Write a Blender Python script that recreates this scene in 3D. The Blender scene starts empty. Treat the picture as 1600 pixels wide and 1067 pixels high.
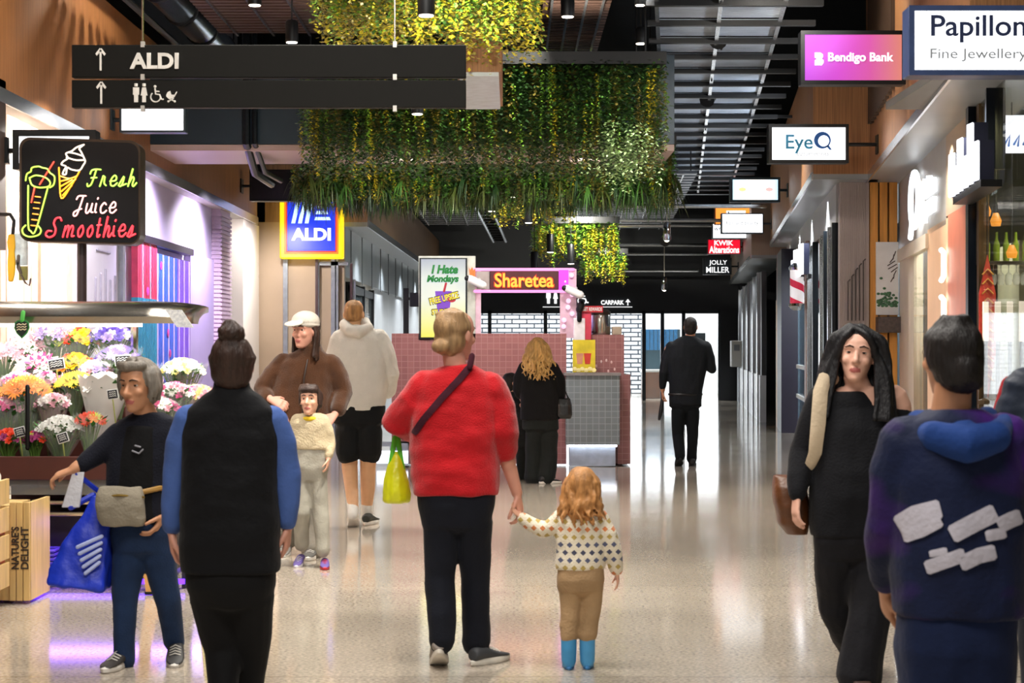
import bpy, bmesh, math, random
from mathutils import Vector as V, Matrix, Euler, noise
random.seed(7)
SC = bpy.context.scene
COL = SC.collection
R = math.radians

# ------------------------------------------------------------------ camera
F, CX, HY, CH = 2900.0, 800.0, 541.0, 1.46        # focal length in pixels, horizon row, eye height
cam_d = bpy.data.cameras.new('camera')
cam = bpy.data.objects.new('camera', cam_d); COL.objects.link(cam)
cam.location = (0, 0, CH); cam.rotation_euler = (R(90), 0, 0)
cam_d.sensor_width = 36; cam_d.lens = F / 1600 * 36
cam_d.shift_y = (HY - 533.5) / 1600
cam_d.clip_start = .1; cam_d.clip_end = 200
cam_d.dof.use_dof = True; cam_d.dof.focus_distance = 20; cam_d.dof.aperture_fstop = 8.0
SC.camera = cam
SC.view_settings.view_transform = 'Standard'; SC.view_settings.look = 'None'
SC.view_settings.gamma = 1; SC.view_settings.use_curve_mapping = False
SC.view_settings.exposure = 0.15

# ------------------------------------------------------------------ world: the pale daylit mall behind the camera
w = bpy.data.worlds.new('world'); SC.world = w; w.use_nodes = True
w.node_tree.nodes['Background'].inputs[0].default_value = (1, .95, .88, 1)
w.node_tree.nodes['Background'].inputs[1].default_value = .42

def area(name, loc, rot, sx, sy, power, col=(1, 1, 1)):
    l = bpy.data.lights.new(name, 'AREA'); l.shape = 'RECTANGLE'; l.size = sx; l.size_y = sy
    l.energy = power; l.color = col
    o = bpy.data.objects.new(name, l); COL.objects.link(o); o.location = loc
    o.rotation_euler = tuple(R(a) for a in rot); return o
def spot(name, loc, power, ang=80, col=(1, .96, .9), rot=(0, 0, 0), rad=.05, blend=.6):
    l = bpy.data.lights.new(name, 'SPOT'); l.energy = power; l.spot_size = R(ang); l.spot_blend = blend
    l.color = col; l.shadow_soft_size = rad
    o = bpy.data.objects.new(name, l); COL.objects.link(o); o.location = loc
    o.rotation_euler = tuple(R(a) for a in rot); return o
# daylight beyond the glass doors at the far end, and the ceiling's linear lights over the near floor
area('daylight_doors', (3.6, 54.0, 2.6), (-90, 0, 0), 9, 5, 500, (.9, .96, 1))
for yy in (3.5, 7.5, 11.5):
    area('linear_light', (-.6, yy, 5.4), (0, 0, 0), 3.2, 1.2, 260, (1, .95, .88))
# ------------------------------------------------------------------ helpers
def P(px, py, Y): return V(((px - CX) * Y / F, Y, CH - (py - HY) * Y / F))
def lin(c):
    c = c / 255.0
    return c / 12.92 if c <= .04045 else ((c + .055) / 1.055) ** 2.4
def rgb(h):
    if isinstance(h, str): h = tuple(int(h[i:i + 2], 16) for i in (0, 2, 4))
    return (lin(h[0]), lin(h[1]), lin(h[2]), 1)
MATS = {}
def M(name, col, rough=.55, metal=0, var=.12, scale=12, bump=0, bscale=60, spec=.5, coat=0, alpha=1, trans=0, stretch=(1, 1, 1), sheen=0):
    if name in MATS: return MATS[name]
    m = bpy.data.materials.new(name); m.use_nodes = True; MATS[name] = m
    nt = m.node_tree; b = nt.nodes['Principled BSDF']; L = nt.links
    c = rgb(col); b.inputs['Roughness'].default_value = rough; b.inputs['Metallic'].default_value = metal
    b.inputs['Specular IOR Level'].default_value = spec; b.inputs['Coat Weight'].default_value = coat
    b.inputs['Alpha'].default_value = alpha; b.inputs['Transmission Weight'].default_value = trans
    if sheen: b.inputs['Sheen Weight'].default_value = sheen
    tc = nt.nodes.new('ShaderNodeTexCoord'); mp = nt.nodes.new('ShaderNodeMapping'); mp.inputs['Scale'].default_value = stretch
    L.new(tc.outputs['Object'], mp.inputs[0])
    n = nt.nodes.new('ShaderNodeTexNoise'); n.inputs['Scale'].default_value = scale; n.inputs['Detail'].default_value = 4
    L.new(mp.outputs[0], n.inputs[0])
    r = nt.nodes.new('ShaderNodeValToRGB')
    r.color_ramp.elements[0].position = .3; r.color_ramp.elements[1].position = .7
    r.color_ramp.elements[0].color = tuple(max(0, x * (1 - var)) for x in c[:3]) + (1,)
    r.color_ramp.elements[1].color = tuple(min(1, x * (1 + var)) for x in c[:3]) + (1,)
    L.new(n.outputs[0], r.inputs[0]); L.new(r.outputs[0], b.inputs['Base Color'])
    if bump:
        n2 = nt.nodes.new('ShaderNodeTexNoise'); n2.inputs['Scale'].default_value = bscale; n2.inputs['Detail'].default_value = 3
        L.new(mp.outputs[0], n2.inputs[0])
        bp = nt.nodes.new('ShaderNodeBump'); bp.inputs['Strength'].default_value = bump; bp.inputs['Distance'].default_value = .01
        L.new(n2.outputs[0], bp.inputs['Height']); L.new(bp.outputs[0], b.inputs['Normal'])
    return m
def E(name, col, power):
    if name in MATS: return MATS[name]
    m = bpy.data.materials.new(name); m.use_nodes = True; MATS[name] = m
    b = m.node_tree.nodes['Principled BSDF']; c_ = rgb(col); b.inputs['Base Color'].default_value = (c_[0] * .25, c_[1] * .25, c_[2] * .25, 1); b.inputs['Roughness'].default_value = .35
    b.inputs['Emission Color'].default_value = rgb(col); b.inputs['Emission Strength'].default_value = power
    return m
def E_grad(name, cols, power, axis=0, span=(0, 1)):
    """a printed, backlit colour gradient along one object axis"""
    if name in MATS: return MATS[name]
    m = E(name, cols[0], power); nt = m.node_tree; L = nt.links; b = nt.nodes['Principled BSDF']
    tc = nt.nodes.new('ShaderNodeTexCoord'); sp = nt.nodes.new('ShaderNodeSeparateXYZ'); L.new(tc.outputs['Object'], sp.inputs[0])
    mr = nt.nodes.new('ShaderNodeMapRange'); mr.inputs[1].default_value = span[0]; mr.inputs[2].default_value = span[1]
    L.new(sp.outputs[axis], mr.inputs[0]); r = nt.nodes.new('ShaderNodeValToRGB')
    els = r.color_ramp.elements
    while len(els) < len(cols): els.new(.5)
    for i, c in enumerate(cols): els[i].position = i / (len(cols) - 1); els[i].color = rgb(c)
    L.new(mr.outputs[0], r.inputs[0]); L.new(r.outputs[0], b.inputs['Emission Color'])
    return m
def glass(name, col='dfe9ee', alpha=.18, rough=.03):
    if name in MATS: return MATS[name]
    m = bpy.data.materials.new(name); m.use_nodes = True; MATS[name] = m
    b = m.node_tree.nodes['Principled BSDF']; b.inputs['Base Color'].default_value = rgb(col); b.inputs['Roughness'].default_value = rough
    b.inputs['Alpha'].default_value = alpha; b.inputs['Specular IOR Level'].default_value = .8
    return m

class MB:
    """collects shapes in world space; build() links them as ONE mesh object"""
    def __init__(s): s.v = []; s.f = []; s.mi = []; s.cur = 0
    def add(s, vs, fs):
        o = len(s.v); s.v += [V(p) for p in vs]
        for f in fs: s.f.append([i + o for i in f]); s.mi.append(s.cur)
        return s
    def box(s, x0, x1, y0, y1, z0, z1):
        return s.add([(x0,y0,z0),(x1,y0,z0),(x1,y1,z0),(x0,y1,z0),(x0,y0,z1),(x1,y0,z1),(x1,y1,z1),(x0,y1,z1)],
                     [(0,3,2,1),(4,5,6,7),(0,1,5,4),(1,2,6,5),(2,3,7,6),(3,0,4,7)])
    def hexa(s, a, b):
        """a, b: bottom and top loops of four points"""
        return s.add(list(a) + list(b), [(3,2,1,0),(4,5,6,7),(0,1,5,4),(1,2,6,5),(2,3,7,6),(3,0,4,7)])
    def loft(s, rings, cap=True):
        n = len(rings[0]); vs = [p for r in rings for p in r]; fs = []
        for i in range(len(rings) - 1):
            for k in range(n):
                fs.append((i*n+k, i*n+(k+1) % n, (i+1)*n+(k+1) % n, (i+1)*n+k))
        if cap:
            fs.append(tuple(range(n - 1, -1, -1))); fs.append(tuple((len(rings)-1)*n + k for k in range(n)))
        return s.add(vs, fs)
    def tube(s, pts, rad, seg=10, round_=True, flat=None):
        """flat: (vector, factor) squashes the section along a direction"""
        pts = [V(p) for p in pts]
        if not hasattr(rad, '__len__'): rad = [rad] * len(pts)
        rad = list(rad)
        if round_:
            d0 = (pts[0] - pts[1]).normalized(); d1 = (pts[-1] - pts[-2]).normalized(); r0, r1 = rad[0], rad[-1]
            pts = [pts[0] + d0 * r0 * .95, pts[0] + d0 * r0 * .6] + pts + [pts[-1] + d1 * r1 * .6, pts[-1] + d1 * r1 * .95]
            rad = [r0 * .3, r0 * .78] + rad + [r1 * .78, r1 * .3]
        rings = []; u = None
        for i, p in enumerate(pts):
            a = pts[max(0, i - 1)]; b = pts[min(len(pts) - 1, i + 1)]; t = (b - a)
            if t.length < 1e-9: t = V((0, 0, 1))
            t.normalize()
            if u is None:
                u = t.cross(V((0, 1, 0)) if abs(t.y) < .9 else V((1, 0, 0))).normalized()
            u = (u - t * u.dot(t)); u = u.normalized() if u.length > 1e-6 else t.orthogonal().normalized()
            w_ = t.cross(u)
            ring = []
            for k in range(seg):
                q = (u * math.cos(2*math.pi*k/seg) + w_ * math.sin(2*math.pi*k/seg)) * rad[i]
                if flat: q = q - flat[0] * q.dot(flat[0]) * (1 - flat[1])
                ring.append(p + q)
            rings.append(ring)
        return s.loft(rings)
    def ell(s, c, r, rot=None, seg=14, rows=9):
        c = V(c); rings = []
        for i in range(rows + 1):
            th = math.pi * (i + .02) / (rows + .04); z = -math.cos(th); q = math.sin(th)
            ring = []
            for k in range(seg):
                p = V((r[0]*q*math.cos(2*math.pi*k/seg), r[1]*q*math.sin(2*math.pi*k/seg), r[2]*z))
                ring.append(c + (rot @ p if rot else p))
            rings.append(ring)
        return s.loft(rings)
    def lathe(s, c, prof, seg=20, cap=True):
        c = V(c)
        return s.loft([[c + V((r*math.cos(2*math.pi*k/seg), r*math.sin(2*math.pi*k/seg), z)) for k in range(seg)] for r, z in prof], cap)
    def prism(s, poly, d):
        """poly: loop of points, d: extrusion vector"""
        d = V(d); n = len(poly)
        return s.loft([[V(p) for p in poly], [V(p) + d for p in poly]])
    def build(s, name, mat, parent=None, smooth=True, bevel=0, kind=None, angle=40):
        me = bpy.data.meshes.new(name); off = wloc(parent)
        me.from_pydata([p - off for p in s.v], [], s.f); 
        return finish(me, name, mat, parent, smooth, bevel, kind, angle, s.mi)
def wloc(o):
    p = V((0, 0, 0))
    while o: p = p + o.location; o = o.parent
    return p
def finish(me, name, mat, parent, smooth=True, bevel=0, kind=None, angle=40, mi=None):
    mats = mat if isinstance(mat, (list, tuple)) else [mat]
    for m in mats: me.materials.append(m)
    if mi and len(mats) > 1: me.polygons.foreach_set('material_index', mi)
    bm = bmesh.new(); bm.from_mesh(me); bmesh.ops.recalc_face_normals(bm, faces=bm.faces)
    if smooth:
        for f in bm.faces: f.smooth = True
        for e in bm.edges:
            if len(e.link_faces) == 2 and e.calc_face_angle(0) > R(angle): e.smooth = False
    bm.to_mesh(me); bm.free()
    o = bpy.data.objects.new(name, me); COL.objects.link(o)
    if parent: o.parent = parent
    if bevel:
        b = o.modifiers.new('bevel', 'BEVEL'); b.width = bevel; b.segments = 2; b.limit_method = 'ANGLE'
    if kind: o['kind'] = kind
    return o
def fuse(mb, voxel, smooth=4, fold=None, keep=.5):
    """unites overlapping shapes into one continuous surface"""
    me = bpy.data.meshes.new('tmp'); me.from_pydata(mb.v, [], mb.f)
    bm = bmesh.new(); bm.from_mesh(me); bmesh.ops.recalc_face_normals(bm, faces=bm.faces); bm.to_mesh(me); bm.free()
    o = bpy.data.objects.new('tmp', me); COL.objects.link(o)
    r = o.modifiers.new('r', 'REMESH'); r.mode = 'VOXEL'; r.voxel_size = voxel
    if smooth:
        q = o.modifiers.new('s', 'SMOOTH'); q.factor = keep; q.iterations = smooth
    dg = bpy.context.evaluated_depsgraph_get(); out = bpy.data.meshes.new_from_object(o.evaluated_get(dg))
    bpy.data.objects.remove(o); bpy.data.meshes.remove(me)
    if fold:
        amp, fx, fz = fold
        for v_, n_ in zip(out.vertices, [V(n.vector) for n in out.vertex_normals]):
            p = v_.co; q = noise.noise(V((p.x*fx, p.y*fx, p.z*fz))) + .5 * noise.noise(V((p.x*fx*2.3, p.y*fx*2.3 + 7, p.z*fz*2.3)))
            v_.co = p + n_ * q * amp
    return out
def fused(mb, name, mat, parent, voxel=.009, smooth=4, fold=None, paint=None):
    me = fuse(mb, voxel, smooth, fold); off = wloc(parent)
    mi = None
    if paint:
        mi = [paint(f.center) for f in me.polygons]
    for v_ in me.vertices: v_.co -= off
    return finish(me, name, mat, parent, True, angle=180, mi=mi)

def thing(name, label, cat, loc=(0, 0, 0), group=None, kind=None):
    o = bpy.data.objects.new(name, None); COL.objects.link(o); o.location = loc; o.empty_display_size = .1
    return tag(o, label, cat, group, kind)
def tag(o, label, cat, group=None, kind=None):
    o['label'] = label; o['category'] = cat
    if group: o['group'] = group
    if kind: o['kind'] = kind
    return o
def dup(root, loc, label=None):
    r = root.copy(); COL.objects.link(r); r.location = loc
    if label: r['label'] = label
    for ch in list(root.children):
        c = ch.copy(); COL.objects.link(c); c.parent = r
        for g in list(ch.children):
            d = g.copy(); COL.objects.link(d); d.parent = c
    return r
def struct(o, label=None):
    o['kind'] = 'structure'
    if label: o['label'] = label
    return o

def txt(parent, s, c, w=None, h=None, mat=None, ext=.004, yaw=0, bold=0, shear=0, name='lettering', roll=0):
    cu = bpy.data.curves.new('t', 'FONT'); cu.body = s; cu.size = 1; cu.extrude = .02; cu.offset = bold; cu.shear = shear
    cu.align_x = 'CENTER'; cu.align_y = 'CENTER'; cu.resolution_u = 4; cu.space_line = .85
    o = bpy.data.objects.new('t', cu); COL.objects.link(o)
    dg = bpy.context.evaluated_depsgraph_get(); me = bpy.data.meshes.new_from_object(o.evaluated_get(dg))
    bpy.data.objects.remove(o)
    xs = [v.co.x for v in me.vertices]; ys = [v.co.y for v in me.vertices]
    mx, my = (min(xs)+max(xs))/2, (min(ys)+max(ys))/2; W, H = max(xs)-min(xs), max(ys)-min(ys)
    if w and h: sx, sy = w/W, h/H
    elif w: sx = sy = w/W
    else: sx = sy = h/H
    rot = Matrix.Rotation(R(yaw), 3, 'Z') @ Matrix.Rotation(R(90), 3, 'X') @ Matrix.Rotation(R(roll), 3, 'Z'); off = wloc(parent); c = V(c)
    for v in me.vertices:
        v.co = rot @ V(((v.co.x-mx)*sx, (v.co.y-my)*sy, v.co.z/.02*ext)) + c - off
    me.name = name
    return finish(me, name, mat, parent, False)
# ------------------------------------------------------------------ the setting
def floor_mat():
    m = M('polished_concrete', 'b4aa9c', .2, 0, .08, 1.2); nt = m.node_tree; L = nt.links; b = nt.nodes['Principled BSDF']
    tc = nt.nodes.new('ShaderNodeTexCoord'); n = nt.nodes.new('ShaderNodeTexNoise'); n.inputs['Scale'].default_value = 55; n.inputs['Detail'].default_value = 3
    L.new(tc.outputs['Object'], n.inputs[0]); r = nt.nodes.new('ShaderNodeValToRGB')
    r.color_ramp.elements[0].position = .36; r.color_ramp.elements[0].color = (.62, .6, .58, 1); r.color_ramp.elements[1].position = .62; r.color_ramp.elements[1].color = (1.12, 1.1, 1.08, 1)
    L.new(n.outputs[0], r.inputs[0]); mx = nt.nodes.new('ShaderNodeMix'); mx.data_type = 'RGBA'; mx.blend_type = 'MULTIPLY'; mx.inputs[0].default_value = 1
    src = b.inputs['Base Color'].links[0].from_socket
    br = nt.nodes.new('ShaderNodeTexBrick'); br.inputs['Scale'].default_value = 1; br.inputs['Brick Width'].default_value = 90; br.inputs['Row Height'].default_value = 3.1
    br.inputs['Mortar Size'].default_value = .006; br.offset = 0
    br.inputs['Color1'].default_value = (1, 1, 1, 1); br.inputs['Color2'].default_value = (.95, .95, .95, 1); br.inputs['Mortar'].default_value = (.5, .48, .45, 1)
    mp2 = nt.nodes.new('ShaderNodeMapping'); mp2.inputs['Location'].default_value = (40, 1.1, 0); L.new(tc.outputs['Object'], mp2.inputs[0]); L.new(mp2.outputs[0], br.inputs[0]); m2 = nt.nodes.new('ShaderNodeMix'); m2.data_type = 'RGBA'; m2.blend_type = 'MULTIPLY'; m2.inputs[0].default_value = 1
    L.new(src, mx.inputs[6]); L.new(r.outputs[0], mx.inputs[7]); L.new(mx.outputs[2], m2.inputs[6]); L.new(br.outputs[0], m2.inputs[7])
    L.new(m2.outputs[2], b.inputs['Base Color'])
    b.inputs['Specular IOR Level'].default_value = .75
    n3 = nt.nodes.new('ShaderNodeTexNoise'); n3.inputs['Scale'].default_value = .8; mr = nt.nodes.new('ShaderNodeMapRange')
    L.new(tc.outputs['Object'], n3.inputs[0]); mr.inputs[3].default_value = .06; mr.inputs[4].default_value = .13
    L.new(n3.outputs[0], mr.inputs[0]); L.new(mr.outputs[0], b.inputs['Roughness'])
    return m
def wood_mat(name, col, freq=26, var=.32, rough=.5):
    """timber veneer laid in narrow upright boards"""
    return M(name, col, rough, 0, var, 3, .15, 30, stretch=(freq, freq, .5))
black = M('black_metal', '0b0c0e', .45, .3, .2, 8)
dark = M('charcoal_paint', '14181c', .5, 0, .15, 4)
void = M('black_ceiling_paint', '08090a', .85, 0, .2, 2, spec=.1)
wood = wood_mat('walnut_boards', '96643a')
wood_r = wood_mat('oak_boards', '9a6b42')
soffit_m = M('grey_soffit', '8f9496', .35, 0, .06, 2)
cream = M('cream_plaster', 'd8cdbd', .6, 0, .05, 2)
alu = M('brushed_aluminium', 'c9ccd0', .25, .9, .06, 8)
white = M('white_paint', 'e6e6e2', .5, 0, .03, 3)
steel = M('stainless_steel', 'b8b6b0', .2, 1, .08, 6)
pane = glass('clear_glass')
tint = glass('shop_glass', '2a3238', .38)

f = MB(); f.box(-9, 12, -4, 64, -.2, 0); struct(f.build('floor', floor_mat()), 'beige polished concrete floor')
c = MB(); c.box(-9, 12, -1, 52, 7.2, 7.4); struct(c.build('ceiling', void), 'black painted ceiling high above the open rafts')

def seg(name, mat, pts, t, z0, z1, bevel=0):
    """upright slab following the ground line pts, thickness t towards +x"""
    m = MB()
    for (x0, y0), (x1, y1) in zip(pts, pts[1:]):
        m.hexa([(x0,y0,z0),(x1,y1,z0),(x1+t,y1,z0),(x0+t,y0,z0)], [(x0,y0,z1),(x1,y1,z1),(x1+t,y1,z1),(x0+t,y0,z1)])
    return struct(m.build(name, mat, bevel=bevel))
xb1 = lambda Y: 1.52 + .12 * Y
xb2 = lambda Y: 3.37 + .1055 * (Y - 20.7)
xb3 = lambda Y: 4.55 + .09 * (Y - 35.2)
xs1 = lambda Y: xb1(Y) + .37
xs2 = lambda Y: xb2(Y) + .3
xs3 = lambda Y: xb3(Y) + .2
# outer walls closing the building behind the shops
seg('wall_right', dark, [(6.2, -1), (10.5, 52)], .2, 0, 7.2)
seg('wall_left', dark, [(-6.6, -1), (-6.6, 52)], .2, 0, 7.2)
# timber bulkheads over the right hand shops, grey soffits, bright edge trims
seg('bulkhead_right', wood_r, [(xb1(12), 12), (xb1(21.5), 21.5)], .8, 3.4, 6.6)
seg('bulkhead_right.001', wood_r, [(xb2(20.9), 20.9), (xb2(35.2), 35.2)], .9, 3.4, 4.85)
seg('bulkhead_right.002', M('pale_oak_boards', '9a8674', .5, 0, .1, 3, stretch=(20, 20, .5)), [(xb3(35.4), 35.4), (xb3(50), 50)], .8, 3.2, 4.2)
m = MB()                                                         # upright slats on the near bulkhead
for i in range(9):
    y = 17.6 + i * .33; x = xb1(y); m.box(x - .04, x, y, y + .16, 3.9, 6.6)
struct(m.build('trim_1', wood_mat('dark_slats', '3b2a1c')), 'dark upright timber slats on the near right bulkhead')
for i, (xf, a, b, z) in enumerate(((xb1, 12, 21.5, 3.4), (xb2, 20.9, 35.2, 3.4), (xb3, 35.4, 50, 3.2))):
    s_ = MB(); s_.hexa([(xf(a),a,z-.06),(xf(b),b,z-.06),(xf(b)+.75,b,z-.06),(xf(a)+.75,a,z-.06)], [(xf(a),a,z),(xf(b),b,z),(xf(b)+.75,b,z),(xf(a)+.75,a,z)])
    struct(s_.build('soffit_right' if not i else 'soffit_right.%03d' % i, soffit_m), 'smooth grey soffit under the timber bulkhead')
    t_ = MB(); t_.hexa([(xf(a)-.02,a,z-.07),(xf(b)-.02,b,z-.07),(xf(b),b,z-.07),(xf(a),a,z-.07)], [(xf(a)-.02,a,z+.02),(xf(b)-.02,b,z+.02),(xf(b),b,z+.02),(xf(a),a,z+.02)])
    struct(t_.build('trim_%d' % (i + 2), alu), 'bright metal edge trim of the soffit')
# left hand bulkhead at x = -3.9
XL = -3.9
seg('bulkhead_left', wood, [(XL, -1), (XL, 28.4)], -1.2, 3.4, 4.78)
seg('bulkhead_left.001', M('dark_upper_wall', '0f0f12', .7), [(XL - .3, -1), (XL - .3, 28.4)], -1.2, 4.78, 7.2)
seg('soffit_left', M('pale_soffit', 'c9c2bb', .4, 0, .04, 2), [(XL, -1), (XL, 28.4)], -.7, 3.33, 3.4)
seg('trim_5', alu, [(XL, -1), (XL, 28.4)], .02, 3.32, 3.43)
# second left hand run, standing further into the mall
xl2 = lambda Y: -2.26 + .014 * (Y - 29)
seg('bulkhead_left.002', wood_mat('tan_boards', '8b6d52'), [(xl2(29), 29), (xl2(50), 50)], -1.6, 3.4, 4.3)
seg('soffit_left.001', soffit_m, [(xl2(29), 29), (xl2(50), 50)], -.6, 3.33, 3.4)
seg('trim_6', alu, [(xl2(29), 29), (xl2(50), 50)], .02, 3.32, 3.43)
fas = M('grey_fascia_panels', 'a9b3b8', .35, .2, .05, 2)
seg('fascia_left', fas, [(-2.62, 29.2), (-2.35, 50)], -.2, 2.55, 3.33)
m = MB()
for i in range(11): y = 30 + i * 1.9; x = -2.62 + .013 * (y - 29.2); m.box(x, x + .015, y, y + .03, 2.5, 3.33)
struct(m.build('trim_7', M('fascia_joint', '6c7478', .4)), 'thin upright joints of the grey fascia')
seg('wall_left.001', M('white_shop_wall', 'cfd6da', .4, 0, .05, 2), [(-2.62, 34.5), (-2.35, 50)], -.2, 0, 2.55)
# entrance wall facing the camera, tan shutters between dark mullions
tan = M('tan_shutter', 'a58f78', .45, 0, .06, 2)
m = MB(); m.box(-4.6, -2.62, 29.0, 29.2, 0, 3.4); struct(m.build('wall_left.002', tan), 'tan shutter wall of the supermarket entrance')
m = MB()
for px, wd in ((447, .07), (497, .05), (522, .08), (527, .05), (553, .06)):
    x = (px - 800) / 100.0; m.box(x - wd / 2, x + wd / 2, 28.9, 29.02, 0, 2.9 if px < 540 else 2.5)
m.box(-3.0, -2.55, 28.9, 29.02, 2.72, 2.78)
struct(m.build('trim_8', M('grey_mullion', '8f959b', .3, .6)), 'upright grey mullions of the supermarket entrance')
m = MB(); m.box(-3.06, -3.02, 28.86, 28.9, 0, 2.9); m.box(-2.52, -2.48, 28.86, 28.9, 0, 2.75)
struct(m.build('trim_9', M('maroon_mullion', '3a2426', .4)), 'thin dark mullions of the supermarket entrance')
m = MB(); m.box(-4.3, -3.94, 27.2, 28.9, 0, 3.33); struct(m.build('wall_left.003', M('white_column', 'efe6de', .5, 0, .02, 2)), 'white corner column beside the entrance')
# left shop windows
seg('wall_left.004', M('lilac_wall', 'c6bddb', .5, 0, .04, 2), [(-4.08, 17.4), (-4.08, 26.2)], -.2, 0, 3.33)
m = MB(); m.box(-4.3, -4.0, 23.1, 24.9, 0, 2.62); struct(m.build('wall_left.005', M('lilac_panel', 'a99cc4', .45, 0, .04, 2)), 'lilac panel beside the striped window')
m = MB()
for i in range(56): m.box(-4.1, -3.94, 25.2, 26.1, .04 + i * .058, .075 + i * .058)
m.box(-4.1, -3.96, 25.22, 26.08, 0, 3.33)
struct(m.build('trim_10', M('ribbed_pink', 'c9b4c8', .45, 0, .05, 3)), 'ribbed pinkish pilaster on the left')
# striped upright cladding of the near left shop
cols = [M('stripe_cream', 'f2e4d2', .5), M('stripe_pink', 'e3bfae', .5), M('stripe_brown', '9a6f5a', .5), M('stripe_mauve', 'a898b0', .5)]
m = MB(); y = 12.6
while y < 17.35:
    wd = random.choice((.05, .09, .14, .22)); m.cur = random.choice((0, 0, 0, 1, 1, 2, 3)); d = random.uniform(0, .05)
    m.box(-4.4, -4.12 + d, y, y + wd, 0, 3.33); y += wd
struct(m.build('trim_11', cols), 'cream, pink and brown upright strips cladding the juice shop wall')
m = MB(); m.box(-3.96, -3.9, 14.1, 14.3, 2.2, 3.5); struct(m.build('trim_13', M('dark_timber_post', '3a2a22', .5)), 'dark timber upright at the left edge')
# dark blue beam across the mall and its pale soffit
m = MB(); m.box(XL, 1.75, 20, 21.5, 3.64, 4.6); struct(m.build('beam', M('blue_black_panel', '22333f', .3, .3, .15, 1.2)), 'dark blue beam crossing the mall behind the hanging plants')
m = MB(); m.box(XL, 1.75, 20.02, 21.5, 3.57, 3.635); struct(m.build('soffit', M('rosy_soffit', 'b79f95', .4, 0, .06, 1)), 'pale soffit of the crossing beam')
m = MB(); m.box(-6.6, 9.9, 50, 50.3, 2.42, 7.2)
m.box(-6.6, -2.3, 50, 50.3, 0, 2.42); m.box(5.6, 6.15, 49.9, 50.3, 0, 2.42); m.box(6.1, 10.4, 49.6, 50.3, 0, 3.4)
struct(m.build('wall_end', M('end_wall_charcoal', '171a20', .5, 0, .1, 2)), 'charcoal wall above and beside the far doors')
# ------------------------------------------------------------------ overhead rafts, ducts, lamps
# perforated metal raft on the right, stepped by black cross bars
raft = thing('ceiling_raft', 'long ribbed silver metal ceiling raft with black cross bars, upper right of centre', 'ceiling raft', (2.6, 28, 4.66))
xl = lambda Y: 1.34 + .087 * (Y - 17.2); xr = lambda Y: 2.53 + .093 * (Y - 17.2)
m = MB(); Y = 14.0; i = 0
met = M('perforated_panel', 'a4aebb', .35, .35, .3, 1.2)
while Y < 38.5:
    n = 16; a, b = Y, Y + .92
    for k in range(n):                                                    # narrow ribs running across the raft
        ya = a + (b - a) * k / n; yb = ya + (b - a) / n * .62
        m.hexa([(xl(ya),ya,4.66),(xr(ya),ya,4.66),(xr(yb),yb,4.66),(xl(yb),yb,4.66)], [(xl(ya),ya,4.675),(xr(ya),ya,4.675),(xr(yb),yb,4.675),(xl(yb),yb,4.675)])
    Y += 1.06
m.build('ribbed_panel', met, raft, False)
m = MB()
for e in (xl, xr): m.hexa([(e(14)-.02,14,4.63),(e(38.6)-.02,38.6,4.63),(e(38.6)+.02,38.6,4.63),(e(14)+.02,14,4.63)], [(e(14)-.02,14,4.7),(e(38.6)-.02,38.6,4.7),(e(38.6)+.02,38.6,4.7),(e(14)+.02,14,4.7)])
xm = lambda Y: (xl(Y) + xr(Y)) / 2
m.hexa([(xm(14)-.02,14,4.62),(xm(38.6)-.02,38.6,4.62),(xm(38.6)+.02,38.6,4.62),(xm(14)+.02,14,4.62)], [(xm(14)-.02,14,4.66),(xm(38.6)-.02,38.6,4.66),(xm(38.6)+.02,38.6,4.66),(xm(14)+.02,14,4.66)])
m.build('edge_rail', alu, raft, False)
Y = 13.96; k = 0
while Y < 38.6:
    m = MB(); m.box(xl(Y) - .1, xr(Y) + .35, Y - .035, Y + .035, 4.6, 4.655); m.build('cross_bar', black, raft); Y += 1.06
m = MB(); m.box(1.6, 4.2, 26, 26.05, 4.66, 4.7)
for q in (17, 22, 27, 32, 37): m.box(xm(q)-.01, xm(q)+.01, q, q+.02, 4.6, 7.2)
m.build('hanger_rod', black, raft)

# brown slatted rafts hung above the mall
def slat_raft(label, x0, x1, y0, y1, z, mat, bars=3, pitch=.16, dx=0):
    t = thing('slatted_raft', label, 'ceiling raft', ((x0 + x1) / 2, (y0 + y1) / 2, z), 'slatted ceiling rafts')
    m = MB(); y = y0
    while y < y1: m.box(x0 + dx*(y-y0), x1 + dx*(y-y0), y, y + pitch * .55, z, z + .05); y += pitch
    m.build('slats', mat, t, False)
    m = MB()
    for i in range(bars):
        x = x0 + (x1 - x0) * (i + .5) / bars
        m.hexa([(x-.012,y0,z-.03),(x+.012,y0,z-.03),(x+.012+dx*(y1-y0),y1,z-.03),(x-.012+dx*(y1-y0),y1,z-.03)], [(x-.012,y0,z),(x+.012,y0,z),(x+.012+dx*(y1-y0),y1,z),(x-.012+dx*(y1-y0),y1,z)])
    m.build('light_rail', alu, t, False)
    m = MB()
    for x in (x0 + .1, x1 - .1):
        for y in (y0 + .2, y1 - .3): m.box(x + dx*(y-y0) - .01, x + dx*(y-y0) + .01, y, y + .02, z + .05, 7.2)
    m.build('hanger_rod', black, t, False)
    return t
brown = M('brown_slat', '5a453c', .5, .1); graphite = M('graphite_slat', '4b5056', .35, .6)
slat_raft('brown slatted raft right of the yellow-green hanging vines', .3, .95, 16.4, 21.8, 4.75, brown, 4)
slat_raft('brown slatted raft above the long black hanging sign', -3.1, -1.95, 16.4, 19.7, 4.78, brown, 3)
slat_raft('black slatted raft above the glowing poster kiosk on the left', -2.2, -.35, 29.5, 44, 4.35, M('black_slat', '26282c', .35, .5), 4, .62)
slat_raft('far graphite raft with pale rails above the small far hanging plants', .7, 3.0, 30, 44, 4.25, graphite, 5, .5, .05)
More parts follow.
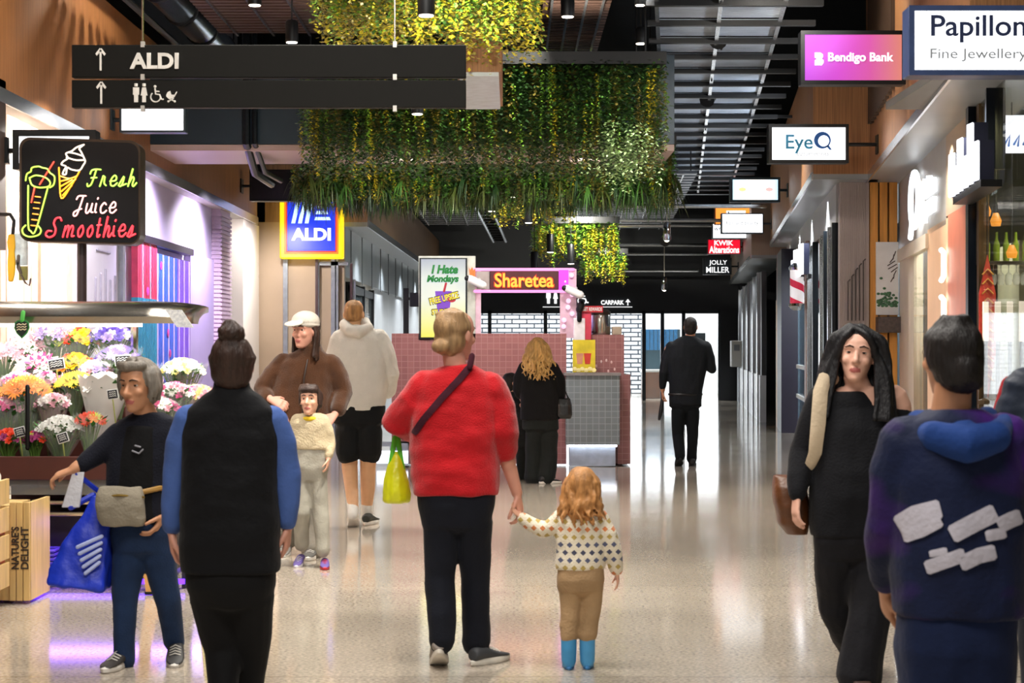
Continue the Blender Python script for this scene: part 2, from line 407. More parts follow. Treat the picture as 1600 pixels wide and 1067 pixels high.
# lattice truss beside the far left raft
t = thing('cable_ladder', 'black cable ladder running up beside the far left slatted raft', 'cable ladder', (-1.3, 36, 4.2))
m = MB()
for x in (-.3, .0): m.tube([(x - .55, 30, 4.22), (x - .15, 45, 4.0)], .035, 8)
m.build('rail', M('silver_rail', '8e949a', .3, .8), t)
for i in range(20): y = 30.5 + i * .74; x = -.85 + .027 * (y - 30); MB().tube([(x, y, 4.22 - (y - 30) * .0147), (x + .3, y, 4.22 - (y - 30) * .0147)], .025, 6).build('rung', black, t)
# round silver duct and pipes at the upper left
t = thing('air_duct', 'round silver air duct high at the upper left', 'duct', (-3.45, 16, 4.98))
m = MB(); m.tube([(-3.45, 9, 4.98), (-3.45, 24, 4.98)], .17, 20, False)
m.build('duct_pipe', M('galvanised_duct', '8f9aa8', .25, .9), t)
for y in (14, 16, 18, 19.3, 20.6, 22): MB().tube([(-3.45, y, 4.98), (-3.45, y + .06, 4.98)], .185, 20, False).build('band', black, t)
m = MB()
for y in (15, 19, 23): m.box(-3.46, -3.44, y, y + .02, 5.1, 7.2)
m.build('hanger', black, t)
tag(MB().tube([(-3.78, 9, 4.86), (-3.78, 24, 4.86)], .035, 8).build('service_pipe', M('grey_pipe', '8a8f96', .3, .7)), 'thin grey pipe running beside the round duct', 'pipe')
m = MB()
m.tube([(-2.85, 19.9, 5.0), (-2.85, 19.9, 3.64), (-2.88, 20.8, 3.4), (-2.85, 22, 3.38)], .045, 8); m.tube([(-2.76, 19.9, 5.0), (-2.76, 19.9, 3.64), (-2.78, 20.9, 3.42), (-2.74, 22, 3.42)], .03, 8)
tag(m.build('drain_pipe', M('black_pipe', '20262c', .3, .5)), 'pair of dark pipes dropping over the front of the blue beam', 'pipe')
m = MB(); m.box(-.25, .35, 13.6, 13.75, 3.62, 4.4)
t = thing('bulkhead_box', 'brown timber box hanging behind the right end of the black sign', 'box', (-.1, 14, 3.6))
m = MB(); m.box(-.42, -.08, 14, 16, 3.53, 4.3); m.build('timber_box', wood, t); m = MB(); m.box(-.4, -.1, 14.02, 15.98, 3.50, 3.53); m.build('underside', M('white_underside', 'b9c2cc', .4), t)
m = MB(); m.box(-.26, -.24, 15, 15.02, 4.3, 7.2); m.build('hanger', black, t)

# cylinder downlights
glow = E('lamp_glow', 'fff3dc', 14)
def downlight(px, py, Y, r=.055, h=.28, label='', power=0, ang=95, col=(1, .95, .86), zt=7.2):
    p = P(px, py, Y)                                               # p: centre of the lower rim
    t = thing('cylinder_downlight', label, 'downlight', p, 'black cylinder downlights')
    m = MB(); m.lathe(p, [(r, 0), (r, h), (r * .8, h + .02)], 16); m.build('housing', black, t)
    m = MB(); m.lathe(p + V((0, 0, -.006)), [(r * .82, 0), (r * .82, .005)], 16); m.build('lens', glow, t)
    m = MB(); m.tube([p + V((0, 0, h)), V((p.x, p.y, max(zt, p.z + h + .1)))], .008, 6, False); m.build('stem', black, t)
    if power:
        spot('downlight_beam', p + V((0, 0, -.02)), power, ang, col, rad=r * .8)
for q in ((666, 24, 11.6, .055, .3, 'black cylinder downlight among the yellow vines at the top', 420),
          (398, 8, 16, .06, .18, 'small downlight at the top edge left of the yellow vines', 260),
          (456, 66, 17, .06, .18, 'small downlight just above the black hanging sign', 260),
          (652, 178, 16.5, .055, .22, 'cylinder downlight just under the middle of the black hanging sign', 300),
          (887, 26, 16, .06, .14, 'shallow downlight on the brown slatted raft', 260),
          (1000, 8, 17, .05, .12, 'topmost lamp of the black column between the two rafts', 260),
          (1001, 68, 18.5, .055, .14, 'second lamp down the black column between the two rafts', 300),
          (798, 308, 26, .07, .26, 'cylinder downlight before the upper bright green far plants', 420),
          (768, 330, 27.9, .06, .3, 'cylinder downlight left of the upper far plants', 0),
          (826, 348, 27.7, .06, .3, 'cylinder downlight under the upper far plants, over the kiosk', 300),
          (860, 394, 34.2, .07, .32, 'cylinder downlight before the second far plants', 300),
          (892, 412, 34.2, .07, .34, 'cylinder downlight right in front of the second far plants', 0, 95, (1, .95, .86), 4.25),
          (835, 420, 34.0, .07, .3, 'cylinder downlight just above the kiosk sign', 300)):
    downlight(*q)
# track spotlights under the silver raft
def track_spot(px, py, Y, label, power, aim):
    p = P(px, py, Y); t = thing('track_spotlight', label, 'spotlight', p, 'track spotlights under the silver raft')
    m = MB(); m.ell(p, (.09, .1, .1)); m.tube([p, p + V((-.05, -.12, -.07))], [.085, .1], 12, False); m.build('lamp_head', black, t)
    m = MB(); m.tube([p, V((p.x, p.y, 4.6 if py < 300 else 4.22))], .015, 6); m.build('bracket', black, t)
    if power: spot('track_beam', p + V((-.06, -.16, -.12)), power, 75, rot=aim, rad=.06)
track_spot(1127, 56, 19.6, 'upper black track spotlight under the silver raft', 350, (-30, -20, 0))
track_spot(1109, 150, 24, 'lower black track spotlight under the silver raft', 350, (-30, -20, 0))
track_spot(1042, 372, 34, 'small far track spotlight below the end of the silver raft', 0, (0, 0, 0))
# clear pendants on long wires
chrome = M('chrome', 'd5d7da', .08, 1, .03)
for px, py, Y, lb in ((1042, 362, 31, 'nearer clear glass pendant lamp on a wire'), (1038, 443, 41, 'farther clear glass pendant lamp on a wire before the dark end wall')):
    p = P(px, py, Y); t = thing('pendant_lamp', lb, 'pendant lamp', p, 'clear pendant lamps')
    m = MB(); m.lathe(p, [(.05, -.15), (.06, -.13), (.06, .12), (.03, .16)], 16); m.build('shade', chrome, t)
    m = MB(); m.ell(p + V((0, 0, -.14)), (.04, .04, .03)); m.build('bulb', glow, t)
    m = MB(); m.tube([p + V((0, 0, .15)), V((p.x, p.y, 4.22))], .008, 6, False); m.build('wire', M('pale_wire', '9a9488'), t)
# dark service bars of the far right ceiling
m = MB()
for i, (y, z, c) in enumerate(((33, 3.95, 0), (36, 3.9, 1), (39, 4.0, 0), (42, 3.75, 1), (45, 3.7, 0), (47.5, 3.4, 1))):
    t = MB(); t.tube([(1.9, y, z), (4.75 if y > 35 else 4.5, y, z)], .035, 8)
    t.tube([(2.3, y, z), (2.3, y, 4.22)], .01, 6, False)
    tag(t.build('service_pipe', alu), ('thin silver pipe crossing under the far right ceiling, %s' % ('nearest, above the orange sign', 'second nearest', 'third nearest', 'third farthest', 'second farthest', 'farthest, left of the millers sign')[i]), 'pipe', 'silver pipes crossing the far right ceiling')

# ------------------------------------------------------------------ hanging gardens
leaf = [M('leaf_dark', '24421c', .5, 0, .3, 9), M('leaf_green', '44702a', .5, 0, .3, 9), M('leaf_lime', '6f9a2a', .5, 0, .25, 9),
        M('leaf_yellow', 'b3a51e', .5, 0, .25, 9), M('leaf_olive', '6a5f20', .55, 0, .25, 9), M('leaf_pale', 'a7c48a', .5, 0, .2, 9), M('leaf_grass', '4c5a26', .45, 0, .25, 9)]
def leafquad(m, p, d, side, L, W):
    t = p + d * L; c = p + d * L * .45
    m.add([p, c + side * W, t, c - side * W], [(0, 1, 2, 3)])
def vine(m, p, L, n, size, col, sway=.04, spread=1):
    m.cur = col; a = random.uniform(0, 6.28); ph = random.uniform(0, 6.28)
    for i in range(n):
        f = i / n; q = V((p.x + sway * math.sin(ph + f * 5) * f, p.y + sway * math.cos(ph + f * 4) * f, p.z - L * f))
        a += 2.4; el = random.uniform(-.9, .25)
        d = V((math.cos(a) * math.cos(el), math.sin(a) * math.cos(el), math.sin(el))); s_ = d.cross(V((random.uniform(-.3, .3), random.uniform(-.3, .3), 1))).normalized()
        leafquad(m, q + d * .008 * spread, d, s_, size * random.uniform(.7, 1.2), size * .34)
def spike(m, p, n, L, col):
    m.cur = col
    for i in range(n):
        a = random.uniform(0, 6.28); out = random.uniform(.15, .7); l = L * random.uniform(.6, 1.1)
        d = V((math.cos(a) * out, math.sin(a) * out, -.25)); w = V((-math.sin(a), math.cos(a), 0)) * .011
        m.add([p - w, p + w, p + d * l * .6 + w * .8 + V((0, 0, -.2 * l)), p + d * l * .6 - w * .8 + V((0, 0, -.2 * l))], [(0, 1, 2, 3)])
        q = p + d * l * .6 + V((0, 0, -.2 * l)); m.add([q - w * .8, q + w * .8, q + d * l * .4 + V((0, 0, -.45 * l))], [(0, 1, 2)])
def garden(label, x0, x1, y0, y1, zt, zb, mix, dens, leafsize, tray_z=.12, tufts=0, clump=None, hang=7.2):
    """zb: lowest tips; mix: list of (colour index, weight)"""
    t = thing('hanging_garden', label, 'hanging plants', ((x0 + x1) / 2, (y0 + y1) / 2, zt), 'hanging planters over the mall')
    m = MB(); m.box(x0, x1, y0, y1, zt, zt + tray_z); m.build('planter_tray', black, t)
    m = MB()
    for x in (x0 + .2, x1 - .2):
        for y in (y0 + .1, y1 - .1): m.tube([(x, y, zt + tray_z), (x, y, hang)], .01, 6, False)
    m.build('suspension_cable', black, t)
    m = MB(); pool = [c for c, w in mix for _ in range(w)]
    n = int(dens * (x1 - x0) * (y1 - y0))
    for i in range(n):
        x = random.uniform(x0, x1); y = y0 + (y1 - y0) * random.random() ** 1.6
        q = .5 + .5 * noise.noise(V((x * 1.6, y * 2, zt))); L = (zt - zb) * min(1.0, (.66 if x1 - x0 > 3 else .42) + .42 * random.random() + .3 * (q - .5)); c = random.choice(pool)
        if c in (3, 4) and random.random() < .5: L = (zt - zb) * random.uniform(.8, 1)
        vine(m, V((x, y, zt + .03)), L, int(L / leafsize * 1.5), leafsize, c)
    for i in range(int(26 * (x1 - x0))):                             # slim catkin-like strands hanging down the front
        L = (zt - zb) * random.uniform(.35, .75); zs = random.uniform(0, (zt - zb) * 1.08 - L); p = V((random.uniform(x0, x1), y0 - .02 + random.uniform(-.05, .05), zt - zs)); c = random.choice((4, 4, 1, 2, 3) if x1 - x0 > 3 else (3, 3, 2, 4))
        for q in range(2): vine(m, p, L, int(L / .014), leafsize * .62, c, .02, .6)
    m.build('trailing_vines', leaf, t, False, kind='stuff')
    if tufts:
        m = MB()
        for i in range(tufts):
            p = V((random.uniform(x0, x1), y0 + (y1 - y0) * random.random() ** 1.5, random.uniform(zb + .2, zb + .38)))
            spike(m, p, 16, .42, random.choice((6, 6, 1, 0)))
        m.build('spiky_grass', leaf, t, False, kind='stuff')
    if clump:
        m = MB()
        for i in range(clump[3]):
            p = clump[0] + V((random.gauss(0, clump[1]), random.uniform(-.06, .06), random.uniform(0, clump[2])))
            vine(m, p, random.uniform(.25, .5), 18, .045, 5)
        m.build('pale_ivy_clump', leaf, t, False, kind='stuff')
    return t
garden('yellow-green hanging garden at the top of the picture, above the black sign', -1.3, .2, 12.0, 13.8, 4.1, 3.38, [(3, 5), (2, 4), (1, 5), (4, 3)], 420, .04)
garden('wide dark green hanging garden in front of the crossing beam', -2.05, 1.5, 18, 19.5, 4.2, 3.14, [(0, 9), (1, 5), (4, 2)], 360, .05, clump=(P(975, 235, 17.9), .16, .3, 70))
garden('wide lower hanging garden with spiky grasses behind the crossing beam', -2.6, 1.95, 22, 23.6, 3.85, 3.15, [(1, 6), (0, 4), (2, 1), (4, 1)], 330, .055, tufts=230)
garden('bright lime hanging garden above the pink kiosk', -.3, 1.0, 28.2, 31, 4.05, 3.3, [(2, 6), (1, 2), (3, 2)], 150, .065)
garden('lime hanging garden right above the kiosk sign, second of the small far ones', .4, 2.0, 34.5, 37.5, 3.75, 2.95, [(2, 6), (1, 3), (3, 1)], 110, .08, hang=4.22)
garden('farthest small hanging garden before the dark end wall', 1.5, 2.5, 40, 42, 3.45, 2.8, [(1, 4), (2, 3)], 130, .08, hang=4.22)
# bare spots aimed at the plants from above, below and in front
spot('plant_light', (-.5, 11.6, 5.6), 500, 80, (1, .95, .8)); spot('plant_light', (-.3, 11.5, 3.3), 130, 90, (1, .95, .75), (115, 0, 0))
spot('plant_light', (.3, 16.6, 5.0), 380, 100, (1, .96, .85), (25, 0, 0)); spot('plant_light', (1.2, 16.9, 4.9), 160, 45, (1, .97, .9), (35, 5, 0))
spot('plant_light', (-1.2, 20.8, 3.5), 70, 120, (1, .97, .9), (75, 0, 0)); spot('plant_light', (.8, 20.8, 3.5), 70, 120, (1, .97, .9), (75, 0, 0))
spot('plant_light', (.3, 27.2, 4.4), 420, 90, (1, .97, .85), (55, 0, 0)); spot('plant_light', (1.3, 33.6, 4.0), 420, 90, (1, .97, .85), (60, 0, 0)); spot('plant_light', (2, 39.2, 3.7), 300, 90, (1, .97, .85), (65, 0, 0))
for Yq in (14.6, 18.0, 22.5, 25, 29.5, 32.5):                              # unseen spots put in to brighten the silver raft from below
    xw = (xb1(Yq) if Yq < 21 else xb2(min(Yq, 35))) - .08
    spot('raft_fill_spot', (xw, Yq, 4.05), 130, 130, (.86, .93, 1), (180 - 20, -55, 0), .04)
for loc, pw, rot in (((-2.3, 12.5, 5.3), 260, (0, 50, 0)), ((-2.3, 17.0, 5.2), 200, (0, 50, 0)), ((2.3, 17.5, 5.3), 120, (0, -50, 0)), ((2.4, 15.8, 4.45), 90, (70, 0, -20)), ((-1.6, 17.0, 4.5), 60, (150, 0, 0)), ((.6, 17.6, 4.3), 40, (165, 0, 0))):
    spot('timber_fill_spot', loc, pw, 110, (1, .9, .76), rot, .06)          # added fill spots without fixtures, brightening the timber bulkheads and slatted rafts
# ------------------------------------------------------------------ hanging and wall signs
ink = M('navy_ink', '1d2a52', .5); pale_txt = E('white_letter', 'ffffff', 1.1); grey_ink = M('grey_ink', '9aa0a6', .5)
signblack = M('sign_black', '100f0b', .6, 0, .08, spec=.2)
def blade(label, x0, y0, x1, y1, Y, face, group=None, frame=.035, d=.14, case=black, bracket=None, yaw=0):
    """lightbox standing out from a wall, (x0,y0)-(x1,y1) its outline in the photo; bracket: x of the wall"""
    a = P(x0, y1, Y); b = P(x1, y0, Y); c = (a + b) / 2
    t = thing('blade_sign', label, 'sign', c, group)
    m = MB(); W, H = b.x - a.x, b.z - a.z
    m.box(a.x, b.x, Y, Y + d, a.z, b.z); m.build('case', case, t, bevel=.008)
    m = MB()
    for q in ((a.x, b.x, a.z, a.z + frame), (a.x, b.x, b.z - frame, b.z), (a.x, a.x + frame, a.z + frame, b.z - frame), (b.x - frame, b.x, a.z + frame, b.z - frame)):
        m.box(q[0], q[1], Y - .015, Y, q[2], q[3])
    m.build('frame', case, t)
    if face:
        m = MB(); m.box(a.x + frame, b.x - frame, Y - .008, Y, a.z + frame, b.z - frame); m.build('lit_face', face, t)
    if bracket is not None:
        m = MB(); e = b.x if bracket > c.x else a.x
        m.tube([(e, Y + d / 2, c.z), (bracket, Y + d / 2, c.z)], .02, 8, False); m.box(bracket - .02, bracket + .02, Y + .01, Y + d - .01, c.z - .1, c.z + .1)
        m.build('bracket', case, t)
    return t
lit = E('lit_white', 'f8fbff', 1.7)
Y = 10.5
s = blade('big white lit jewellery sign with navy lettering at the top right corner', 1420, 9, 1634, 118, Y, lit, 'blade signs of the right hand shops', .03, .18, M('blue_case', '33456f', .4), xs1(10.6))
p = P(1453, 45, Y - .012); txt(s, 'Papillon', P(1529, 45, Y - .012), 148 * Y / F, 43 * Y / F, ink, .003, bold=.012)
txt(s, 'Fine Jewellery', P(1529, 86, Y - .012), 150 * Y / F, 20 * Y / F, grey_ink, .003)
Y = 16.2
s = blade('magenta to orange lit bank sign with white lettering', 1251, 48, 1415, 132, Y, E_grad('bank_face', ['b43ad0', 'cf4fc4', 'e0609c', 'f0946a'], .72, 0, (-.42, .42)), 'blade signs of the right hand shops', .035, .16, black, xb1(16.3))
txt(s, 'Bendigo Bank', P(1345, 91, Y - .014), 102 * Y / F, 18 * Y / F, pale_txt, .003, bold=.025)
m = MB()
a = P(1273, 102, Y - .012); k = Y / F
m.prism([a, a + V((11*k,0,0)), a + V((14*k,0,4*k)), a + V((14*k,0,8*k)), a + V((11*k,0,10*k)), a + V((13*k,0,13*k)), a + V((13*k,0,17*k)), a + V((9*k,0,20*k)), a + V((0,0,20*k)), a + V((0,0,12*k)), a + V((4*k,0,10*k)), a + V((0,0,8*k))], (0, .003, 0))
m.build('emblem', pale_txt, s, False)
Y = 19.6
s = blade('white lit optician sign with blue lettering and ring', 1201, 194, 1326, 255, Y, lit, 'blade signs of the right hand shops', .035, .16, black, xb1(19.7))
txt(s, 'Eye', P(1249, 225, Y - .012), 42 * Y / F, None, M('teal_ink', '2f96c8', .4), .003, bold=.012)
m = MB(); c = P(1285, 219, Y - .012); ring = []
for i in range(33):
    a = 2 * math.pi * i / 32; r0 = 13.2 * Y / F; r1 = (8.5 + 2 * math.cos(a + .8)) * Y / F
    ring.append((c + V((math.cos(a) * r0, 0, math.sin(a) * r0)), c + V((math.cos(a) * r1 + .004, 0, math.sin(a) * r1 + .002))))
for i in range(32):
    (a, b), (a2, b2) = ring[i], ring[i + 1]; m.add([a, b, b2, a2], [(0, 1, 2, 3)])
q = P(1291, 228, Y - .012); k = Y / F; m.add([q, q + V((4*k,0,1*k)), q + V((9*k,0,-6*k)), q + V((5*k,0,-6*k))], [(0,1,2,3)])
m.build('emblem', M('deep_blue_ink', '1c5fb4', .4), s, False)
txt(s, 'optometrists', P(1270, 241, Y - .012), 50 * Y / F, None, grey_ink, .003)
Y = 27.3
s = blade('white lit sign with pale blue ends, third along the right bulkhead', 1141, 277, 1219, 316, Y, E_grad('sky_face', ['a9dcf2', 'f6f4ee', 'f8f2ec', '9fd8f2'], 1.6, 0, (-.36, .36)), 'blade signs of the right hand shops', .035, .16, M('teal_case', '12303c', .4), xb2(27.4))
for px, col, lb in ((1160, 'f0d98a', 'warm smudge'), (1202, 'e9a6a2', 'pink smudge')):
    m = MB(); m.ell(P(px, 296, Y - .01), (.055, .003, .028)); m.build('printed_mark', E('mark_' + col, col, 1.5), s)
Y = 34.4
s = blade('white lit sign with faint grey line of lettering, in front of the orange one', 1127, 333, 1193, 365, Y, lit, 'blade signs of the right hand shops', .02, .16, M('steel_case', '3c4c58', .4), xb2(34.5))
txt(s, 'hair and beauty', P(1160, 349, Y - .012), 50 * Y / F, None, grey_ink, .003)
Y = 36.5
s = blade('orange and white lit sign mostly hidden behind the white one', 1117, 323, 1175, 351, Y, E('orange_face', 'f5923a', 1.4), 'blade signs of the right hand shops', .015, .16, M('orange_case', 'd8752a', .4), xb3(36.6))
m = MB(); c = P(1147, 334, Y - .012); k = Y / F; m.box(c.x - 12*k, c.x + 18*k, c.y, c.y + .004, c.z - 14*k, c.z + 5*k); m.build('white_panel', lit, s)
m = MB(); m.tube([c + V((-9*k,-.004,3*k)), c + V((-7*k,-.004,-3*k)), c + V((-3*k,-.004,-2*k)), c + V((3*k,-.004,0))], .012, 6); m.build('lettering', ink, s)
Y = 38
s = blade('white lit sign with small dark lettering under the orange one', 1113, 349, 1167, 373, Y, lit, 'blade signs of the right hand shops', .015, .16, M('steel_case', '3c4c58', .4), xb3(38.1))
txt(s, 'WT', P(1121, 358, Y - .012), 11 * Y / F, None, ink, .003, bold=.02)
Y = 40
s = blade('red lit alterations sign with white lettering', 1106, 374, 1157, 397, Y, E('red_face', 'd8112b', 1.3), 'blade signs of the right hand shops', .012, .16, M('red_case', '8f1420', .4), xb3(40.1))
txt(s, 'KWIK', P(1131, 379.5, Y - .012), 30 * Y / F, 8 * Y / F, pale_txt, .003, bold=.03)
txt(s, 'Alterations', P(1131.5, 390, Y - .012), 47 * Y / F, 11 * Y / F, pale_txt, .003, bold=.03)
Y = 43
s = blade('black sign with white serifed bakery lettering, lowest on the right', 1099, 403, 1143, 429, Y, None, 'blade signs of the right hand shops', .015, .16, M('ink_case', '0d1a22', .4), xb3(43.1))
txt(s, 'JOLLY', P(1122, 411, Y - .02), 28 * Y / F, 9 * Y / F, pale_txt, .003, bold=.01)
txt(s, 'MILLER', P(1121.5, 421.5, Y - .02), 36 * Y / F, 9 * Y / F, pale_txt, .003, bold=.01)
# left hand signs
s = blade('blank white lit sign below the left end of the long black sign', 187, 165, 290, 207, 18, lit, 'blade signs of the left hand shops', .02, .15, M('slate_case', '26343c', .4), XL)
s = blade('blank white lit sign partly behind the neon smoothie sign', 20, 203, 150, 265, 14.25, lit, 'blade signs of the left hand shops', .05, .16, black, XL)
s = blade('switched-off black sign box beside the left edge of the hanging plants', 390, 265, 472, 314, 26.6, M('dead_face', '0a0a0b', .3), 'blade signs of the left hand shops', .03, .25, black, XL)

# the long black direction sign
Y = 11.3; k = Y / F
t = thing('direction_sign', 'long black two-board hanging direction sign with white arrows and lettering', 'sign', P(420, 120, Y))
for (y0, y1) in ((70, 121), (125, 168)):
    m = MB(); a, b = P(112, y1, Y), P(728, y0, Y); m.box(a.x, b.x, Y, Y + .07, a.z, b.z); bd = m.build('board', signblack, t, bevel=.004)
for y0, y1, ar in ((76, 110, 157), (128, 162, 158)):
    m = MB(); c = P(ar, y1, Y - .006); top = P(ar, y0, Y - .006)
    m.box(c.x - 1.5*k, c.x + 1.5*k, Y - .006, Y, c.z, top.z - 2*k)
    for sg in (-1, 1): m.hexa([top + V((sg*-1.2*k,0,-3*k)), top + V((sg*1.2*k,0,1*k)), top + V((sg*8*k,0,-8*k)), top + V((sg*6*k,0,-11*k))], [q + V((0, .006, 0)) for q in (top + V((sg*-1.2*k,0,-3*k)), top + V((sg*1.2*k,0,1*k)), top + V((sg*8*k,0,-8*k)), top + V((sg*6*k,0,-11*k)))])
    m.build('arrow', M('sign_white', 'f0ece4', .5), t, False)
txt(t, 'ALDI', P(241, 95, Y - .008), 76 * k, 25 * k, M('sign_white', 'f0ece4', .5), .006, bold=.035)
def person_icon(m, px, py, kk, h, skirt):
    c = P(px, py, kk[0]); u = kk[1] * h / 30
    m.lathe(c + V((0, 0, 13*u)), [(0.1*u, 0), (2.9*u, .5*u), (2.9*u, 5*u), (.1*u, 5.5*u)], 12)
    if skirt: m.prism([c + V((x*u, 0, z*u)) for x, z in ((-3,12),(3,12),(5.5,-1),(3,-1),(3,-12),(-3,-12),(-3,-1),(-5.5,-1))], (0, .006, 0))
    else: m.prism([c + V((x*u, 0, z*u)) for x, z in ((-5,12),(5,12),(5,0),(3.4,0),(3.2,-12),(-3.2,-12),(-3.4,0),(-5,0))], (0, .006, 0))
def chair_icon(m, px, py, Yk, h):
    c = P(px, py, Yk[0]); u = Yk[1] * h / 30; m.ell(c + V((-2*u, 0, 13*u)), (2.6*u, .004, 2.6*u))
    m.tube([c + V((-2*u,0,9*u)), c + V((-1*u,0,0)), c + V((6*u,0,-1*u)), c + V((9*u,0,-9*u)), c + V((12*u,0,-9*u))], 1.5*u, 6)
    m.tube([c + V((-1.5*u,0,5*u)), c + V((5*u,0,4.5*u))], 1.2*u, 6)
    m.tube([c + V((8.5*math.cos(a)*u - u, 0, 8.5*math.sin(a)*u - 5*u)) for a in [math.pi*.75 + i*.33 for i in range(13)]], 1.2*u, 6)
m = MB(); person_icon(m, 212.5, 148, (Y - .008, k), 29, 0); person_icon(m, 225, 148, (Y - .008, k), 29, 1); chair_icon(m, 244, 147, (Y - .004, k), 27)
c = P(268, 150, Y - .004)
m.prism([c + V((x*k, -.004, z*k)) for x, z in ((-8,2),(-6,6),(-2,8),(0,2),(4,2),(5,-1),(2,-4),(-5,-4),(-8,-1))], (0, .006, 0)); m.tube([c + V((4*k,0,-1*k)), c + V((8*k,0,6*k))], 1*k, 6); m.tube([c + V((-4*k,0,-4*k)), c + V((4*k,0,-8*k))], 1*k, 6); m.tube([c + V((3*k,0,-4*k)), c + V((-4*k,0,-8*k))], 1*k, 6)
for xx in (-5, 5): m.ell(c + V((xx*k, 0, -8.5*k)), (1.8*k, .004, 1.8*k))
m.build('pictograms', M('sign_white', 'f0ece4', .5), t)
for px in (223, 617):
    m = MB()
    for y in (69, 120, 169): q = P(px, y, Y); m.box(q.x - 3*k, q.x + 3*k, Y - .008, Y + .02, q.z - 5*k, q.z + 4*k)
    m.build('clamp', M('pale_clamp', 'd9d6cf', .3, .6), t)
    m = MB(); q = P(px, 170, Y + .035); m.tube([V((q.x, Y + .035, q.z)), V((q.x, Y + .035, 7.2))], .006, 6, False); m.build('suspension_cable', steel, t)

# square supermarket sign
Y = 28.7; k = Y / F
a, b = P(437, 404, Y), P(536, 302, Y)
t = thing('supermarket_sign', 'square blue lit supermarket sign with yellow, orange and red rim and white emblem', 'sign', (a + b) / 2)
for i, (n, mt, ins) in enumerate((('rim', E('sign_yellow', 'f7d313', 1.25), 0), ('rim', E('sign_orange', 'ee7a1e', 1.2), 7), ('rim', E('sign_red', 'd3302a', 1.1), 10), ('lit_face', E('sign_blue', '2038d2', 1.25), 12))):
    m = MB(); m.box(a.x + ins*k, b.x - ins*k, Y - .004 - .006*i, Y + (.2 if i == 0 else 0), a.z + ins*k, b.z - ins*k); o = m.build(n, mt, t, bevel=.02 if i == 0 else .005)
    o['label'] = ('yellow outer rim', 'orange rim', 'red inner rim', 'blue face')[i]
txt(t, 'ALDI', P(486, 366, Y - .03), 62 * k, 20 * k, pale_txt, .004, bold=.045)
em = E('ice_blue_letter', 'c9ecff', 1.3); m = MB()
for i in range(3):
    x = 455 + i * 10.5; m.prism([P(x, 349, Y - .03), P(x + 6, 349, Y - .03), P(x + 17 - i, 305, Y - .03), P(x + 10 - i, 305, Y - .03)], (0, .005, 0))
for i in range(3):
    y = 344 - i * 9.5; m.prism([P(491 + i*1.6, y, Y - .03), P(517 - i*4.5, y, Y - .03), P(515 - i*4.5, y - 5, Y - .03), P(493 + i*1.6, y - 5, Y - .03)], (0, .005, 0))
m.build('emblem', em, t, False)
m = MB(); m.box(a.x + .3, b.x - .3, Y + .1, Y + .14, b.z, 3.6); m.build('hanger', black, t)

# neon smoothie sign
Y = 13.4; k = Y / F
t = thing('neon_sign', 'black rounded box sign with neon ice cream, glass and smoothie lettering', 'sign', P(128, 301, Y))
def rr(x0, y0, x1, y1, r, Yq, sk=0):
    out = []
    for cx, cy, a0 in ((x1 - r, y0 + r, 0), (x0 + r, y0 + r, 90), (x0 + r, y1 - r, 180), (x1 - r, y1 - r, 270)):
        for i in range(7):
            a = R(a0 + i * 15); x = cx + r * math.cos(a); y = cy - r * math.sin(a); out.append(P(x, y + (x - 128) * .03, Yq))
    return out
m = MB(); m.prism(rr(30, 217, 219, 380, 17, Y), (0, .2, 0)); m.build('case', M('brown_case', '3d3026', .35, .5), t, angle=30)
m = MB(); m.prism(rr(34, 221, 216, 377, 15, Y - .004), (0, .006, 0)); m.build('face', M('neon_black', '0a090b', .25), t, angle=30)
def neon(name, strokes, col, power, r=1.3):
    m = MB(); e = E('neon_' + col, col, power)
    for st in strokes:
        # smooth the stroke (Catmull-Rom)
        pts = [V((x, y, 0)) for x, y in st]; out = []
        if len(pts) > 2:
            for i in range(len(pts) - 1):
                p0, p1, p2, p3 = pts[max(0, i-1)], pts[i], pts[i+1], pts[min(len(pts)-1, i+2)]
                for j in range(5):
                    u = j / 5; out.append(.5 * ((2*p1) + (p2-p0)*u + (2*p0-5*p1+4*p2-p3)*u*u + (3*p1-p0-3*p2+p3)*u*u*u))
            out.append(pts[-1])
        else: out = pts
        m.tube([P(q.x, q.y, Y - .016) for q in out], r * k, 7)
    m.build(name, e, t)
def let(x, y, h, w, strokes, sl=.25):
    """strokes on a 1x1 letter box with its baseline at (x, y), slanted"""
    return [[(x + a * w + b * h * sl, y - b * h) for a, b in st] for st in strokes]
